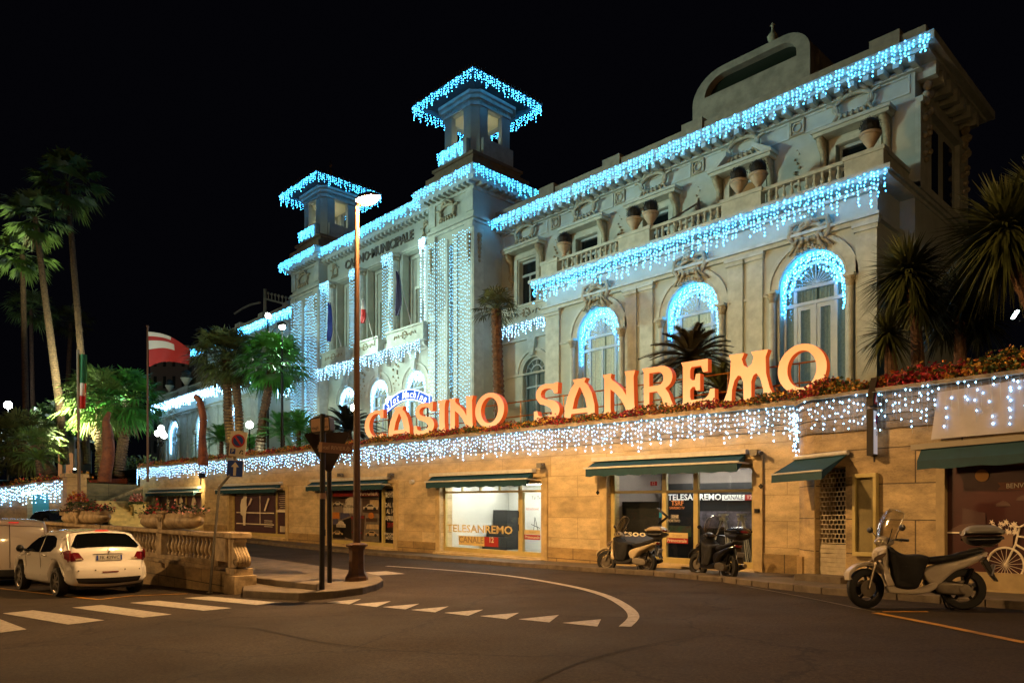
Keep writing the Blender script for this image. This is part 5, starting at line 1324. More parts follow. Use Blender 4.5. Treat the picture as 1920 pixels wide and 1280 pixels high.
# ================================================================ light strings
def bulbs(name, label, pts, m, r, group=None, cable=None):
    mb = MB()
    for p in pts: mb.octa(p, r * random.uniform(.75, 1.15))
    mb.c = (1, 1, 1)
    if cable:
        mb.cur = 1
        for cb in cable: mb.tube(cb, .008 if len(cb) > 2 else .003, 3, caps=False)
    return mb.build(name, [m, wire], label=label, cat='string lights', group=group)
GI = 'icicle light strings hung on the casino'
STR = []
def icicle(P, drop, sp=.15, st=.12, jit=.35, seed=0, dens=1.0, jy=.03, period=7):
    """strands hanging from a path; lengths vary in saw-tooth groups"""
    rnd = random.Random(seed); out = []
    tot = 0; acc = []
    for a_, b_ in zip(P[:-1], P[1:]):
        a_, b_ = Vector(a_), Vector(b_); L = (b_ - a_).length; n = max(1, int(L / sp))
        for i in range(n): acc.append(a_ + (b_ - a_) * ((i + rnd.uniform(-.3, .3)) / n))
    for i, p in enumerate(acc):
        k = i % period; l_ = drop * (.45 + .55 * abs(math.sin(i * 1.3 + (i // period) * 2.1))) * rnd.uniform(.75, 1.05)
        z = rnd.uniform(0, st); STR.append([(p.x, p.y, p.z), (p.x + .01, p.y, p.z - l_)])
        while z < l_:
            if rnd.random() < dens: out.append((p.x + rnd.uniform(-.03, .03), p.y + rnd.uniform(-jy, jy), p.z - z))
            z += st * rnd.uniform(1 - jit, 1 + jit)
    return out
RB = .025
bulbs('icicle_lights', 'long blue icicle lights under the roof cornice of the right wing', icicle([(-29.7, 26.98, 17.56), (-8.2, 26.98, 17.56)], .78, .145, .115, seed=1), led_cy, RB, GI, [[(-29.7, 26.98, 17.58), (-8.2, 26.98, 17.58)]])
bulbs('icicle_lights', 'blue icicle lights below the long balcony of the right wing', icicle([(-24.9, 25.24, 12.78), (-9.0, 25.24, 12.78)], 1.08, .135, .125, seed=2, dens=.93) , led_cy, .028, GI, [[(-25, 25.24, 12.8), (-9, 25.24, 12.8)]])
bulbs('icicle_lights', 'short icicle lights under the small balcony between tower and right wing', icicle([(-29.0, 27.1, 11.75), (-25.3, 27.1, 11.75)], .75, .15, .11, seed=3), led_wh, RB, GI)
bulbs('icicle_lights', 'blue icicle lights under the cornice of the near tower', icicle([(CT1 - 2.5, 25.24, 19.88), (CT1 + 2.55, 25.24, 19.88)], .75, .16, .125, seed=4) + icicle([(CT1 + 2.64, 25.3, 19.88), (CT1 + 2.64, 30.2, 19.88)], .75, .16, .125, seed=5), led_cy, RB, GI)
bulbs('icicle_lights', 'blue icicle lights under the cornice of the far tower', icicle([(CT2 - 2.5, 25.24, 19.88), (CT2 + 2.55, 25.24, 19.88)], .75, .16, .125, seed=6) + icicle([(CT2 - 2.55, 25.3, 19.88), (CT2 - 2.55, 28, 19.88)], .75, .16, .125, seed=16), led_cy, RB, GI)
bulbs('icicle_lights', 'blue icicle lights under the central cornice above the bronze lettering', icicle([(CT2 + 2.3, 25.68, 19.8), (CT1 - 2.3, 25.68, 19.8)], .8, .16, .125, seed=7), led_cy, RB, GI)
bulbs('icicle_lights', 'white icicle lights under the three central balconies', icicle([(-45.2, 25.5, 11.78), (-33.7, 25.5, 11.78)], 1.0, .17, .13, seed=8), led_wh, RB, GI)
for (tx, yc), nm in ((t1, 'near'), (t2, 'far')):
    e = 2.58; z = 24.93; P = []
    for k, (a_, b_) in enumerate((((-e, -e), (e, -e)), ((e, -e), (e, e)), ((-e, -e), (-e, e)), ((-e, e), (e, e)))): P += icicle([(tx + a_[0], yc + a_[1], z), (tx + b_[0], yc + b_[1], z)], .72, .15, .12, seed=20 + k)
    bulbs('icicle_lights', 'blue icicle lights round the hip roof of the %s tower lookout' % nm, P, led_cy, RB, GI)
    P = icicle([(tx - 1.3, yc - 1.78, 22.1), (tx + .9, yc - 1.78, 22.1)], .8, .12, .1, seed=31) + icicle([(tx - 1.78, yc - 1.2, 22.1), (tx - 1.78, yc + 1.3, 22.1)], .7, .13, .11, seed=32)
    bulbs('icicle_lights', 'blue icicle lights on the parapet of the %s tower lookout' % nm, P, led_cy, RB, GI)
def curtain_l(x0, x1, y, z0, z1, n, st, seed, jit=.3):
    rnd = random.Random(seed); out = []
    for i in range(n):
        x = x0 + (x1 - x0) * i / max(1, n - 1); z = z1 - rnd.uniform(0, .15)
        while z > z0 + rnd.uniform(0, .3): out.append((x + rnd.uniform(-.02, .02), y, z)); z -= st * rnd.uniform(1 - jit, 1 + jit)
    return out
GC = 'vertical curtains of lights on the casino'
for cx, nm in ((CT1, 'near'), (CT2, 'far')):
    P = curtain_l(cx - 1.75, cx - .35, 25.82, 7.2, 17.0, 9, .21, 40) + curtain_l(cx + .35, cx + 1.7, 25.82, 7.2, 17.0, 9, .21, 41) + curtain_l(cx - .1, cx + .12, 25.96, 8.6, 16.5, 3, .2, 42)
    bulbs('light_curtain', 'curtain of white lights down the front of the %s tower' % nm, P, led_ct, .020, GC)
for x, lb in ((-44.9, 'light curtain wrapped round the column nearest the far tower'), (-41.3, 'light curtain round the second column, right behind the street lamp pole'), (-37.65, 'light curtain round the third column, behind the dark flag')):
    P = curtain_l(x - .5, x + .5, 25.95, 12.4, 17.5, 7, .2, 43) + icicle([(x - .55, 25.93, 17.6), (x + .55, 25.93, 17.6)], .9, .1, .09, seed=44)
    bulbs('light_curtain', lb, P, led_ct, .020, GC)
bulbs('light_curtain', 'thin light curtain beside the near tower on the central front', curtain_l(-34.35, -34.0, 25.95, 12.8, 17.5, 2, .16, 45) + icicle([(-34.5, 25.93, 17.6), (-33.9, 25.93, 17.6)], .9, .09, .08, seed=46), led_wh, .03, GC)
def archlights(cx, w_, z0, zt, y, seed, n=46, drop=.5):
    rnd = random.Random(seed); out = []; r = w_ / 2 - .02; zs = zt - r
    L = [(cx + r * math.cos(a_ / 40 * PI), zs + r * math.sin(a_ / 40 * PI)) for a_ in range(41)]
    L = [(cx + r, zs - k * .12) for k in range(1, int((zs - z0) / .12))][::-1] + L + [(cx - r, zs - k * .12) for k in range(1, int((zs - z0) / .12))]
    for x, z in L:
        k = 0; l_ = drop * rnd.uniform(.4, 1)
        while k < l_: out.append((x + rnd.uniform(-.07, .07) + (cx - x) * .06, y + rnd.uniform(-.03, .03), z - k)); k += .11 * rnd.uniform(.7, 1.4)
    return out
GA = 'arches of lights in the casino windows'
for c, z0, lb in ((-21.47, 8.75, 'arch of blue lights in the first big window, left of the cycad'), (-16.67, 8.95, 'arch of blue lights in the middle big window, above the cycad'), (-11.82, 9.0, 'arch of blue lights in the third big window, behind the last letter')):
    bulbs('light_arch', lb, archlights(c, 2.34, z0, 11.0, 26.15, 50, drop=.4) + archlights(c, 1.75, 9.9, 10.78, 26.12, 55, drop=.45)[::2], led_cy, .030, GA)
for c, lb in zip(cxs, ('arch of white lights in the first central entrance window, next to the far tower', 'arch of white lights in the middle central entrance window', 'arch of white lights in the third central entrance window, next to the near tower')):
    bulbs('light_arch', lb, archlights(c, 1.9, 8.2, 10.4, YC + .1, 51, drop=.6), led_wh, .032, GA)
mxl = lambda x: (2 * -39.6 + 24.6) - (x + 24.6) * 1.36
for c, lb in zip((-21.47, -16.67, -11.82), ('arch of lights in the left wing window nearest the fan palms', 'arch of lights in the middle window of the left wing', 'arch of lights in the leftmost window of the left wing')):
    bulbs('light_arch', lb, archlights(mxl(c), 2.55, 8.4, 11.0, 26.15, 52), led_wh, .04, GA)
bulbs('icicle_lights', 'icicle lights below the parapet of the left wing', icicle([(-75.6, 25.24, 12.78), (-54.3, 25.24, 12.78)], 1.0, .17, .12, seed=60), led_wh, .042, GI)
bulbs('icicle_lights', 'icicle lights under the roof cornice of the left wing beside the far tower', icicle([(-71, 26.98, 17.56), (-49.5, 26.98, 17.56)], .78, .16, .12, seed=61), led_cy, .042, GI)
bulbs('icicle_lights', 'icicle lights under the small balcony of the left wing', icicle([(-53.9, 27.1, 11.75), (-50.2, 27.1, 11.75)], .75, .15, .11, seed=62), led_wh, .04, GI)
GW = 'light strings on the street walls'
P = [(x, 17.83, 4.36 + T(x)) for x in (WX0, -45, -35, -28)]; Q = [(x, 17.83, 4.36 + T(x)) for x in (-28, -18, -8.3)]
STR.clear(); bl = icicle(P, .82, .165, .15, seed=70) + icicle(Q, .88, .125, .13, seed=71)
bl2 = [(WX0 - .1 + .05 * math.sin(i * 3), 17.85, 5.3 - i * .06) for i in range(18)]
bulbs('wall_lights', 'dense white string lights along the frieze of the street wall under the flowers', bl + bl2, led_wh, .020, GW, [[tuple(p) for p in P], [tuple(p) for p in Q]] + list(STR))
cq = [(p[0], p[1] - .16, top2(p[0]) - .05) for p in cur[1:-1]]
rnd = random.Random(9)
knot = [(-7.98 + rnd.gauss(0, .06), 16.75 + rnd.gauss(0, .06), 4.0 - rnd.random() * 1.0) for i in range(70)]
STR.clear(); cwl = icicle(cq, .85, .10, .14, seed=72, dens=.66, jy=.02)
bulbs('wall_lights', 'sparse white string lights draped over the curved wall and the blank banner', cwl + knot, led_wh, .017, GW, [cq] + list(STR))
# ================================================================ LAMPS
def glow(name, col, es): return mat(name, '#ffffff', .5, emis=col, es=es)
def bowl_mat():
    if 'sodium_bowl' in MATS: return MATS['sodium_bowl']
    m = bpy.data.materials.new('sodium_bowl'); m.use_nodes = True; nt = m.node_tree; nt.nodes.clear(); o = nt.nodes.new('ShaderNodeOutputMaterial')
    tr = nt.nodes.new('ShaderNodeBsdfTransparent'); tr.inputs[0].default_value = (1, .93, .8, 1); em = nt.nodes.new('ShaderNodeEmission'); em.inputs[0].default_value = (1, .40, .05, 1); em.inputs[1].default_value = 2.6
    ad = nt.nodes.new('ShaderNodeAddShader'); nt.links.new(tr.outputs[0], ad.inputs[0]); nt.links.new(em.outputs[0], ad.inputs[1]); nt.links.new(ad.outputs[0], o.inputs[0]); MATS['sodium_bowl'] = m; return m
def street_lamp(base, label, h=8.1, off=(.36, .0), es=1500, group='sodium street lamps'):
    t_ = thing('street_lamp', label, 'street lamp', base, 0, group); x, y, z = base
    mb = MB(); mb.lathe([(.27, -.1), (.26, .06), (.20, .16), (.18, .25), (.175, .66), (.20, .74), (.25, .76), (.25, .80), (.11, .84)], (x, y, z), 8, a0=PI / 8)
    mb.build('plinth', postmetal, t_, smooth=False, bevel=.01)
    mb = MB(); mb.tube([(x, y, z + .8), (x, y, z + 3.5), (x, y, z + h)], [.085, .075, .05], 14); mb.build('pole', postmetal, t_, smooth=40)
    mb = MB(); hx, hy = x + off[0], y + off[1]
    d = Vector((off[0], off[1], 0)).normalized()
    mb.tube([(x, y, z + h - .3), (x, y, z + h + .05), tuple(Vector((x, y, z + h + .12)) + d * .12)], .045, 8)
    n = Vector((-d.y, d.x, 0)); V = []; Fs = []
    for i in range(7):
        th = PI / 2 * i / 6
        for k in range(16):
            a_ = 2 * PI * k / 16; V.append(Vector((hx, hy, z + h + .17)) + d * .33 * math.cos(a_) * math.cos(th) + n * .17 * math.sin(a_) * math.cos(th) + Vector((0, 0, .13 * math.sin(th))))
    for i in range(6):
        for k in range(16): Fs.append((i * 16 + k, i * 16 + (k + 1) % 16, (i + 1) * 16 + (k + 1) % 16, (i + 1) * 16 + k))
    mb.add(V, Fs); hd = mb.build('lamp_head', mat('lamp_housing', '#4a3a28', .4, .5), t_, smooth=40)
    mb = MB(); V = []; Fs = []
    for i in range(7):
        th = -PI / 2 * i / 6
        for k in range(16):
            a_ = 2 * PI * k / 16; V.append(Vector((hx, hy, z + h + .165)) + d * .30 * math.cos(a_) * math.cos(th) + n * .15 * math.sin(a_) * math.cos(th) + Vector((0, 0, .14 * math.sin(th))))
    for i in range(6):
        for k in range(16): Fs.append((i * 16 + k, i * 16 + (k + 1) % 16, (i + 1) * 16 + (k + 1) % 16, (i + 1) * 16 + k))
    mb.add(V, Fs); mb.build('lamp_glass', bowl_mat(), hd, smooth=True)
    mb = MB(); mb.ball((hx, hy, z + h + .125), .085, 12, 8, (1.5, 1, .7)); mb.build('lamp_bulb', glow('sodium_bulb_%d' % es, (1.0, .60, .26), es * 3.2), hd, smooth=True)
    return t_
LP = onG(669, 1086, .15)
DL = LP.x * FW.x + LP.y * FW.y
street_lamp(tuple(LP), 'tall brown street lamp with a glowing orange head on the traffic island', (985 - 378) / FPX * DL + CZ - LP.z - .17, (.30, .10), 6500)
# street lamps added out of view to light wall, road and vehicles
for (x, y), lb, es in (((-16, -8.5), 'added unseen sodium street lamp on the near side of the road, left of the view', 1800), ((-36, -8.5), 'added unseen sodium street lamp on the near side of the road, farthest left', 11000), ((7.5, -6.0), 'added unseen sodium street lamp on the near side of the road, right of the view', 900), ((10.5, 3.0), 'added unseen sodium street lamp on the near side of the road, farthest right', 4800)):
    street_lamp((x, y, G(x, y)), lb, 8.2, (.1, .5), es)

def globe(px, py, Y, r, label, es, pole=2.6, group='white globe lamps in the casino garden'):
    x, z = onY(px, py, Y); t_ = thing('globe_lamp', label, 'garden lamp', (x, Y, z - pole), 0, group)
    mb = MB(); mb.tube([(x, Y, z - pole), (x, Y, z - r)], .045, 8); mb.lathe([(.16, 0), (.12, .15), (.06, .3)], (x, Y, z - pole), 10); mb.build('pole', dkmetal, t_)
    mb = MB(); mb.ball((x, Y, z), r, 16, 10); mb.build('globe', glow('globe_glow_%g' % es, (1, .97, .86), es), t_, smooth=True)
globe(733, 752, 24.0, .26, 'white globe lamp left of the blue slot machine sign', 80)
globe(665, 765, 24.0, .24, 'white globe lamp just left of the street lamp pole at entrance height', 70)
globe(468, 796, 21.5, .22, 'white globe lamp above the no parking sign between the palm trunks', 60)
globe(430, 790, 22.5, .13, 'small white globe lamp half hidden by the left fan palm trunk', 60)
# candelabra of four globes
x, z = onY(300, 812, 20.5); t_ = thing('candelabra_lamp', 'wrought iron candelabra with four white globes at the left end of the casino', 'garden lamp', (x, 20.5, z - 3), 0)
mb = MB(); mb.tube([(x, 20.5, z - 3), (x, 20.5, z + .3)], .07, 8); dgl = 20.5 / (.694 + .72 * ((300 - 960) / FPX)) / FPX
GLB = [((px - 300) * dgl, (812 - py) * dgl) for px, py in ((287, 811), (306, 803), (313, 812), (321, 818))]
for dx, dz in GLB:
    mb.tube([(x, 20.5, z - .9), (x + dx * .5, 20.5, z - 1.0), (x + dx, 20.5, z + dz - .5), (x + dx, 20.5, z + dz - .25)], .035, 6)
    for k in range(5): mb.tube([(x + dx * .6 + .15 * math.cos(k), 20.5, z - .8 + .15 * math.sin(k)), (x + dx * .6 + .25 * math.cos(k + 1), 20.45, z - .8 + .2 * math.sin(k + 1))], .03, 5)
mb.build('iron_frame', dkmetal, t_)
for dx, dz in GLB: mb = MB(); mb.ball((x + dx, 20.5, z + dz), .22, 12, 8); mb.build('globe', glow('globe_glow_25', (1, .98, .9), 25), t_, smooth=True)

def flood(P, aim, power, col, label, size=.16, cone=150, mast=None, blend=.7, gl=60):
    t_ = thing('floodlight', label, 'floodlight', mast or (P.x, P.y, P.z - .4), 0)
    d = (aim - P).normalized(); u = d.cross(Vector((0, 0, 1))).normalized(); v = u.cross(d)
    mb = MB(); mb.obox(P - d * .12, u * (size + .05), v * (size + .02), d * .1)
    if mast: mb.tube([mast, (P.x, P.y, P.z - .2)], [.09, .05], 10)
    else: mb.tube([(P.x, P.y, P.z - .5), (P.x, P.y, P.z - .1)], .04, 8)
    mb.build('housing', dkmetal, t_)
    mb = MB(); mb.ball(tuple(P + d * .02), size, 14, 8); mb.build('lamp_glass', glow('flood_glow_%g' % gl, (.93, 1, .86), gl), t_, smooth=True)
    ld = bpy.data.lights.new('flood_beam', 'SPOT'); ld.energy = power; ld.color = col; ld.spot_size = R_(cone); ld.spot_blend = blend; ld.shadow_soft_size = .12
    lo = bpy.data.objects.new('flood_beam', ld); COL.objects.link(lo); lo.location = P + d * .25; lo.rotation_euler = d.to_track_quat('-Z', 'Y').to_euler()
    ld.shadow_soft_size = .12 if power < 20000 else .7; lo.parent = t_; lo.matrix_parent_inverse = wm(t_).inverted()
FC = (.70, 1.0, .86)
x, z = onY(502, 592, 21.0); MA = Vector((x, 21.0, z))
x2, z2 = onY(529, 612, 20.6); MB2 = Vector((x2, 20.6, z2))
flood(MA, Vector((MA.x + 20, 30.5, 12.0)), 5000, FC, 'blinding floodlight on a mast above the left fan palms', .17, 84, (MA.x, 21.0, 5.2), .9)
flood(MB2, Vector((x2 + 1.2, 21.6, 6)), 1500, FC, 'second bright floodlight just above the lit palm crown', .17, 95, (MB2.x, 20.6, 5.2), .8)
for x_, pw, lb in ((-43.2, 130, 'added ground floodlight in front of the far end of the central facade'), (-36.0, 130, 'added ground floodlight in front of the near end of the central facade')):  # ground floodlights added to brighten the central facade
    flood(Vector((x_, 20.2, 5.5)), Vector((x_ + 1, 27, 12.5)), pw, FC, lb, .1, 150, None, 1.0, 10)
flood(Vector((-62, 20.5, 5.7)), Vector((-64, 26.5, 10)), 350, FC, 'added ground floodlight in front of the left wing', .1, 150, None, 1.0, 10)  # added to brighten the left wing
flood(Vector((-24.5, 20.5, 5.3)), Vector((-21, 27, 9)), 160, FC, 'added ground floodlight at the foot of the palm beside the right wing', .1, 150, None, 1.0, 10)  # added to brighten the right wing
wl_ = onY(378, 893, 17.5)
flood(Vector((wl_[0], 17.45, wl_[1])), Vector((-52.5, 15.8, 1.0)), 900, (1, .74, .34), 'small white floodlight on the wall pier between the two dark shop windows at the left', .10, 120, None, .9, 3)
MS = (-45.0, -8.0, G(-45, -8))  # floodlights added here, out of view, to light the whole facade
for k, (aim, pw, cn) in enumerate((((-40, 27, 13), 25000, 28), ((-25, 27, 14.0), 28000, 25), ((-13, 27, 14.0), 27000, 23), ((-62, 26.5, 11), 22000, 26))):
    flood(Vector((MS[0] + .5 * k - .7, MS[1], 11.0)), Vector(aim), pw, FC, 'added unseen floodlight across the street aimed at the ' + ('towers', 'near half of the right wing', 'far end of the right wing', 'left wing')[k], .2, cn * 1.5, (MS[0] + .5 * k - .7, MS[1], MS[2]), 1.0, 30)
for px, py, d_, ax, pw_, col_, lb in ((196, 898, 54.5, (188, 760), 260, (1, .8, .25), 'added yellow ground spotlight at the foot of the stocky palm by the stairs'), (243, 735, 57, (205, 790), 300, FC, 'floodlight inside the palm crown right of the stocky palm'),  # the ground spotlights are added to light the palms
                              (140, 880, 56, (105, 380), 60000, (.9, 1, .6), 'added ground spotlight between the tall palms aimed up at their crowns'), (436, 850, 46, (430, 700), 250, (1, .85, .25), 'added yellow ground spotlight at the foot of the bushy fan palm')):
    flood(onD(px, py, d_), onD(*ax, d_ + 3), pw_, col_, lb, .09, 80, None, .8, 8 if px != 243 else 60)
# bright white street lamp far left, and a small lamp at the right edge
P = onD(15, 759, 70); t_ = thing('street_lamp', 'white street lamp shining between the tall palms at the left edge', 'street lamp', (P.x, P.y, P.z - 7))
mb = MB(); mb.tube([(P.x, P.y, P.z - 7), (P.x, P.y, P.z)], [.1, .05], 8); mb.build('pole', greymetal, t_)
mb = MB(); mb.ball(tuple(P), .34, 12, 8); mb.build('lamp_glass', glow('cold_lamp_glow', (.75, .9, 1), 260), t_, smooth=True)
P = onD(1903, 590, 24); t_ = thing('wall_lamp', 'small tilted white lamp behind the plants at the right edge', 'lamp', tuple(P))
mb = MB(); mb.obox(P, (.05, .05, .12), (.05, -.05, 0), (.02, .02, -.01)); mb.build('lamp_glass', glow('cold_tube_glow', (.8, 1, .95), 14), t_)
mb = MB(); mb.tube([tuple(P + Vector((.1, .1, -.2))), tuple(P + Vector((1.5, 2, -.6)))], .03, 6); mb.build('arm', dkmetal, t_)

# ================================================================ PALMS AND PLANTS
def fan_leaf(mb, c, az, el, R, rnd, blades=15, spread=78, wmul=1.0):
    d = Vector((math.cos(az) * math.cos(el), math.sin(az) * math.cos(el), math.sin(el))); pl_ = R * rnd.uniform(.42, .55)
    s = Vector((-math.sin(az), math.cos(az), 0)); up = s.cross(d).normalized() * -1
    if up.z < 0: up = -up
    h = c + d * pl_ * .6 + Vector((0, 0, -.02 * R)); hub = c + d * pl_ + Vector((0, 0, -.07 * R)); mb.tube([c, h, hub], [.03, .02, .014], 3, caps=False)
    tilt = rnd.uniform(-.25, .25); s = (s + up * tilt).normalized(); BL = R * rnd.uniform(.46, .6)
    for i in range(blades):
        a_ = R_(-spread + 2 * spread * (i + rnd.uniform(-.2, .2)) / (blades - 1)); bd = d * math.cos(a_) + s * math.sin(a_); L = BL * (.72 + .28 * math.cos(a_)) * rnd.uniform(.85, 1.1)
        side = bd.cross(up).normalized() * (BL * .035 * wmul + .008); m1 = hub + bd * L * .6 + Vector((0, 0, -L * .06)); m2 = hub + bd * L + Vector((0, 0, -L * rnd.uniform(.22, .5)))
        mb.add([hub, m1 - side, m1 + side, m2], [(0, 1, 2), (1, 3, 2)])
def trunk(mb, path, r0, r1, ring=.22, shag=.25, n=10, rnd=random):
    P = [Vector(p) for p in path]; out = []; L = sum((b_ - a_).length for a_, b_ in zip(P[:-1], P[1:])); m_ = max(4, int(L / ring))
    def at_(t):
        s_ = t * L
        for a_, b_ in zip(P[:-1], P[1:]):
            q = (b_ - a_).length
            if s_ <= q: return a_ + (b_ - a_) * (s_ / q)
            s_ -= q
        return P[-1]
    pts = []; rs = []
    for i in range(m_ * 2 + 1):
        t = i / (m_ * 2); pts.append(at_(t)); rs.append((r0 + (r1 - r0) * t) * (1 + (shag * (.5 if i % 2 else -.2)) * rnd.uniform(.5, 1.2)))
    mb.tube(pts, rs, n)
def fan_palm(label, path, R, r0, r1, n=46, lm=None, seed=1, dens=15, name='fan_palm', down=-.9, up=1.35, shag=.25, skirt=0, wmul=1.0, group=None):
    rnd = random.Random(seed); t_ = thing(name, label, 'palm tree', tuple(path[0]), 0, group)
    mb = MB(); trunk(mb, path, r0, r1, .2, shag, 10, rnd); mb.build('trunk', trunkm, t_)
    c = Vector(path[-1]); mb = MB()
    for i in range(n):
        el = down + (up - down) * ((i + .5) / n) ** .9; az = i * 2.399 + rnd.uniform(-.3, .3); fan_leaf(mb, c, az, el, R * (1 if el > -.3 else .85), rnd, dens, wmul=wmul)
    mb.build('crown', lm or leafm, t_)
    if skirt:
        mb = MB()
        for i in range(skirt): fan_leaf(mb, c - Vector((0, 0, .2)), rnd.uniform(0, 6.28), rnd.uniform(-1.5, -1.1), R * .7, rnd, 8)
        mb.build('dead_fronds', mat('dead_frond', '#6a5a38', .8, var=.4), t_)
    return t_
def pathY(L, Y): return [Vector((onY(px, py, Y)[0], Y, onY(px, py, Y)[1])) for px, py in L]
def pathD(L, d): return [onD(px, py, d) for px, py in L]
def base_down(P, z): P = list(P); P[0] = Vector((P[0].x, P[0].y, z)); return P
# palms on the casino terrace (left of the central front)
fan_palm('bushy double trunked fan palm with a wide dark crown left of the mast', base_down(pathY([(437, 862), (428, 780), (424, 672)], 20.2), 5.0), 2.75, .30, .24, 74, leaf_dark, 11, 17, shag=.35)
mb = MB(); P = base_down(pathY([(452, 862), (448, 780), (440, 690)], 20.6), 5.0); tp = MB(); trunk(tp, P, .28, .22, .2, .35, 10, random.Random(3)); 
tt = thing('fan_palm', 'second slimmer palm trunk leaning against the bushy fan palm', 'palm tree', tuple(P[0])); tp.build('trunk', trunkm, tt); mb = MB(); rnd = random.Random(8)
for i in range(26): fan_leaf(mb, P[-1], i * 2.4, -.6 + i * .07, 2.0, rnd, 13)
mb.build('crown', leaf_dark, tt)
fan_palm('fan palm brightly lit green by the floodlight beside the far tower', base_down(pathY([(484, 862), (494, 780), (512, 680)], 20.9), 5.0), 2.5, .30, .22, 60, leaf_bright, 12, 17, shag=.35, wmul=1.3)
fan_palm('slender palm with a small dry crown in front of the near tower', base_down(pathY([(938, 800), (934, 700), (930, 580)], 21.3), 4.6), 1.25, .23, .20, 34, leaf_dark, 13, 11, shag=.3, down=-.35, up=1.3)
mb = MB(); c = Vector((onY(903, 590, 21.3)[0], 21.3, onY(903, 590, 21.3)[1])); rnd = random.Random(5)
# left lit pair at the stairs, d about 57
fan_palm('stocky palm with an orange lit trunk at the top of the stairs', pathD([(192, 893), (193, 820), (190, 752)], 57), 3.6, .52, .40, 60, leafm, 14, 15, skirt=8)
fan_palm('palm with a shaggy trunk right of the stocky palm by the stairs, crown lit green', pathD([(222, 893), (232, 820), (238, 750)], 58), 3.3, .42, .34, 56, leaf_bright, 15, 15, skirt=6, wmul=1.3)
fan_palm('tallest palm at the left, slightly curved trunk, crown against the black sky', pathD([(163, 870), (155, 700), (140, 520), (126, 342)], 62), 3.3, .30, .20, 28, leafm, 16, 14, wmul=2.0, shag=.1, down=-1.0, skirt=5, group=None)
fan_palm('second tall palm at the left, its crown below and left of the tallest one', pathD([(122, 870), (112, 760), (85, 560), (66, 408)], 60), 3.0, .34, .20, 28, leafm, 17, 14, wmul=2.0, shag=.1, down=-1.1, skirt=6)
fan_palm('third tall palm near the left edge with a straight pale trunk', pathD([(50, 870), (47, 700), (42, 478)], 66), 3.0, .28, .20, 28, leafm, 18, 14, wmul=2.0, shag=.08, down=-1.0)
fan_palm('slim palm close behind the pale trunk at the left edge', pathD([(66, 870), (61, 740), (58, 580)], 78), 3.0, .24, .17, 34, leafm, 19, 12, shag=.08)
fan_palm('distant small palm right of the tallest palm trunk', pathD([(121, 860), (128, 700), (133, 605)], 88), 3.0, .30, .22, 34, leaf_dark, 20, 12, shag=.08)
fan_palm('low dark palm behind the flower bed at the far left', pathD([(62, 880), (45, 850), (38, 826)], 54), 3.1, .6, .45, 40, leaf_dark, 21, 13)
fan_palm('leaning dark palm trunk between the tall palms with low fronds', pathD([(98, 890), (80, 860), (60, 838)], 52), 2.2, .4, .3, 26, leafm, 22, 12)

def sword(mb, c, d, L, w_, rnd, droop=.5, seg=3):
    s = d.cross(Vector((0, 0, 1)))
    if s.length < .05: s = Vector((1, 0, 0))
    s.normalize(); V = []; p = Vector(c)
    for i in range(seg + 1):
        t = i / seg; q = c + d * (L * t) + Vector((0, 0, -droop * L * t * t)); ww = w_ * (1 - t) ** .7 if i < seg else 0.002
        V += [q - s * ww, q + s * ww]
    mb.add(V, [(2 * i, 2 * i + 2, 2 * i + 3, 2 * i + 1) for i in range(seg)])
def rosette(label, trunk_path, heads, lm, seed, name='cordyline', r0=.16, r1=.1, cat='palm lily', n=560, w_=.042):
    rnd = random.Random(seed); t_ = thing(name, label, cat, tuple(trunk_path[0]))
    mb = MB(); trunk(mb, trunk_path, r0, r1, .25, .12, 9, rnd)
    for c, R in heads: mb.tube([trunk_path[-1], c], [r1, r1 * .7], 8)
    mb.build('trunk', trunkm, t_)
    mb = MB()
    for c, R in heads:
        for i in range(n):
            el = math.asin(rnd.uniform(-.85, 1)); az = rnd.uniform(0, 2 * PI); d = Vector((math.cos(az) * math.cos(el), math.sin(az) * math.cos(el), math.sin(el)))
            sword(mb, Vector(c) + d * .05, d, R * rnd.uniform(.75, 1.12), w_ * R, rnd, .18 + .25 * rnd.random() * (1 if el < .8 else .3))
    mb.build('crown', lm, t_)
# plants above the curved wall at the right
Pd = lambda px, py, d: onD(px, py, d)
rosette('cordyline with a big round dark crown above the curved wall flowers', [Pd(1722, 700, 18.5), Pd(1718, 620, 18.5), Pd(1708, 560, 18.5)], [(Pd(1703, 510, 18.5), 1.15), (Pd(1722, 560, 18.7), .9)], leaf_dark, 31)
rosette('lower cordyline at the right end of the big letters, half behind the flowers', [Pd(1672, 705, 18.0), Pd(1668, 660, 18.0)], [(Pd(1664, 625, 18.0), .78)], leaf_dark, 32, n=230)
rosette('large overhanging cordyline head in the top right corner of the garden', [Pd(1990, 650, 15.0), Pd(1940, 560, 15.0), Pd(1900, 480, 15.2)], [(Pd(1885, 432, 15.2), 1.35), (Pd(1960, 380, 15.4), 1.2)], leaf_dark, 33, r0=.28, r1=.2, n=800, w_=.036)
rosette('dark mass of drooping cordyline leaves between the two round heads', [Pd(1800, 690, 19.5), Pd(1800, 600, 19.5)], [(Pd(1800, 560, 19.5), 1.1), (Pd(1840, 600, 19.5), 1.0), (Pd(1770, 610, 19.8), .9)], mat('deep_green_leaf', '#161d12', .5, var=.5, scale=2), 34, n=260)
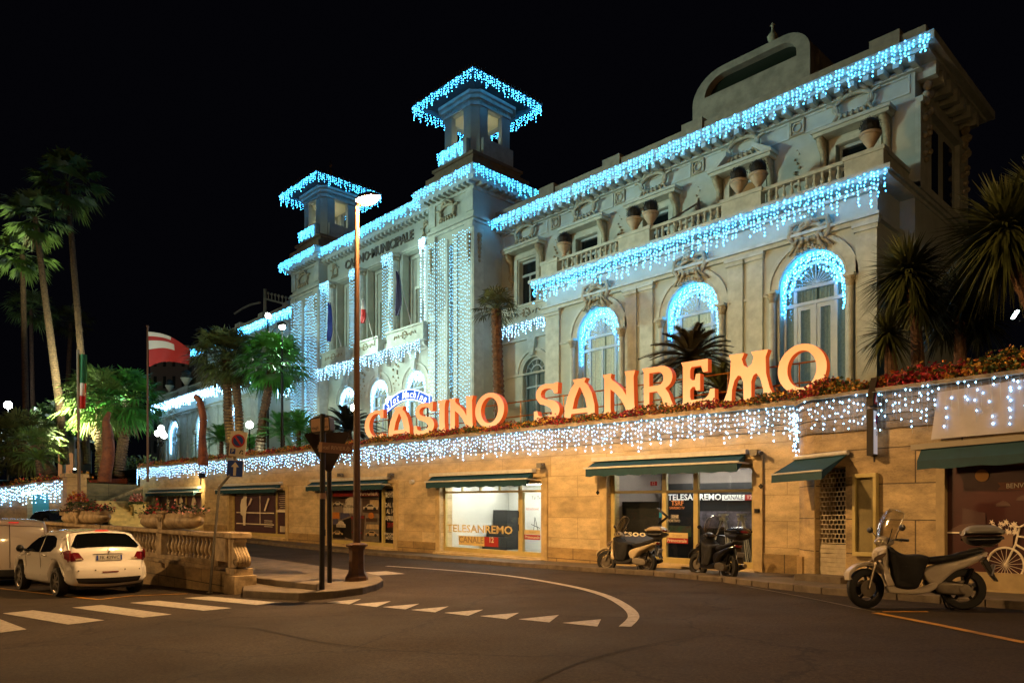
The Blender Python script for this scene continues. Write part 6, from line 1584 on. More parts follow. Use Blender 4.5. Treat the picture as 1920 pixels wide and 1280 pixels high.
def pinnate(label, base, c, R, n, lm, seed, name='cycad', r0=.2, cat='cycad', el0=.05, el1=1.3, leaflets=26, ll=.16):
    rnd = random.Random(seed); t_ = thing(name, label, cat, tuple(base)); mb = MB(); trunk(mb, [base, c], r0, r0 * .85, .15, .4, 9, rnd); mb.build('trunk', trunkm, t_); mb = MB()
    for i in range(n):
        az = i * 2.399; el = el0 + (el1 - el0) * (i + .5) / n; d = Vector((math.cos(az), math.sin(az), 0)); L = R * rnd.uniform(.85, 1.1); P = []
        for k in range(9): t = k / 8; P.append(Vector(c) + d * (L * t * math.cos(el)) + Vector((0, 0, L * (t * math.sin(el) - .42 * t * t))))
        mb.tube(P, [.016] * 8 + [.006], 3, caps=False)
        for k in range(leaflets):
            t = (k + 2) / (leaflets + 2); q = t * 8; j = min(7, int(q)); p = P[j] + (P[j + 1] - P[j]) * (q - j); tg = (P[j + 1] - P[j]).normalized(); s = tg.cross(Vector((0, 0, 1))).normalized(); up = s.cross(tg)
            for sg in (-1, 1):
                dd = (s * sg + tg * .55 + up * .25).normalized(); l_ = ll * R * (1 - .55 * abs(2 * t - .9)) ; w_ = tg * (.014 * R); mb.add([p - w_, p + w_, p + dd * l_], [(0, 1, 2)])
    mb.build('crown', lm, t_); return t_
cb = Vector((onY(1296, 760, 21)[0], 21, 4.6)); cc = Vector((cb.x, 21, onY(1296, 672, 21)[1]))
pinnate('spiky cycad rising behind the letters in front of the middle big window', cb, cc, 1.75, 64, mat('cycad_leaf', '#3a3520', .5, var=.4), 41, el0=-.5, leaflets=34, ll=.20)
pinnate('low bushy cycad behind the letters R and E', Vector((onY(1350, 700, 20)[0], 20, 4.5)), Vector((onY(1350, 720, 20)[0], 20, 5.4)), 1.5, 40, leaf_dark, 42, el0=-.2)
pinnate('dark cycad behind the street name sign at the left of the letters', Vector((onY(655, 800, 20)[0], 20, 4.7)), Vector((onY(652, 800, 20)[0], 20, onY(652, 806, 20)[1])), 2.1, 46, mat('black_green_leaf', '#10160e', .5), 43, el0=-.1, leaflets=34)
for i, (px, py, R, lb) in enumerate(((415, 812, 2.0, 'green feathery shrub palm left of the no parking sign'), (530, 800, 2.3, 'green feathery shrub palm right of the lit palm trunk'), (560, 792, 2.0, 'green feathery shrub palm beside the foot of the far tower'), (470, 826, 1.5, 'small green feathery shrub between the palm trunks'), (590, 815, 1.6, 'green shrub palm left of the street name sign'))):
    x, z = onY(px, py + 15, 21.5 + .3 * i); pinnate(lb, Vector((x, 21.5 + .3 * i, 5.1)), Vector((x, 21.5 + .3 * i, z)), R, 40, leaf_bright, 50 + i, 'shrub_palm', .15, 'shrub', .0, 1.4, 22, .22)
pinnate('arching green palm fronds over the flowers at the far left', Pd(75, 890, 50), Pd(72, 862, 50), 1.8, 26, leafm, 61, 'shrub_palm', .2, 'shrub', 0, 1.2)
# leafy masses at the foot of the left palms
def bush(label, c, R, n, lm, seed, sz=.12, name='shrub'):
    rnd = random.Random(seed); mb = MB()
    for i in range(n):
        d = Vector((rnd.gauss(0, 1), rnd.gauss(0, 1), rnd.gauss(0, .8))).normalized() * rnd.uniform(.55, 1) ** .5; p = Vector(c) + Vector((d.x * R[0], d.y * R[1], d.z * R[2])) * (1 + .18 * math.sin(d.x * 7 + seed) * math.sin(d.z * 6))
        u = Vector((rnd.uniform(-1, 1), rnd.uniform(-1, 1), rnd.uniform(-1, 1))).normalized() * sz; v = u.cross(Vector((rnd.uniform(-1, 1), rnd.uniform(-1, 1), rnd.uniform(-1, 1)))).normalized() * sz * .5
        mb.quad(p - u, p + v, p + u, p - v)
    return mb.build(name, lm, label=label, cat='shrub')
bush('rounded green bush behind the low palms at the left edge', Pd(95, 800, 72), (2.6, 2.0, 2.4), 900, leafm, 3, .3)
bush('dark foliage mass between the tall palm trunks', Pd(170, 780, 75), (5, 3, 3.6), 1500, leaf_dark, 4, .34)
bush('dark foliage behind the low palm at the far left', Pd(30, 840, 66), (4, 3, 2.4), 900, leaf_dark, 5, .3)
bush('small clipped hedge behind the flagpole of the red and white flag', Pd(262, 880, 62), (3.0, 1.2, 1.1), 600, leaf_dark, 6, .2)

# ================================================================ FLAGS
def flag(mb, top, dirv, w_, h_, nx=14, nz=8, droop=.0, wave=.06, hang=0.0, cols=None, ph=0):
    d = Vector(dirv).normalized(); n_ = Vector((-d.y, d.x, 0)); V = []
    for j in range(nz + 1):
        for i in range(nx + 1):
            u = i / nx; v = j / nz; p = Vector(top) + d * (w_ * u * (1 - hang * u)) + Vector((0, 0, -h_ * v - droop * u * u * w_)) + n_ * (wave * math.sin(u * 8 + v * 2 + ph) * (.3 + u))
            V.append(p)
    k = len(mb.v); mb.add(V, [])
    for j in range(nz):
        for i in range(nx): mb.fc.append(tuple(k + q for q in (j * (nx + 1) + i, j * (nx + 1) + i + 1, (j + 1) * (nx + 1) + i + 1, (j + 1) * (nx + 1) + i))); mb.mi.append(cols(i / nx, j / nz)); mb.col.append((1, 1, 1))
fr_red = mat('flag_red', '#a81a16', .7); fr_white = mat('flag_white', '#cfc6c0', .7); fr_green = mat('flag_green', '#0f5a34', .7); fr_blue = mat('flag_blue', '#14308a', .7)
P = onD(277, 612, 50); B = Vector((P.x, P.y, 4.3)); t_ = thing('flagpole', 'flagpole with a red and white flag blowing to the right', 'flag', tuple(B))
mb = MB(); mb.tube([B, P], [.085, .06], 8); mb.ball(tuple(P), .1, 8, 6); mb.build('pole', mat('varnished_pole', '#5a3a26', .5), t_)
mb = MB(); flag(mb, (P.x + .05, P.y, P.z - .35), tuple(RT), 2.75, 2.35, droop=.42, wave=.16, cols=lambda u, v: 1 if (v > .46 and u < .99) or u > .62 or (.1 < v + u * .2 < .24) else 0)
for i, v in enumerate(mb.v):      # taper towards the fly end
    u = (Vector(v) - P).dot(RT) / 2.75; zt_ = P.z - .35 - .42 * u * u * 2.75; mb.v[i] = (v[0], v[1], zt_ - (zt_ - v[2]) * (1 - .55 * min(1, max(0, u))) + 0)
mb.build('flag_cloth', [fr_white, fr_red], t_, smooth=True)
P = onD(149, 655, 42); B = Vector((P.x, P.y, G(P.x, P.y))); t_ = thing('flagpole', 'flagpole with the limp green white and red flag of Italy', 'flag', tuple(B))
mb = MB(); mb.tube([B, onD(146, 655, 42)], [.09, .07], 8); mb.build('pole', mat('grey_pole', '#7a6a58', .5), t_)
mb = MB(); flag(mb, tuple(onD(147, 664, 42)), tuple(RT), .42, 3.0, wave=.1, nx=8, nz=30, cols=lambda u, v: 0 if v < .52 else 1 if v < .74 and u < .75 else 2); mb.build('flag_cloth', [fr_green, fr_white, fr_red], t_, smooth=True)
for (px, py0, py1), bx_, m_, w_, lb in (((617, 566, 640), (641, 655), fr_blue, .8, 'blue European flag hanging at the first central column'), ((680, 560, 606), (703, 645), None, .7, 'small white and red flag just right of the street lamp pole'),
                                       ((745, 507, 592), (773, 615), mat('flag_dark_purple', '#241c44', .7), .85, 'dark violet flag hanging in front of the third light curtain')):
    Yf = 24.9; A = Vector((onY(px, py0, Yf)[0], Yf, onY(px, py0, Yf)[1])); Bp = Vector((onY(bx_[0], bx_[1], 25.6)[0], 25.6, onY(bx_[0], bx_[1], 25.6)[1])); L = A.z - onY(px, py1, Yf)[1]
    t_ = thing('facade_flag', lb, 'flag', tuple(Bp), 0, 'flags on poles fixed to the central balcony'); mb = MB(); mb.tube([Bp, A], .03, 6); mb.build('pole', white_metal, t_); mb = MB(); rnd = random.Random(px)
    V = []
    for j in range(13):
        v = j / 12; ww = w_ * min(1, .08 + 1.5 * v) * (1 if v < .8 else (1 - v) * 3.5 + .3)
        for i in range(7): u = i / 6; V.append((A.x - ww * (.35 - u), A.y + .12 * math.sin(u * 9 + v * 3), A.z - L * v - .12 * u * (1 - v)))
    k = len(mb.v); mb.add(V, [])
    for j in range(12):
        for i in range(6): mb.fc.append((j * 7 + i, j * 7 + i + 1, (j + 1) * 7 + i + 1, (j + 1) * 7 + i)); mb.mi.append(0 if j < 5 else 1); mb.col.append((1, 1, 1))
    mb.build('flag_cloth', [m_, m_] if m_ else [fr_white, fr_red], t_, smooth=True)
# ================================================================ blue neon-edged sign at the entrance
Ys = 22.5; x0, z0 = onY(720, 775, Ys); x1, z1 = onY(806, 775, Ys); sgn = thing('entrance_sign', 'blue curved slot machine sign behind the letters A and S', 'sign', ((x0 + x1) / 2, Ys, 5))
W_ = x1 - x0; zc = onY(760, 757, Ys)[1]; H_ = .50
def bl_(u, v): return (x0 + W_ * u, zc + .55 * math.sin(PI * u) - .35 + v * H_ - .35 * (1 - u) * 0)
out = [bl_(i / 16, 1) for i in range(17)] + [bl_(i / 16, 0) for i in range(16, -1, -1)]
mb = MB(); mb.plate(out, [], Ys, Ys + .12); pn = mb.build('sign_panel', mat('blue_lit_panel', '#0a3a9a', .4, emis=(.02, .14, .75), es=.7), sgn)
mb = MB(); mb.tube([(p[0], Ys - .02, p[1]) for p in out], .028, 5, closed=True); mb.build('neon_edge', glow('blue_white_neon', (.6, .8, 1), 2.2), pn)
mb = MB(); 
for k, chh in enumerate('Slot Machine'):
    if chh == ' ': continue
    u = .09 + k * .074; c = bl_(u, .5); sl = .55 * PI * math.cos(PI * u) / W_; an = math.atan(sl); add_text(mb, chh, .50, (c[0], Ys - .02, c[1]), (math.cos(an), 0, math.sin(an)), (-math.sin(an), 0, math.cos(an)), bold=.012, shear=.25)
mb.build('lettering', mat('white_lit_lettering', '#ffffff', .5, emis=(1, 1, .95), es=1.2), pn)
mb = MB(); mb.tube([(x0 + .3, Ys + .1, 4.9), (x0 + .3, Ys + .1, zc)], .05, 6); mb.tube([(x1 - .3, Ys + .1, 4.9), (x1 - .3, Ys + .1, zc - .2)], .05, 6); mb.build('post', dkmetal, sgn)

# ================================================================ rusty horn sculptures
rust = mat('rusty_steel', '#7a3c1a', .8, var=.5, scale=3, bump=.5)
def horn(label, pts, rs, d):
    P = [onD(px, py, d) for px, py in pts]; mb = MB()
    Q = []; RR = []
    for i in range(len(P) - 1):
        p0, p1, p2, p3 = P[max(i - 1, 0)], P[i], P[i + 1], P[min(i + 2, len(P) - 1)]
        for k in range(6): t = k / 6; Q.append(.5 * (2 * p1 + (p2 - p0) * t + (2 * p0 - 5 * p1 + 4 * p2 - p3) * t * t + (3 * p1 - p0 - 3 * p2 + p3) * t ** 3)); RR.append(rs[i] + (rs[i + 1] - rs[i]) * t)
    Q.append(P[-1]); RR.append(rs[-1]); mb.tube(Q, RR, 14); mb.tube([P[0] - Vector((0, 0, .4)), P[0]], rs[0] * 1.02, 14); return mb.build('horn_sculpture', rust, label=label, cat='sculpture', smooth=40)
horn('curved rusty steel horn standing on the wall left of the no parking sign', [(381, 858), (379, 820), (381, 785), (376, 757), (372, 747), (365, 743)], [.26, .19, .19, .18, .16, .15], 41)
horn('large rusty orange horn shape beside the stocky palm by the stairs', [(196, 893), (203, 850), (202, 815), (199, 790), (205, 772)], [.45, .42, .36, .25, .12], 54)

# ================================================================ LEFT SIDE: wall, stairs, garden, pavilion, background houses
A = Vector((-49.7, 11.8)); dv = Vector((-.989, -.151)); zl = lambda s: 4.12 - .016 * s
lw = thing('garden_wall', 'low travertine wall with a lit shop at the far left under red flowers', 'wall', (A.x, A.y, 1.0))
def lm_(u, w_, v): p = A + dv * u + Vector((dv.y, -dv.x)) * w_; return Vector((p.x, p.y, v))
mb = MB(); mb.plate([(0, -1), (40, -1), (40, zl(40)), (0, zl(0))], [rect(2.2, 5.4, 1.3, 3.35)], 0, .5, lm_); mb.build('wall', travertine, lw)
mb = MB(); mb.plate([(-.1, zl(0) - .25), (40, zl(40) - .25), (40, zl(40)), (-.1, zl(0))], [], -.12, .5, lm_); mb.build('coping', MATS['coping_stone'], lw)
mb = MB(); mb.plate(rect(2.2, 5.4, 1.3, 3.35), [], .3, .34, lm_); mb.build('shop_window', mat('teal_lit_window', '#1a6a78', .4, emis=(.06, .35, .4), es=.25), lw)
mb = MB()
for k in range(4): p = lm_(2.6 + k * .8, -.35, 3.38); mb.ball(tuple(p), .10, 8, 5)
mb.build('spot_lamp', glow('teal_spot', (.7, 1, 1), 12), lw)
# pillar at the end of that wall
pB = onD(136, 985, 43.2); mb = MB(); mb.box(pB.x - .5, pB.x + .5, pB.y - .4, pB.y + .6, .5, 4.15); mb.box(pB.x - .6, pB.x + .6, pB.y - .5, pB.y + .7, 4.15, 4.35); mb.build('stone_pillar', travertine, label='travertine pillar between the left wall and the stairs, beside the Italian flag', cat='pillar')
fl_l = [(A.x + dv.x * s, A.y + dv.y * s + .1) for s in (38, 0)]
flowers('flower_border', 'red flower bed along the top of the low wall at the far left', fl_l, lambda x: zl((A.x - x) / .989) - .05, .8, .55, 70, .09, seed=12)
flowers('flower_border', 'flowers spilling round the corner beside the Italian flag', [(A.x - 1, A.y - .1), (A.x + 1.3, A.y + .5)], lambda x: 3.85, .9, .75, 160, .08, seed=13)
bulbs('wall_lights', 'white string lights under the flowers of the low wall at the far left', [tuple(lm_(*q)) for q in [(( (A.x - p[0]) / .989), -.18, p[2]) for p in icicle([(A.x, A.y, zl(0) - .12), (A.x - 22, A.y, zl(22) - .12)], 1.3, .24, .2, seed=80)]], led_wh, .032, GW)
# retaining wall, green verge, stairs with parapet
mb = MB(); XR = -57.0; zt_ = onD(200, 906, 52).z
mb.box(XR - .5, XR, 10.8, 18.6, -1, zt_); mb.build('retaining_wall', stone_mat('mossy_slabs', '#7d7458', '#6b6248', '#2e2a1e', 1.6, 1.1), label='greenish retaining wall behind the stairs at the left', cat='wall')
mb = MB(); mb.add([(XR - .4, 9, zt_), (XR - .4, 20, zt_ + .1), (-130, 30, zt_ + 1.5), (-130, 5, zt_ + 1.2)], [(0, 1, 2, 3)]); mb.build('garden_ground', mat('verge_grass', '#2c4a14', .9, var=.5, scale=1.5), kind='structure')  # plain grass green with random darker patches
mb = MB(); P0 = onD(152, 902, 53.5); P1 = onD(236, 898, 56); mb.add([tuple(P0), tuple(P1), tuple(P1 + Vector((-2, 1, .3))), tuple(P0 + Vector((-2, 1, .3)))], [(0, 1, 2, 3)])
dd = (P1 - P0).normalized(); mb = MB(); mb.obox((P0 + P1) / 2 + Vector((0, 0, -.15)), dd * ((P1 - P0).length / 2), dd.cross(Vector((0, 0, 1))) * .25, (0, 0, .22)); mb.build('garden_kerb', mat('red_brick_kerb', '#7a3418', .8, var=.3), label='reddish brick edging in front of the palms by the stairs', cat='kerb')
st = thing('stone_stairs', 'flight of stone steps climbing to the terrace at the left end of the street wall', 'stairs', (-51, 16.5, 1.0))
zs0 = G(-50, 16.5); mb = MB(); ns = 9
for k in range(ns): mb.box(-50.6 - .42 * k, -56.9, 14.6, 17.85, zs0 - .5 + .19 * k, zs0 + .1 + .19 * (k + 1))
# steps as one flight with nosings
mb.build('steps', mat('yellowish_step_stone', '#d8c488', .7, var=.35, scale=2), st)
pa, pb = onD(186, 943, 50.5), onD(268, 910, 50.5)
mb = MB(); pa2 = Vector((-50.3, pa.y, pa.z)); dd = pb - pa; n_ = Vector((-.3, .1, 0))
mb.add([pa, pb, pb + n_, pa + n_, pa - Vector((0, 0, .22)), pb - Vector((0, 0, .22)), pb + n_ - Vector((0, 0, .22)), pa + n_ - Vector((0, 0, .22))], [(0, 1, 2, 3), (4, 7, 6, 5), (0, 4, 5, 1), (1, 5, 6, 2), (2, 6, 7, 3), (3, 7, 4, 0)]); mb.build('sloping_rail', marble, st)
mb = MB(); n2 = Vector((-.25, .1, 0)) + Vector((.02, 0, 0)); q0, q1 = pa + Vector((-.03, 0, -.24)), pb + Vector((-.03, 0, -.24))
mb.add([q0, q1, q1 + n2, q0 + n2, Vector((q0.x, q0.y, .3)), Vector((q1.x, q1.y, .3)), Vector((q1.x, q1.y, .3)) + n2, Vector((q0.x, q0.y, .3)) + n2], [(0, 1, 2, 3), (4, 7, 6, 5), (0, 4, 5, 1), (1, 5, 6, 2), (2, 6, 7, 3), (3, 7, 4, 0)])
mb.build('parapet', MATS['mossy_slabs'], st)
pf = onD(257, 985, 49); mb = MB(); mb.box(pf.x - .35, pf.x + .35, pf.y - .3, pf.y + .4, .5, onD(257, 949, 49).z); mb.box(pf.x - .4, pf.x + .4, pf.y - .35, pf.y + .45, onD(257, 949, 49).z, onD(257, 945, 49).z); mb.build('stair_pillar', MATS['yellowish_step_stone'], st)
def flower_pot_heap(label, c, R, n, pal, seed, sz=.06, name='flower_bunch'):
    rnd = random.Random(seed); mb = MB()
    for i in range(n):
        d = Vector((rnd.gauss(0, 1), rnd.gauss(0, 1), abs(rnd.gauss(0, 1)) - .25)).normalized() * rnd.uniform(.6, 1); p = Vector(c) + Vector((d.x * R[0], d.y * R[1], d.z * R[2])); k = rnd.uniform(.6, 1.2)
        q = pal[int(rnd.random() * len(pal))] if d.z > .15 else GRN; mb.c = tuple(v * k for v in q)
        u = Vector((rnd.uniform(-1, 1), rnd.uniform(-1, 1), rnd.uniform(-.5, .5))).normalized() * sz; v = u.cross(Vector((rnd.uniform(-1, 1), rnd.uniform(-1, 1), rnd.uniform(-1, 1)))).normalized() * sz * .8
        mb.add([p - u, p + v, p + u, p - v], [(0, 1, 2, 3)])
    return mb.build(name, flowerm, label=label, cat='flowers')
flower_pot_heap('pink flowers on the small pillar at the foot of the stairs', (pf.x, pf.y, onD(257, 943, 49).z), (.5, .5, .7), 260, (PNK, PNK, RED), 1, .08)
flower_pot_heap('pale yellow and red flowers below the Italian flag', tuple(onD(146, 945, 41)), (1.0, .5, .8), 420, (YEL, PNK, RED, ORA), 2, .08)
# white car on the upper garden road, seen only as roof and side behind the palms
# garden pavilion with a scalloped canopy
P0, P1 = onD(70, 840, 64), onD(140, 845, 64); pv = thing('pavilion', 'pale garden pavilion with a scalloped canopy and glowing back wall behind the left palms', 'pavilion', tuple(onD(105, 890, 64)))
d_ = (P1 - P0); L = d_.length; d_ = d_.normalized(); n_ = Vector((-d_.y, d_.x, 0)).normalized()
pm = lambda u, w_, v: P0 + d_ * u + n_ * w_ + Vector((0, 0, v))
sc = [(0, 0)]
for k in range(9):
    sc += [(L * (k + .5) / 9 + L / 18 * math.cos(R_(180 + a_)), .0 - .22 * math.sin(R_(a_))) for a_ in range(0, 181, 45)]
mb = MB(); mb.plate(sc + [(L, 1.0), (0, 1.0)], [], 0, .1, pm); mb.plate([(0, 1.0), (L, 1.0), (L, 1.2), (0, 1.2)], [], -.15, 3, pm); mb.build('canopy', mat('canopy_cloth', '#a8a090', .7), pv)
mb = MB()
for u in (.15, L * .35, L * .66, L - .15): p = pm(u, .3, 0); mb.tube([(p.x, p.y, p.z - 3.2), (p.x, p.y, p.z + .2)], .14, 8)
mb.build('column', mat('pale_column', '#a8a090', .7), pv)
mb = MB(); mb.plate(rect(L * .1, L * .5, -3, .1), [], 2.4, 2.5, pm); mb.build('glowing_back_wall', mat('orange_glowing_wall', '#b07040', .7, emis=(1, .45, .16), es=.28), pv)  # wall emission stands in for lamps inside the pavilion
mb = MB(); mb.plate(rect(-3.5, L * .08, -2.4, .3), [], 1.5, 1.6, pm); mb.plate(rect(L * .55, L * .98, -3, .3), [], 2.6, 2.7, pm); mb.build('side_wall', mat('grey_side_wall', '#5f5a50', .8), pv)
# unlit apartment house behind
for (pxl, pxr, pyt, d_, h_, lb) in ((282, 352, 652, 105, 14, 'dim apartment house with shuttered windows behind the red and white flag'), (318, 420, 655, 120, 16, 'paler block of flats far behind the left wing')):
    A0, A1 = onD(pxl, pyt, d_), onD(pxr, pyt + 5, d_); bh = thing('apartment_house', lb, 'building', (A0.x, A0.y, 2)); u_ = (A1 - A0); u_.z = 0; L = u_.length; u_.normalize(); n_ = Vector((-u_.y, u_.x, 0))
    hm = lambda u, w_, v: Vector((A0.x, A0.y, 0)) + u_ * u + n_ * w_ + Vector((0, 0, v)); ho = []
    nf, nw = 5, 4; top = A0.z
    for f_ in range(nf):
        for k in range(nw): ho.append(rect(L * (k + .32) / nw, L * (k + .68) / nw, top - 3.0 * (f_ + 1) + .4, top - 3.0 * f_ - .9))
    mb = MB(); mb.plate(rect(0, L, -2, top), ho, 0, .4, hm); mb.plate(rect(-.3, L + .3, top, top + .3), [], -.4, 8, hm); mb.plate(rect(0, L, -2, top), [], 7, 7.4, hm)
    mb.build('wall', mat('dim_house_wall', '#8a8074', .8), bh)
    mb = MB()
    for h0 in ho: mb.plate(h0, [], .15, .2, hm)
    mb.build('window_shutters', mat('night_shutters', '#1f2a24', .6), bh)
# ================================================================ STREET BALUSTRADE with planters
E0 = onG(478, 1113); YB0 = 7.42
def by(x): return YB0 - (-16.6 - x) * .022 if x < -16.6 else YB0
def bz(x): return 1.25 + .0214 * (-16.6 - x)
bs = thing('street_balustrade', 'weathered marble balustrade with a carved scroll at its right end', 'balustrade', (-16.6, YB0, G(-16.6, 7)))
bx_ = lambda px: -abs(onY(px, 1000, YB0)[0])
XE = -16.75
def bseg(mb, x0, x1, hw, za, zb_):   # za, zb relative to rail top
    V = []
    for x in (x0, x1):
        for yy in (-hw, hw): V += [(x, by(x) + yy, (bz(x) + za) if za > -5 else G(x, 6.5) - .4), (x, by(x) + yy, bz(x) + zb_)]
    mb.add(V, [(0, 4, 5, 1), (2, 3, 7, 6), (1, 5, 7, 3), (0, 2, 6, 4), (0, 1, 3, 2), (4, 6, 7, 5)])
mb = MB()
for k in range(8): x0 = -33 + (XE + 33) * k / 8; bseg(mb, x0 + .003, -33 + (XE + 33) * (k + 1) / 8, .20, -.13, -.03); 
mb.build('rail', marble, bs, bevel=.015)
mb = MB(); bseg(mb, -33, XE, .17, -.145, -.131); bseg(mb, -33, XE - .6, .15, -.80, -.68); bseg(mb, -33, XE - .6, .21, -.90, -.801); mb.build('base_band', marble, bs, bevel=.01)
mb = MB(); bseg(mb, -33, XE - .05, .17, -9, -.901); mb.build('plinth', stone_mat('marble_blocks', '#b39a70', '#a58c62', '#4c3c26', 1.1, .34, stain=.6), bs)
piers = [bx_(438), bx_(318), bx_(205), bx_(110)]; pw_ = [.62, .36, .36, .36]
for x, w2 in zip(piers, pw_):
    mb = MB(); xc = x if w2 < .5 else XE - .36
    bseg(mb, xc - w2 / 2, xc + w2 / 2, .19, -.679, -.146); mb.build('pier', marble, bs, bevel=.01)
lim = [XE - .68] + [p for p in piers[1:]] + [-33]
for i in range(len(lim) - 1):
    a_, b_ = lim[i] - (.0 if i == 0 else .2), lim[i + 1] + .2; n = max(1, round((a_ - b_) / .235))
    for k in range(n):
        x = b_ + (a_ - b_) * (k + .5) / n; zz = bz(x) - .68; mb = MB(); h = .534
        mb.lathe([(.07, 0), (.07, .05), (.045, .075), (.05, .1), (.082, .17), (.088, .22), (.07, .3), (.042, .38), (.04, .43), (.06, .46), (.06, .49), (.07, .5), (.07, h)], (x, by(x), zz), 10)
        mb.build('baluster', marble, bs, smooth=50)
# end block and scroll
mb = MB(); bseg(mb, XE - .05, XE + .30, .24, -.14, -.001); bseg(mb, XE - .62, XE - .051, .235, -.139, -.002); mb.build('end_cap', marble, bs, bevel=.025)
mb = MB(); bseg(mb, XE - .049, XE + .10, .17, -.8, -.141); bseg(mb, XE - .049, XE + .42, .22, -.95, -.801); bseg(mb, XE - .049, XE + .50, .26, -9, -.951); mb.build('end_pedestal', marble, bs, bevel=.015)
zt_ = bz(XE) - .141; sx = XE + .101
prof = [(0, zt_), (.12, zt_), (.14, zt_ - .05), (.10, zt_ - .10), (.11, zt_ - .18), (.2, zt_ - .30), (.30, zt_ - .40)] + [(.20 + .15 * math.cos(R_(a_)), zt_ - .50 + .15 * math.sin(R_(a_))) for a_ in range(40, -110, -25)] + [(.05, zt_ - .655), (0, zt_ - .655)]
mb = MB(); mb.plate([(sx + p[0], p[1]) for p in prof[::-1]], [], by(XE) - .15, by(XE) + .15)
for s_, yy in ((1, by(XE) - .155), (-1, by(XE) + .155)):
    mb.tube([(sx + .2 + (.125 - .011 * k) * math.cos(-k * .62), yy, zt_ - .5 + (.125 - .011 * k) * math.sin(-k * .62)) for k in range(10)], .018, 6)
for yy in (-.1, -.035, .035, .1): mb.tube([(sx + p[0] + .004, by(XE) + yy, p[1]) for p in prof[3:12]], .022, 6)
mb.build('scroll', marble, bs, smooth=35)
def planter(pxc, pxl, pxr, label, seed, fl):
    x = bx_(pxc); x0, x1 = bx_(pxl), bx_(pxr); y = by(x); z = bz(x) - .02; t_ = thing('stone_planter', label, 'planter', (x, y, z), 0, 'long stone flower troughs on the balustrade')
    L = (x1 - x0) / 2; mb = MB(); xm = (x0 + x1) / 2
    for s_ in (-1, 1): 
        V = []; Fs = []; n = 16; K = 10
        for i in range(K + 1):
            t = i / K; r = math.sqrt(max(0, 1 - max(0, (t - .55) / .45) ** 2)); xx = xm + s_ * (.1 + (L - .1) * t)
            for k in range(n): a_ = 2 * PI * k / n; V.append((xx, y + .23 * r * math.cos(a_), z + .20 + .20 * r * math.sin(a_)))
        for i in range(K):
            for k in range(n): Fs.append((i * n + k, i * n + (k + 1) % n, (i + 1) * n + (k + 1) % n, (i + 1) * n + k))
        mb.add(V, Fs); mb.box(xm + s_ * .2, xm + s_ * (L - .25), y - .2, y + .2, z + .30, z + .41)
    mb.box(xm - .17, xm + .17, y - .26, y + .26, z + .001, z + .42); mb.box(xm - .22, xm + .22, y - .3, y + .3, z + .42, z + .47)
    mb.tube([(xm + .12 * math.cos(a_), y - .27, z + .32 + .12 * math.sin(a_)) for a_ in [PI + k * PI / 8 for k in range(9)]], .018, 5)
    mb.build('trough', marble, t_, smooth=40)
    rnd = random.Random(seed); mb = MB()
    for i in range(800):
        u = rnd.uniform(-1, 1); p = Vector((xm + u * (L - .08), y + rnd.gauss(0, .13), z + .38 + abs(rnd.gauss(0, .11)) * (1 + .4 * math.sin(u * 7)))); r = rnd.uniform(.025, .05)
        if rnd.random() < .38: q = fl[0] if u * fl[2] > rnd.uniform(-.2, .4) else fl[1]
        else: q = (.035, .055, .02)
        k = rnd.uniform(.6, 1.2); mb.c = tuple(v * k for v in q)
        uu = Vector((rnd.uniform(-1, 1), rnd.uniform(-1, 1), rnd.uniform(-.4, .8))).normalized() * r * (1.5 if q[0] < .1 else 1); vv = uu.cross(Vector((rnd.uniform(-1, 1), rnd.uniform(-1, 1), rnd.uniform(-1, 1)))).normalized() * r * .7
        mb.add([p - uu, p + vv, p + uu, p - vv], [(0, 1, 2, 3)])
    mb.build('flowers', flowerm, t_)
planter(330, 274, 384, 'stone trough with red and white flowers on the balustrade, in front of the figure window', 1, (PNK, (.5, .02, .04), 1))
planter(180, 134, 220, 'stone trough with red flowers on the balustrade above the white hatchback', 2, ((.5, .02, .04), (.25, .1, .08), 1))

# ================================================================ POSTS AND ROAD SIGNS
signred = mat('sign_red', '#a8201c', .4); signblue = mat('sign_blue', '#123a8e', .4); signwhite = mat('sign_white', '#c9c2b4', .4)
# no parking post by the balustrade
B = onG(393, 1112); D_ = B.x * FW.x + B.y * FW.y
t_ = thing('traffic_sign', 'bent grey post with a no parking sign above a blue one way arrow sign', 'traffic sign', tuple(B))
mb = MB(); mb.tube([B, onD(410, 925, D_), onD(411, 914, D_), onD(436, 884, D_ + .03), onD(447, 815, D_ + .05)], .032, 8); mb.tube([B, B + Vector((0, 0, .03))], .07, 10); mb.build('post', greymetal, t_)
def sgn_map(cpx, cpy, d_, tilt=0.0, yaw=0.0):
    C = onD(cpx, cpy, d_); c_, s_ = math.cos(tilt), math.sin(tilt); rt = (RT * math.cos(yaw) + FW * math.sin(yaw)); ux = rt * c_ + Vector((0, 0, s_)); uz = -rt * s_ + Vector((0, 0, c_)); n_ = ux.cross(uz)   # n_ towards the viewer
    return (lambda u, w_, v: C + ux * u + uz * v - n_ * w_), ux, uz, C, n_
ppm = FPX / D_
def rr_(w_, h_, r, n=4): return arc(w_ - r, h_ - r, r, r, 0, 90, n) + arc(-w_ + r, h_ - r, r, r, 90, 180, n) + arc(-w_ + r, -h_ + r, r, r, 180, 270, n) + arc(w_ - r, -h_ + r, r, r, 270, 360, n)
f, ux, uz, C, n_ = sgn_map(446, 832, D_, R_(-6.5))
mb = MB(); mb.plate(rr_(15.5 / ppm, 23.5 / ppm, .02), [], 0, .012, f); sp_ = mb.build('no_parking_plate', signwhite, t_)
mb = MB(); cc_ = (0, 6 / ppm); R1 = 12.5 / ppm
mb.plate(arc(*cc_, R1, R1, 0, 360, 28)[:-1], [], -.004, -.001, f, back=False); mb.build('red_ring', signred, sp_)
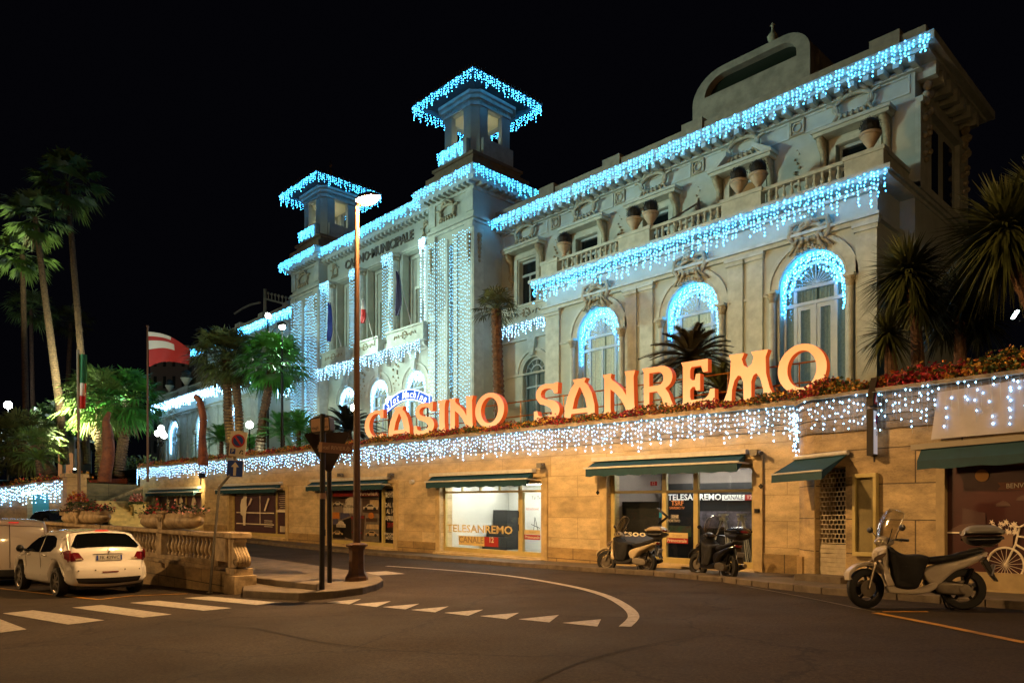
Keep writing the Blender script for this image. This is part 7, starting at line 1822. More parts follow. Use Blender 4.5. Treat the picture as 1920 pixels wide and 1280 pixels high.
mb = MB(); mb.plate(arc(*cc_, R1 * .76, R1 * .76, 0, 360, 28)[:-1], [], -.006, -.0045, f, back=False); mb.build('blue_disc', signblue, sp_)
mb = MB(); q = R1 * .8; mb.plate([(cc_[0] - q * .6 - .02, cc_[1] + q * .6 - .02 + .02), (cc_[0] - q * .6 + .02, cc_[1] + q * .6 + .02), (cc_[0] + q * .6 + .02, cc_[1] - q * .6 + .0), (cc_[0] + q * .6 - .02, cc_[1] - q * .6 - .02)][::-1], [], -.009, -.007, f, back=False); mb.build('red_bar', signred, sp_)
mb = MB(); mb.plate([(x / ppm - 8 / ppm, y / ppm - 14.5 / ppm) for x, y in ((-5, -5), (5, -5), (5, 5), (-5, 5))], [], -.004, -.001, f, back=False); mb.build('parking_symbol', signblue, sp_)
mb = MB(); add_text(mb, 'P', .12, C + ux * (-8 / ppm) + uz * (-14.5 / ppm) + n_ * .007, ux, uz, bold=.006); mb.build('lettering', signwhite, sp_)
mb = MB()
mb.plate([(x / ppm, y / ppm) for x, y in ((4, -18), (6, -18), (8, -12), (10, -14), (12, -13), (9, -10), (6, -12))], [], -.004, -.001, f, back=False); mb.plate(arc(10.5 / ppm, -17 / ppm, 1.5 / ppm, 1.5 / ppm, 0, 360, 8)[:-1], [], -.004, -.001, f, back=False); mb.build('tow_symbol', ink, sp_)
f, ux, uz, C, n_ = sgn_map(440.5, 878, D_, R_(-3.5))
mb = MB(); mb.plate(rr_(15.5 / ppm, 16 / ppm, .02), [], 0, .012, f); sp_ = mb.build('arrow_plate', signwhite, t_)
mb = MB(); mb.plate(rr_(14.3 / ppm, 14.8 / ppm, .015), [], -.004, -.001, f, back=False); mb.build('blue_field', signblue, sp_)
mb = MB(); mb.plate([(x / ppm, y / ppm) for x, y in ((-2.6, -13), (2.6, -13), (2.6, 3), (7.5, 3), (0, 12), (-7.5, 3), (-2.6, 3))], [], -.008, -.005, f, back=False); mb.build('arrow', signwhite, sp_)
# give way sign seen from behind on its post
B = onG(618, 1092, .15); D_ = B.x * FW.x + B.y * FW.y; ppm = FPX / D_
t_ = thing('traffic_sign', 'dark back of a triangular give way sign on a black post', 'traffic sign', tuple(B))
mb = MB(); mb.tube([B, onD(617, 835, D_)], .052, 10); mb.build('post', mat('black_post', '#1a120c', .5, .3), t_)
f, ux, uz, C, n_ = sgn_map(611, 845, D_ - .1, 0, R_(8))
tri_ = [(0 + 6 / ppm, -41 / ppm), (10 / ppm, -38 / ppm), (42 / ppm, 30 / ppm), (41 / ppm, 36 / ppm), (-36 / ppm, 33 / ppm), (-39 / ppm, 28 / ppm), (1 / ppm, -38 / ppm)]
mb = MB(); mb.plate(tri_, [], 0, .04, f); mb.build('sign_back', mat('dark_sign_back', '#2a1a12', .5, .2), t_)
# street name post
B = onG(603.5, 1118); D_ = B.x * FW.x + B.y * FW.y; ppm = FPX / D_
t_ = thing('street_name_post', 'dark post with a street name box on top and a hotel arrow sign', 'street sign', tuple(B))
mb = MB(); mb.tube([B, onD(605.5, 776, D_)], .056, 12); mb.tube([onD(605, 1004, D_), onD(605, 992, D_)], .060, 12); mb.build('post', MATS['black_post'], t_)
mb = MB(); mb.tube([onD(605, 935, D_), onD(605, 924, D_)], .062, 12); mb.build('sticker_band', mat('pinkish_band', '#8a6a58', .5), t_)
f, ux, uz, C, n_ = sgn_map(600, 796, D_, R_(5), R_(-14))
mb = MB(); mb.plate(rr_(20 / ppm, 14 / ppm, .04), [], 0, .2, f); bxo = mb.build('name_box', mat('box_dark', '#22160e', .5), t_)
mb = MB(); mb.plate(rr_(18 / ppm, 12 / ppm, .03), [], -.008, -.002, f, back=False); mb.build('name_panel', mat('name_panel_cream', '#b89272', .5), bxo)
mb = MB(); add_text(mb, 'degli', .085, C + ux * (-10 / ppm) + uz * (-5 / ppm) + n_ * .012, ux, uz, bold=.005); add_text(mb, 'Inglesi', .085, C + ux * (9 / ppm) + uz * (-5 / ppm) + n_ * .012, ux, uz, bold=.005, narrow=.85); add_text(mb, 'CORSO', .04, C + ux * (10 / ppm) + uz * (6 / ppm) + n_ * .012, ux, uz)
mb.build('lettering', ink, bxo)
mb = MB(); mb.plate([(-19 / ppm, 14 / ppm), (-7 / ppm, 17 / ppm), (7 / ppm, 17 / ppm), (19 / ppm, 14 / ppm)][::-1], [], .02, .18, f); mb.build('box_lid', MATS['box_dark'], bxo)
f, ux, uz, C, n_ = sgn_map(630, 840, D_ - .12, R_(-5), R_(-6))
mb = MB(); mb.plate(rect(-33 / ppm, 31 / ppm, -9.5 / ppm, 9.5 / ppm), [], 0, .03, f); ar = mb.build('arrow_sign', mat('brownish_arrow_sign', '#7a5648', .5), t_)
mb = MB(); mb.plate(rect(-33 / ppm, -27 / ppm, -9 / ppm, 9 / ppm), [], -.006, -.001, f, back=False); mb.build('end_plate', mat('name_panel_cream', '#b89272', .5), ar)
mb = MB(); add_text(mb, 'Hotel RIVIERA', .115, C + ux * (-5 / ppm) + n_ * .006, ux, uz, bold=.003, narrow=.95)
V0 = [(22, 5), (28, 0), (22, -5)]; mb.tube([C + ux * (a_ / ppm) + uz * (b_ / ppm) + n_ * .006 for a_, b_ in V0], .008, 4); mb.build('lettering', mat('faded_sign_print', '#b89c88', .5), ar)
# overhanging box sign on an arm from the curved wall
Dq = 15.0; P = onD(1640, 785, Dq); Wp = onD(1668, 868, Dq + .1)
t_ = thing('hanging_sign', 'dark box sign on a wall arm with a warning triangle and a no parking panel', 'traffic sign', tuple(Wp))
ppm = FPX / Dq
def zpx(py): return onD(1640, py, Dq).z
xb = P.x
mb = MB(); mb.plate([(P.y - .25, zpx(763)), (P.y + .25, zpx(763)), (P.y + .25, zpx(750)), (P.y + .03, zpx(708)), (P.y - .03, zpx(708)), (P.y - .25, zpx(750))], [], -.06, .06, lambda u, w_, v: Vector((xb + w_, u, v))); b1 = mb.build('triangle_box', mat('sign_box_dark', '#21180f', .5), t_)
mb = MB(); mb.plate(rect(P.y - .25, P.y + .25, zpx(855), zpx(769)), [], -.06, .06, lambda u, w_, v: Vector((xb + w_, u, v))); b2 = mb.build('panel_box', MATS['sign_box_dark'], t_)
fx = lambda e: (lambda u, w_, v: Vector((xb + .061 + w_ + e, u, v)))
mb = MB(); mb.plate([(P.y - .21, zpx(759)), (P.y + .21, zpx(759)), (P.y + .02, zpx(717)), (P.y - .02, zpx(717))], [], 0, .004, fx(0)); mb.build('red_triangle', signred, b1)
mb = MB(); mb.plate([(P.y - .14, zpx(755)), (P.y + .14, zpx(755)), (P.y, zpx(726))], [], 0, .003, fx(.005)); mb.build('white_triangle', mat('lit_sign_white', '#d8d4cc', .5, emis=(.8, .85, 1), es=.22), b1)
mb = MB()
for dy in (-.05, .04): mb.plate([(P.y + dy - .02, zpx(752)), (P.y + dy + .02, zpx(752)), (P.y + dy + .015, zpx(740)), (P.y + dy - .015, zpx(740))], [], 0, .003, fx(.009))
mb.build('figures', ink, b1)
mb = MB(); mb.plate(rect(P.y - .22, P.y + .22, zpx(852), zpx(772)), [], 0, .004, fx(0)); mb.build('lit_panel', MATS['lit_sign_white'], b2)
mb = MB(); yc_, zc_ = P.y, zpx(788); rd = .135
mb.plate(arc(yc_, zc_, rd, rd, 0, 360, 24)[:-1], [], 0, .002, fx(.006)); mb.build('red_ring', signred, b2)
mb = MB(); mb.plate(arc(yc_, zc_, rd * .75, rd * .75, 0, 360, 24)[:-1], [], 0, .002, fx(.010)); mb.build('blue_disc', signblue, b2)
mb = MB(); mb.tube([(xb + .077, yc_ - rd * .55, zc_ + rd * .55), (xb + .077, yc_ + rd * .55, zc_ - rd * .55)], .014, 4); mb.build('red_bar', signred, b2)
mb = MB(); add_text(mb, '0-24', .13, (xb + .072, yc_, zpx(814)), (0, 1, 0), (0, 0, 1)); add_text(mb, 'A', .10, (xb + .072, yc_, zpx(829)), (0, 1, 0), (0, 0, 1)); add_text(mb, 'B', .10, (xb + .072, yc_, zpx(843)), (0, 1, 0), (0, 0, 1)); mb.build('lettering', ink, b2)
mb = MB(); mb.tube([(xb, P.y, zpx(856)), (xb, P.y, zpx(864)), (xb + .05, P.y + .15, zpx(870)), tuple(onD(1668, 872, Dq + .35))], .03, 8); q = onD(1668, 870, Dq + .5); mb.tube([tuple(q), tuple(q - Vector((.1, .45, 0)) * .3)], .12, 14); mb.build('arm', MATS['sign_box_dark'], t_)

# ================================================================ inflated shells for vehicles
def inflate(mb, out, W, r, crown=0.0, ns=6, nr=5, rings=9, med=None, both=True, keep=None):
    """closed shell from a side outline (x, z); W(x, z) half width; rounded edge radius r"""
    n = len(out); A_ = sum(out[i][0] * out[(i + 1) % n][1] - out[(i + 1) % n][0] * out[i][1] for i in range(n))
    if A_ < 0: out = out[::-1]
    P = [Vector((p[0], p[1])) for p in out]; N = []
    for i in range(n):
        d = (P[(i + 1) % n] - P[i - 1]); d = d.normalized() if d.length > 1e-9 else Vector((1, 0)); N.append(Vector((-d.y, d.x)))
    cx = sum(p.x for p in P) / n; cz = sum(p.y for p in P) / n; med = med or (lambda p: Vector((cx, cz)))
    cols = []
    for j in range(-ns, ns + 1) if both else range(0, ns + 1):
        cols.append([(P[i].x + N[i].x * crown * (j / ns) ** 2, (W(P[i].x, P[i].y) - r) * j / ns, P[i].y + N[i].y * crown * (j / ns) ** 2) for i in range(n)])
    def side(sg):
        C = []
        for k in range(1, nr + 1):
            th = PI / 2 * k / nr; o_ = crown + r * (1 - math.cos(th)); C.append([(P[i].x + N[i].x * o_, sg * (W(P[i].x, P[i].y) - r + r * math.sin(th)), P[i].y + N[i].y * o_) for i in range(n)])
        Q = [Vector((P[i].x + N[i].x * (crown + r), P[i].y + N[i].y * (crown + r))) for i in range(n)]
        for k in range(1, rings + 1):
            t = k / rings * .96; row = []
            for q in Q: m_ = med(q); p = q + (m_ - q) * t; row.append((p.x, sg * W(p.x, p.y), p.y))
            C.append(row)
        return C
    R1 = cols + side(1); L1 = side(-1); allc = L1[::-1] + R1; V = [p for c in allc for p in c]; Fs = []
    for a_ in range(len(allc) - 1):
        for i in range(n): j = (i + 1) % n; Fs.append((a_ * n + i, a_ * n + j, (a_ + 1) * n + j, (a_ + 1) * n + i))
    Fs.append(tuple(range(n))); Fs.append(tuple((len(allc) - 1) * n + i for i in range(n))[::-1])
    mb.add(V, Fs); return mb
def cat(P, k=5, closed=True):
    P = [Vector(p) for p in P]; n = len(P); Q = []
    for i in range(n if closed else n - 1):
        p0, p1, p2, p3 = P[i - 1] if closed or i > 0 else P[0], P[i], P[(i + 1) % n], P[(i + 2) % n] if closed or i + 2 < n else P[-1]
        for q in range(k): t = q / k; Q.append(tuple(.5 * (2 * p1 + (p2 - p0) * t + (2 * p0 - 5 * p1 + 4 * p2 - p3) * t * t + (3 * p1 - p0 - 3 * p2 + p3) * t ** 3)))
    if not closed: Q.append(tuple(P[-1]))
    return Q
def wheel(par, x, y, r, w_, rimr, spokes, sgn, tyre=black, rimm=None, world=False, name='wheel'):
    """axle along local y; sgn = outer side"""
    mb = MB(); pr = [(rimr * .98, -w_ / 2), (r * .93, -w_ / 2 * .98), (r * .985, -w_ / 2 * .7), (r, -w_ / 4), (r, w_ / 4), (r * .985, w_ / 2 * .7), (r * .93, w_ / 2 * .98), (rimr * .98, w_ / 2)]
    M = Matrix.Rotation(PI / 2, 4, 'X'); V = []; Fs = []; n = 36
    for rr, yy in pr:
        for k in range(n): a_ = 2 * PI * k / n; V.append((x + rr * math.cos(a_), y + yy, r + rr * math.sin(a_)))
    for i in range(len(pr) - 1):
        for k in range(n): Fs.append((i * n + k, i * n + (k + 1) % n, (i + 1) * n + (k + 1) % n, (i + 1) * n + k))
    mb.add(V, Fs); wh = mb.build(name, tyre, par, smooth=40)
    mb = MB(); rm = rimm or mat('alloy_rim', '#8f8a82', .35, .8)
    V = []; Fs = []; pr = [(rimr, -w_ * .45), (rimr * .9, -w_ * .40), (rimr * .88, 0), (rimr * .9, w_ * .40), (rimr, w_ * .45)]
    for rr, yy in pr:
        for k in range(n): a_ = 2 * PI * k / n; V.append((x + rr * math.cos(a_), y + yy, r + rr * math.sin(a_)))
    for i in range(len(pr) - 1):
        for k in range(n): Fs.append((i * n + k, i * n + (k + 1) % n, (i + 1) * n + (k + 1) % n, (i + 1) * n + k))
    mb.add(V, Fs); ns_, ysp, th = spokes; yo = y + sgn * w_ * ysp
    for k in range(ns_):
        a_ = 2 * PI * k / ns_ + .3; c_, s_ = math.cos(a_), math.sin(a_)
        mb.obox((x + c_ * rimr * .52, yo, r + s_ * rimr * .52), (c_ * rimr * .42, -sgn * .012, s_ * rimr * .42), (-s_ * th, 0, c_ * th), (0, .012, 0))
    M2 = []
    for k in range(14): a_ = 2 * PI * k / 14; M2.append((x + rimr * .2 * math.cos(a_), r + rimr * .2 * math.sin(a_)))
    mb.plate(M2, [], yo - .02, yo + .02, lambda u, w2, v: Vector((u, w2, v))); mb.build('rim', rm, wh)
    return wh, rm

# ---------------------------------------------------------------- white hatchback
carwhite = mat('white_car_paint', '#dcd8d2', .25, coat=1.0)
carglass = mat('dark_car_glass', '#0a0c0c', .06, coat=.6); tailred = mat('red_tail_lens', '#5c080c', .15, coat=.8, emis=(1, .05, .05), es=.03)
blacktrim = mat('black_trim', '#100f0e', .5)
def xr_of(prof, z):
    for a_, b_ in zip(prof[:-1], prof[1:]):
        if min(a_[1], b_[1]) <= z <= max(a_[1], b_[1]) and abs(a_[1] - b_[1]) > 1e-6: return a_[0] + (b_[0] - a_[0]) * (z - a_[1]) / (b_[1] - a_[1])
    return prof[0][0]
def hatch(name, label, loc, rz, paint_, plate='FK 429VC', detail=True, cat_='car', scale=1.0):
    t_ = thing(name, label, cat_, (0, 0, 0))
    rear = [(-.60, .20), (-.70, .30), (-.725, .42), (-.735, .55), (-.72, .66), (-.665, .74), (-.655, .86), (-.63, .97), (-.575, 1.05), (-.47, 1.17), (-.33, 1.31), (-.21, 1.41)]
    roof = [(-.23, 1.435), (-.05, 1.445), (.3, 1.462), (.8, 1.47), (1.25, 1.44), (1.6, 1.36), (1.95, 1.20), (2.28, 1.01), (2.6, .95), (2.95, .87), (3.2, .76), (3.28, .6), (3.29, .42), (3.24, .24)]
    def well(cx, r, n=12): return [(cx + r * math.cos(R_(a_)), .30 + r * math.sin(R_(a_))) for a_ in [k * 180 / n for k in range(n + 1)]]
    bottom = [(2.98, .20)] + [p for p in well(2.54, .37)] + [(2.1, .20), (1.3, .19), (.45, .20)] + [p for p in well(0, .37)] + [(-.45, .21)]
    out = rear + roof + bottom
    def W(x, z):
        w_ = .87
        if z > .93: w_ -= (z - .93) * .40
        if z < .5: w_ -= (.5 - z) * .08
        w_ -= .025 * (1 - math.cos(min(1, max(0, (z - .45) / .45)) * PI * 2)) * .5
        if x < -.1: w_ -= ((-.1 - x) / .63) ** 2 * .14
        if x > 2.5: w_ -= ((x - 2.5) / .8) ** 2 * .22
        return w_
    mb = MB(); inflate(mb, out, W, .12, .05, 8, 6, 10, lambda p: Vector((max(-.1, min(2.6, p.x)), .80 if p.x < 2.2 else .74)))
    body = mb.build('body', paint_, t_, smooth=55)
    mb = MB(); mb.box(-.5, 3.0, -.6, .6, .16, .62); mb.build('underbody', blacktrim, t_)
    for wx_ in (0, 2.54):
        for sg in (-1, 1): wheel(t_, wx_, sg * .765, .31, .2, .225, (7, .36, .024), sg)
    # windows on both sides
    for sg in (-1, 1):
        mp = lambda u, w_, v, sg=sg: Vector((u, sg * (W(u, v) + .006 - w_), v))
        front_w = [(.98, .93), (2.06, .935), (1.74, 1.12), (1.42, 1.25), (1.02, 1.31)]; rear_w = [(.06, 1.07), (.26, .96), (.91, .93), (.95, 1.31), (.5, 1.305), (.20, 1.235)]
        for q in (front_w, rear_w):
            m_ = MB(); 
            m_.plate(q, [], 0, .012, mp); m_.build('side_window', carglass, t_)
        m_ = MB()
        for x_ in (.95, 1.98): m_.tube([(x_, sg * (W(x_, z) + .001), z) for z in (.42, .6, .93)], .004, 4)
        m_.build('door_gap', blacktrim, body)
        m_ = MB()
        for x_ in (.62, 1.72): m_.tube([(x_ - .1, sg * (W(x_, .86) + .02), .87), (x_, sg * (W(x_, .86) + .035), .875), (x_ + .1, sg * (W(x_, .86) + .02), .87)], .014, 6)
        m_.build('door_handle', paint_, body)
        m_ = MB(); m_.ball((1.98, sg * .98, 1.0), .11, 12, 8, (.9, .75, .75)); m_.tube([(2.0, sg * .84, .97), (1.98, sg * .93, .98)], .03, 6); m_.build('mirror', blacktrim, t_, smooth=True)
    # rear furniture mapped on the curved tail
    def rp(y, z, e=.006):
        ay = abs(y); x = xr_of(rear, z); wz = W(x, z); fy = min(1, ay / (wz - .12)); off = .05 * fy * fy
        if ay > wz - .12: th = math.asin(min(1, (ay - (wz - .12)) / .12)); off += .12 * (1 - math.cos(th))
        i = max(0, min(len(rear) - 2, next((k for k in range(len(rear) - 1) if rear[k][1] <= z <= rear[k + 1][1]), 0)))
        d = Vector((rear[i + 1][0] - rear[i][0], rear[i + 1][1] - rear[i][1])).normalized(); nn = Vector((d.y, -d.x))   # inward (+x, -z)
        return Vector((x + nn.x * (off - e), y, z + nn.y * (off - e)))
    def rpatch(name, q, m_, nx=10, nz=8, e=.006, par=None):
        V = []
        for j in range(nz + 1):
            for i in range(nx + 1):
                u, v = i / nx, j / nz; a_ = Vector(q[0]) * (1 - u) + Vector(q[1]) * u; b_ = Vector(q[3]) * (1 - u) + Vector(q[2]) * u; p = a_ * (1 - v) + b_ * v; V.append(rp(p.x, p.y, e))
        mm = MB(); mm.add(V, [(j * (nx + 1) + i, j * (nx + 1) + i + 1, (j + 1) * (nx + 1) + i + 1, (j + 1) * (nx + 1) + i) for j in range(nz) for i in range(nx)]); return mm.build(name, m_, par or t_, smooth=True)
    rpatch('rear_window', [(-.62, 1.06), (.62, 1.06), (.50, 1.36), (-.50, 1.36)], carglass)
    rpatch('rear_window_edge', [(-.69, 1.12), (-.62, 1.061), (-.50, 1.359), (-.545, 1.33)], carglass, 4, 6); rpatch('rear_window_edge', [(.62, 1.061), (.69, 1.12), (.545, 1.33), (.50, 1.359)], carglass, 4, 6)
    rpatch('rear_diffuser', [(-.60, .27), (.60, .27), (.66, .40), (-.66, .40)], blacktrim, 14, 4)
    rpatch('brake_light', [(-.14, 1.392), (.14, 1.392), (.13, 1.408), (-.13, 1.408)], mat('bright_red_lens', '#c01010', .2, emis=(1, .04, .03), es=.5), 4, 2, .012)
    for sg in (-1, 1):
        q = [(sg * .50, .80), (sg * .775, .76), (sg * .775, .99), (sg * .60, .97)]
        if sg < 0: q = [q[1], q[0], q[3], q[2]]
        tl = rpatch('tail_light', q, tailred, 10, 8, .012)
        # wrap on to the flank
        m_ = MB(); m_.plate(cat([(-.60, .79), (-.42, .84), (-.33, .93), (-.45, .985), (-.60, .985)], 3), [], -.004, .02, lambda u, w_, v, sg=sg: Vector((u, sg * (W(u, v) - .004 - w_), v))); m_.build('tail_light', tailred, t_)
        rpatch('reflector_strip', [(sg * .56 - .03, .80), (sg * .56 + .09, .79), (sg * .56 + .10, .82), (sg * .56 - .02, .83)], mat('clear_lens', '#b8a890', .2, coat=.5), 4, 2, .018)
        rpatch('parking_sensor', [(sg * .30 - .015, .56), (sg * .30 + .015, .56), (sg * .30 + .015, .585), (sg * .30 - .015, .585)], blacktrim, 2, 2, .01)
        rpatch('parking_sensor', [(sg * .62 - .015, .56), (sg * .62 + .015, .56), (sg * .62 + .015, .585), (sg * .62 - .015, .585)], blacktrim, 2, 2, .01)
    rpatch('fog_reflector', [(-.16, .515), (.16, .515), (.17, .54), (-.17, .54)], tailred, 6, 2, .01)
    rpatch('tailgate_handle', [(-.30, .90), (.34, .90), (.30, .915), (-.26, .915)], blacktrim, 8, 2, .01)
    rpatch('number_plate', [(-.26, .775), (.26, .775), (.26, .885), (-.26, .885)], mat('plate_white', '#b9b6ae', .4), 6, 3, .016)
    for s_ in (-1, 1): rpatch('plate_band', [(min(s_ * .26, s_ * .225), .776), (max(s_ * .26, s_ * .225), .776), (max(s_ * .26, s_ * .225), .884), (min(s_ * .26, s_ * .225), .884)], signblue, 1, 1, .019)
    m_ = MB(); pc = rp(0, .83, .026); add_text(m_, plate, .105, tuple(pc), (0, -1, 0), (.04, 0, 1), bold=.003, narrow=.92); m_.build('lettering', ink, t_)
    m_ = MB(); m_.tube([rp(.0, 1.01, .02), rp(.035, .985, .02), rp(-.02, .96, .02), rp(.03, .935, .02)], .010, 5); m_.build('badge', mat('chrome', '#b0a898', .15, 1.0), t_)
    m_ = MB(); add_text(m_, '208' if False else '', .05, (0, 0, 0)) if False else None
    m_ = MB(); m_.tube([(-.1, 0, 1.45), (-.25, 0, 1.60)], .006, 5); m_.build('aerial', blacktrim, t_)
    # visible seats through the glass are dark: head rest shapes on the pane
    t_.location = loc; t_.rotation_euler = (0, R_(0), rz); t_.scale = (1, 1, 1)
    return t_
ra = Vector((-19.45, 5.30)); rzc = R_(180 + 4)
hb = hatch('parked_car', 'white hatchback parked beside the balustrade, seen from behind', (ra.x, ra.y, G(ra.x, ra.y) + .0), rzc, carwhite); hb.scale = (1.05, 1.05, 1.05)
dark_paint = mat('dark_blue_car_paint', '#10182a', .25, coat=1.0)
dk = hatch('parked_car', 'dark car parked behind the balustrade, only its roof and windows showing above the van', (-39.8, 8.9, G(-39.8, 8.9) + .05), R_(8), dark_paint, 'GA 118KT')
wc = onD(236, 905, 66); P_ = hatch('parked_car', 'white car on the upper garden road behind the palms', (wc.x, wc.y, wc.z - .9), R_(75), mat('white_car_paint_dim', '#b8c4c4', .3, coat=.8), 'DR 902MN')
# ---------------------------------------------------------------- white van
def van(loc, rz):
    t_ = thing('parked_van', 'white delivery van with red side band, cut by the left edge of the photo', 'van', (0, 0, 0))
    rear = [(-.68, .25), (-.72, .4), (-.72, .9), (-.70, 1.3), (-.64, 1.65), (-.56, 1.80)]
    roof = [(-.40, 1.86), (.6, 1.90), (1.4, 1.88), (1.75, 1.80), (2.3, 1.35), (2.6, 1.12), (3.1, 1.0), (3.3, .8), (3.32, .3)]
    def well(cx, r, n=12): return [(cx + r * math.cos(R_(a_)), .31 + r * math.sin(R_(a_))) for a_ in [k * 180 / n for k in range(n + 1)]]
    out = rear + roof + [(3.1, .22)] + well(2.65, .37) + [(2.2, .22), (.5, .22)] + well(0, .37) + [(-.5, .24)]
    W = lambda x, z: .86 - (max(0, z - 1.0) * .10) - (max(0, x - 2.5) / .8) ** 2 * .16
    mb = MB(); inflate(mb, out, W, .10, .03, 6, 5, 8, lambda p: Vector((max(0, min(2.6, p.x)), 1.0 if p.x < 2 else .75))); body = mb.build('body', mat('white_van_paint', '#c2b6a8', .3, coat=.9), t_, smooth=50)
    mb = MB(); mb.box(-.5, 3.0, -.6, .6, .18, .62); mb.build('underbody', blacktrim, t_)
    for wx_ in (0, 2.65):
        for sg in (-1, 1): wheel(t_, wx_, sg * .76, .32, .2, .22, (6, .36, .03), sg)
    mb = MB(); mb.box(-.757, -.70, -.80, .80, .26, .46); mb.build('bumper', blacktrim, t_, bevel=.02)
    mb = MB(); mb.tube([(-.727, .12, .5), (-.727, .12, 1.3), (-.655, .12, 1.72)], .008, 4); mb.tube([(-.727, -.72, .5), (-.727, -.72, 1.3), (-.66, -.7, 1.66), (-.64, .7, 1.72), (-.727, .76, 1.3), (-.727, .76, .5)], .007, 4); mb.build('door_gap', mat('gap_grey', '#4a4038', .6), body)
    mb = MB(); mb.box(-.735, -.72, -.72, -.12, .93, 1.05); mb.build('plate_recess', blacktrim, t_)
    mb = MB(); mb.box(-.742, -.736, -.66, -.18, .945, 1.035); pl_ = mb.build('number_plate', mat('plate_white', '#b9b6ae', .4), t_)
    mb = MB(); add_text(mb, 'EG 571', .085, (-.745, -.42, .99), (0, -1, 0), (0, 0, 1), bold=.003); mb.build('lettering', ink, pl_)
    mb = MB(); mb.box(-.63, -.60, -.1, .14, 1.765, 1.795); mb.build('brake_light', MATS['bright_red_lens'], t_)
    for sg in (-1, 1):
        mb = MB(); mb.box(-.735, -.55, sg * .80, sg * .875, .55, 1.05); mb.build('tail_light', tailred, t_, bevel=.02)
        mb = MB(); mb.plate([(-.55, .5), (2.1, .5), (2.1, .75), (-.55, 1.0)], [], 0, .004, lambda u, w_, v, sg=sg: Vector((u, sg * (W(u, v) + .005 - w_), v))); mb.build('red_band', mat('red_vinyl', '#a01c14', .4), t_)
        mb = MB(); mb.plate([(1.0, 1.15), (2.2, 1.18), (1.8, 1.65), (1.0, 1.68)], [], 0, .01, lambda u, w_, v, sg=sg: Vector((u, sg * (W(u, v) + .006 - w_), v))); mb.build('side_window', carglass, t_)
    t_.location = loc; t_.rotation_euler = (0, 0, rz); return t_
van((-25.75, 4.75, G(-25.75, 4.75)), R_(180 - 4))

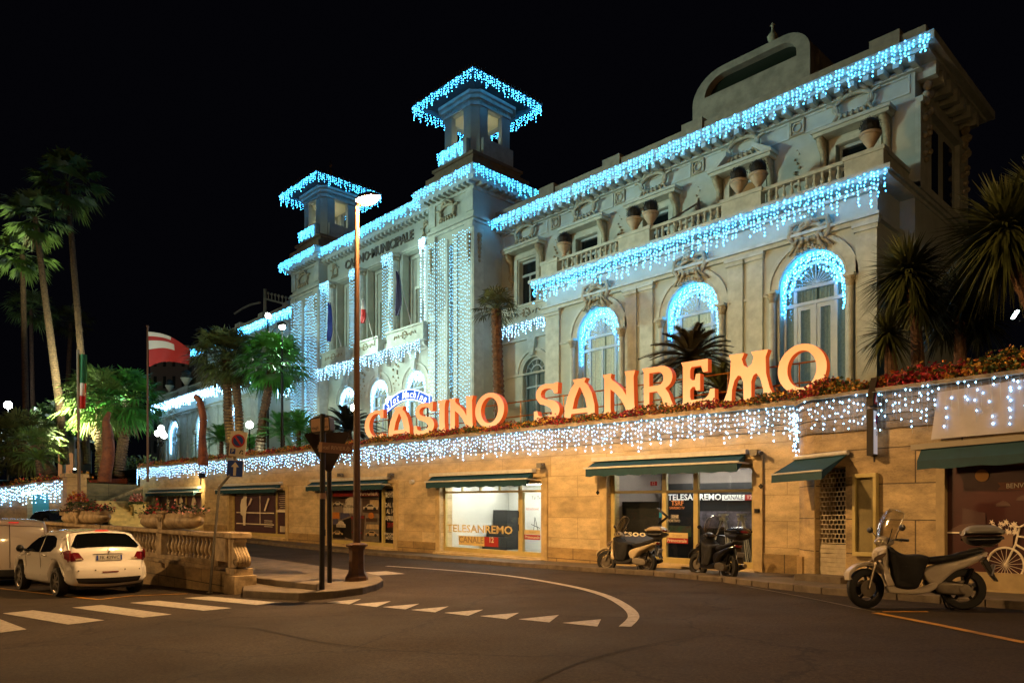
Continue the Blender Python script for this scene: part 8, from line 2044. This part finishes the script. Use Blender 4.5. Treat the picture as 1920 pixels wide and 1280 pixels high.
# ---------------------------------------------------------------- scooters
silver = mat('pale_silver_scooter_paint', '#bdb3a3', .22, .0, coat=.9); blackplastic = mat('black_plastic_panel', '#0f0e0d', .4, coat=.2); apron = mat('black_fabric_apron', '#0b0a0a', .75, var=.3, scale=6, bump=.4, bscale=12)
alu = mat('cast_aluminium', '#7f776a', .4, .8, var=.2, scale=8); chrome = MATS['chrome']
screen = glass_mat('scooter_screen', (.80, .78, .72), 1.6, .08)
def scooter(label, paint_, Pf, Pr, lid, tall=True, lean=4, plate='DX 41082', big=True, apron_on=True, group='parked motor scooters', steer=0):
    t_ = thing('motor_scooter', label, 'scooter', (0, 0, 0), 0, group); L = 1.36; r = .31 if big else .29; fx = L
    for cx, nm in ((0, 'rear_wheel'), (fx, 'front_wheel')):
        wh, _ = wheel(t_, cx, 0, r, .12 if cx == 0 else .10, r * .68, (5 if big else 8, .15, .02 if big else .012), 1, rimm=mat('dark_cast_rim', '#2a2622', .4, .7) if big else alu, name=nm)
        mb = MB(); q = [(cx + .13 * math.cos(k * PI / 12), r + .13 * math.sin(k * PI / 12)) for k in range(24)]; mb.plate(q, [], -.07, -.062); mb.plate(q, [], .062, .07); mb.build('brake_disc', alu, wh)
    w1 = lambda x, z: .075
    # front fender
    A_ = [(fx + (r + .035) * math.cos(R_(a_)), r + (r + .035) * math.sin(R_(a_))) for a_ in range(22, 140, 9)]; B_ = [(fx + (r + .095) * math.cos(R_(a_)), r + (r + .10) * math.sin(R_(a_))) for a_ in range(134, 26, -9)]
    mb = MB(); inflate(mb, A_ + B_, w1, .03, .0, 3, 4, 3, lambda p: p + Vector((0, .0)) * 0 + (Vector((fx, r)) - p).normalized() * .02); mb.build('front_fender', paint_, t_, smooth=50)
    mb = MB()
    for s_ in (-.085, .085): mb.tube([(fx, s_, r), (fx - .09, s_, r + .30), (fx - .15, s_, r + .42)], .022, 8)
    mb.build('fork', alu, t_)
    # leg shield and front nose
    nose = cat([(1.12, .60), (1.20, .70), (1.235, .82), (1.20, .92), (1.08, .98), (.99, .96), (.98, .80), (1.0, .55), (.96, .36), (1.0, .30), (1.06, .40)], 4)
    mb = MB(); inflate(mb, nose, lambda x, z: .20 - .12 * max(0, (x - 1.1) / .13) + .02 * (z < .5), .04, .05, 5, 4, 6); mb.build('front_shield', paint_, t_, smooth=50)
    mb = MB(); mb.plate(cat([(1.06, .86), (1.20, .80), (1.23, .72), (1.17, .74), (1.08, .80)], 3), [], -.215, -.12); mb.plate(cat([(1.06, .86), (1.20, .80), (1.23, .72), (1.17, .74), (1.08, .80)], 3), [], .12, .215); mb.build('indicator_light', mat('smoked_lens', '#6a5a4a', .2, coat=.6), t_)
    # handlebar fairing with head light
    bar = cat([(1.08, .97), (1.15, 1.03), (1.12, 1.10), (1.03, 1.13), (.92, 1.08), (.90, 1.0), (.98, .96)], 4)
    mb = MB(); inflate(mb, bar, lambda x, z: .13 - .05 * max(0, (x - 1.05) / .1), .04, .02, 4, 4, 4); mb.build('handlebar_fairing', paint_, t_, smooth=50)
    mb = MB(); mb.ball((1.11, 0, 1.035), .085, 12, 8, (.55, 1.2, .62)); mb.build('headlight', mat('headlight_glass', '#b8ae98', .12, .6, coat=.8), t_, smooth=True)
    mb = MB(); 
    for s_ in (-1, 1): mb.tube([(.98, s_ * .06, 1.05), (.95, s_ * .2, 1.07), (.88, s_ * .33, 1.05)], .013, 6); mb.tube([(.91, s_ * .23, 1.06), (.86, s_ * .36, 1.045)], .021, 8); mb.tube([(.99, s_ * .2, 1.06), (.95, s_ * .33, 1.03)], .008, 5)
    mb.build('handlebar', blackplastic, t_)
    for s_ in (-1, 1):
        mb = MB(); mb.tube([(.96, s_ * .2, 1.07), (.98, s_ * .27, 1.16), (.985, s_ * .33, 1.22)], .008, 6); mb.ball((.98, s_ * .38, 1.24), .07, 12, 8, (.35, 1.05, .72)); mb.build('mirror', blackplastic if big else chrome, t_, smooth=True)
    if tall:
        V = []; nx, nz = 10, 10
        for j in range(nz + 1):
            v = j / nz; x0 = 1.12 - .22 * v + .02 * math.sin(v * 3); z0 = 1.06 + .50 * v; hw = (.17 + .11 * math.sin(PI * min(1, v * 1.05) * .62)) * (1 if v < .75 else math.sqrt(max(.0, 1 - ((v - .75) / .25) ** 2)) * .75 + .25)
            for i in range(nx + 1): u = -1 + 2 * i / nx; V.append((x0 - .10 * u * u, hw * u, z0 - .03 * u * u))
        fs = [(j * (nx + 1) + i, j * (nx + 1) + i + 1, (j + 1) * (nx + 1) + i + 1, (j + 1) * (nx + 1) + i) for j in range(nz) for i in range(nx)]
        mb = MB(); mb.add(V, fs); ws = mb.build('windshield', screen, t_, smooth=True)
        ed = [V[j * (nx + 1)] for j in range(nz + 1)] + [V[nz * (nx + 1) + i] for i in range(1, nx)] + [V[j * (nx + 1) + nx] for j in range(nz, -1, -1)]
        mb = MB(); mb.tube(ed, .005, 4); mb.build('windshield_edge', mat('clear_edge', '#8a8478', .2, coat=.4), ws)
        mb = MB()
        for s_ in (-1, 1): mb.tube([(1.05, s_ * .13, 1.0), (1.03, s_ * .17, 1.12), (.99, s_ * .17, 1.24)], .008, 5)
        mb.build('windshield_stay', dkmetal, t_)
    # floor board, rear body, seat
    mb = MB(); inflate(mb, cat([(1.02, .36), (.62, .33), (.40, .42), (.36, .34), (.55, .235), (.98, .235), (1.04, .28)], 3), lambda x, z: .19, .03, .0, 4, 3, 4); mb.build('footboard', paint_ if big else blackplastic, t_, smooth=45)
    tail = cat([(.50, .40), (.56, .55), (.44, .66), (.10, .74), (-.28, .84), (-.46, .87), (-.50, .83), (-.36, .74), (-.05, .62), (.12, .55), (.26, .42), (.36, .33)], 4)
    mb = MB(); inflate(mb, tail, lambda x, z: .15 + .06 * math.exp(-((x - .1) / .35) ** 2) - (.06 if x < -.3 else 0), .05, .02, 4, 4, 6, lambda p: Vector((max(-.3, min(.42, p.x)), .80 - .42 * (max(-.3, min(.42, p.x)) + .3)))); mb.build('rear_body', paint_, t_, smooth=50)
    seat = cat([(.60, .70), (.62, .76), (.40, .80), (.14, .83), (.02, .87), (-.22, .90), (-.38, .92), (-.40, .87), (-.20, .82), (.1, .74), (.40, .68)], 4)
    mb = MB(); inflate(mb, seat, lambda x, z: .15 - .04 * max(0, (x - .3) / .3), .05, .0, 4, 4, 4, lambda p: Vector((p.x * .9, .83 - .15 * p.x))); mb.build('seat', mat('black_seat_vinyl', '#0c0b0b', .5, bump=.2, scale=10), t_, smooth=50)
    mb = MB(); inflate(mb, cat([(.52, .45), (.30, .46), (.0, .40), (-.1, .36), (-.05, .28), (.2, .24), (.45, .26)], 3), lambda x, z: .12, .04, .0, 3, 3, 4); mb.build('engine', blackplastic, t_, smooth=45)
    mb = MB(); inflate(mb, cat([(.34, .40), (.05, .40), (-.07, .34), (-.05, .25), (.1, .22), (.36, .26)], 3), lambda x, z: .045, .02, .0, 3, 3, 3)
    for i, v in enumerate(mb.v): mb.v[i] = (v[0], v[1] - .14 * -1, v[2])
    mb.tube([(-.0, .19, .31), (-.0, .205, .31)], .075, 16); mb.build('transmission_cover', alu, t_, smooth=45)
    mb = MB(); mb.tube([(.35, -.16, .24), (.2, -.18, .24), (.1, -.19, .27), (-.2, -.20, .34), (-.33, -.20, .37)], [.02, .03, .055, .065, .05], 10); mb.build('exhaust', dkmetal if not big else alu, t_, smooth=50)
    mb = MB(); mb.tube([(-.0, .1, .33), (-.12, .12, .62)], .028, 8); mb.tube([(-.0, -.1, .33), (-.12, -.12, .62)], .028, 8); mb.build('shock_absorber', dkmetal, t_)
    # rear mudguard with plate and lights
    mb = MB(); mb.plate([(-.36, .72), (-.44, .78), (-.50, .70), (-.60, .50), (-.66, .43), (-.62, .42), (-.54, .50), (-.44, .62)], [], -.08, .08); mg = mb.build('mudguard', blackplastic, t_, smooth=False, bevel=.01)
    mb = MB(); mb.obox((-.565, 0, .595), (.012, 0, .005), (0, .09, 0), (-.035, 0, .082)); pl_ = mb.build('number_plate', mat('plate_grey', '#8e8f96', .4), t_)
    mb = MB(); add_text(mb, plate.split()[0], .075, (-.585, 0, .64), (0, -1, 0), (-.39, 0, .92)); add_text(mb, plate.split()[1], .06, (-.605, 0, .565), (0, -1, 0), (-.39, 0, .92)); mb.build('lettering', ink, pl_)
    mb = MB(); mb.ball((-.47, 0, .82), .06, 10, 6, (.6, 1.7, .6)); mb.build('tail_light', tailred, t_, smooth=True)
    # rack and top box
    mb = MB(); mb.tube([(-.15, .08, .90), (-.45, .08, .95), (-.60, .06, .95), (-.60, -.06, .95), (-.45, -.08, .95), (-.15, -.08, .90)], .012, 6); mb.build('rack', greymetal, t_)
    se = lambda cx, cz, rx, rz, a0, a1: [(cx + rx * math.copysign(abs(math.cos(R_(a))) ** .6, math.cos(R_(a))), cz + rz * math.copysign(abs(math.sin(R_(a))) ** .75, math.sin(R_(a)))) for a in range(a0, a1 + 1, 10)]
    low = se(-.40, 1.105, .35, .15, 180, 360); up = se(-.40, 1.112, .37, .16, 0, 180)
    mb = MB(); inflate(mb, low, lambda x, z: .20 - .25 * max(0, 1.05 - z), .04, .02, 4, 5, 4); tb = mb.build('top_box', blackplastic, t_, smooth=50)
    mb = MB(); inflate(mb, up, lambda x, z: .21 - .3 * max(0, z - 1.15), .05, .02, 4, 5, 4); mb.build('box_lid', lid, tb, smooth=50)
    mb = MB(); mb.ball((-.75, 0, 1.15), .05, 12, 6, (.7, 2.4, .7)); mb.build('box_reflector', tailred, tb, smooth=True)
    mb = MB()
    for s_ in (-1, 1): mb.tube([(.28, s_ * .09, .24), (.20, s_ * .13, .02)], .014, 6); mb.tube([(.20, s_ * .13, .015), (.14, s_ * .15, .015)], .016, 6)
    mb.build('centre_stand', dkmetal, t_)
    if apron_on:
        # weather apron hanging from the handlebar over the footwell
        ap = cat([(1.0, .98), (1.03, .90), (.98, .60), (.97, .38), (.90, .30), (.66, .28), (.56, .42), (.50, .62), (.44, .78), (.58, .84), (.78, .84), (.90, .90)], 4)
        mb = MB(); inflate(mb, ap, lambda x, z: .225 + .02 * math.sin(x * 16) * math.sin(z * 9), .05, .02, 5, 4, 7); mb.build('leg_apron', apron, t_, smooth=60)
    def squeeze(o):
        for v in o.data.vertices:
            if v.co.x < 0: v.co.x *= .70
        for c in kids(o): squeeze(c)
    for c in kids(t_):
        if c.name.split('.')[0] in ('rear_body', 'seat', 'mudguard', 'number_plate', 'tail_light', 'rack', 'top_box'): squeeze(c)
    if steer:
        Ms = Matrix.Translation((1.22, 0, 0)) @ Matrix.Rotation(R_(steer), 4, 'Z') @ Matrix.Translation((-1.22, 0, 0)); done = set()
        def turn(o):
            if o.data.name not in done: done.add(o.data.name); o.data.transform(Ms)
            for c in kids(o): turn(c)
        for c in kids(t_):
            if c.name.split('.')[0] in ('front_wheel', 'front_fender', 'fork', 'handlebar_fairing', 'headlight', 'handlebar', 'mirror', 'windshield', 'windshield_stay'): turn(c)
    d = Vector((Pf.x - Pr.x, Pf.y - Pr.y, Pf.z - Pr.z)); rz = math.atan2(d.y, d.x)
    t_.location = (Pr.x, Pr.y, Pr.z); t_.rotation_euler = (R_(lean), -math.asin(d.z / d.length), rz); t_.scale = (1, 1, 1)
    return t_
s1 = scooter('silver scooter with a tall windshield and silver top box, nearest at the right', silver, onG(1619, 1139), onG(1806, 1142), mat('silver_lid', '#9c9a94', .3, .3, coat=.6), True, 3, steer=30)
s2 = scooter('cream scooter with a black apron, at the left of the wide shop window', mat('cream_scooter_paint', '#b8a684', .3, coat=.6), onG(1146, 1071), onG(1213, 1075), mat('cream_lid', '#a89678', .4, coat=.3), True, 3, 'EA 70355', False, steer=14)
s3 = scooter('black scooter with a shiny dark top box in front of the wide shop window', mat('black_scooter_paint', '#0d0c0b', .3, coat=.6), onG(1315, 1081), onG(1367, 1088), mat('black_lid', '#14181c', .15, coat=1.0), True, 3, 'DZ 22914', True, steer=12)
# bent black bars carried upright on the cream scooter's box
mb = MB()
for dy in (-.03, .04): mb.tube([(-.34, dy, 1.34), (-.60, dy, 1.52), (-.28, dy, 1.74)], .022, 6)
lk_ = mb.build('lock_bar', dkmetal, None, world=False); lk_.parent = s2
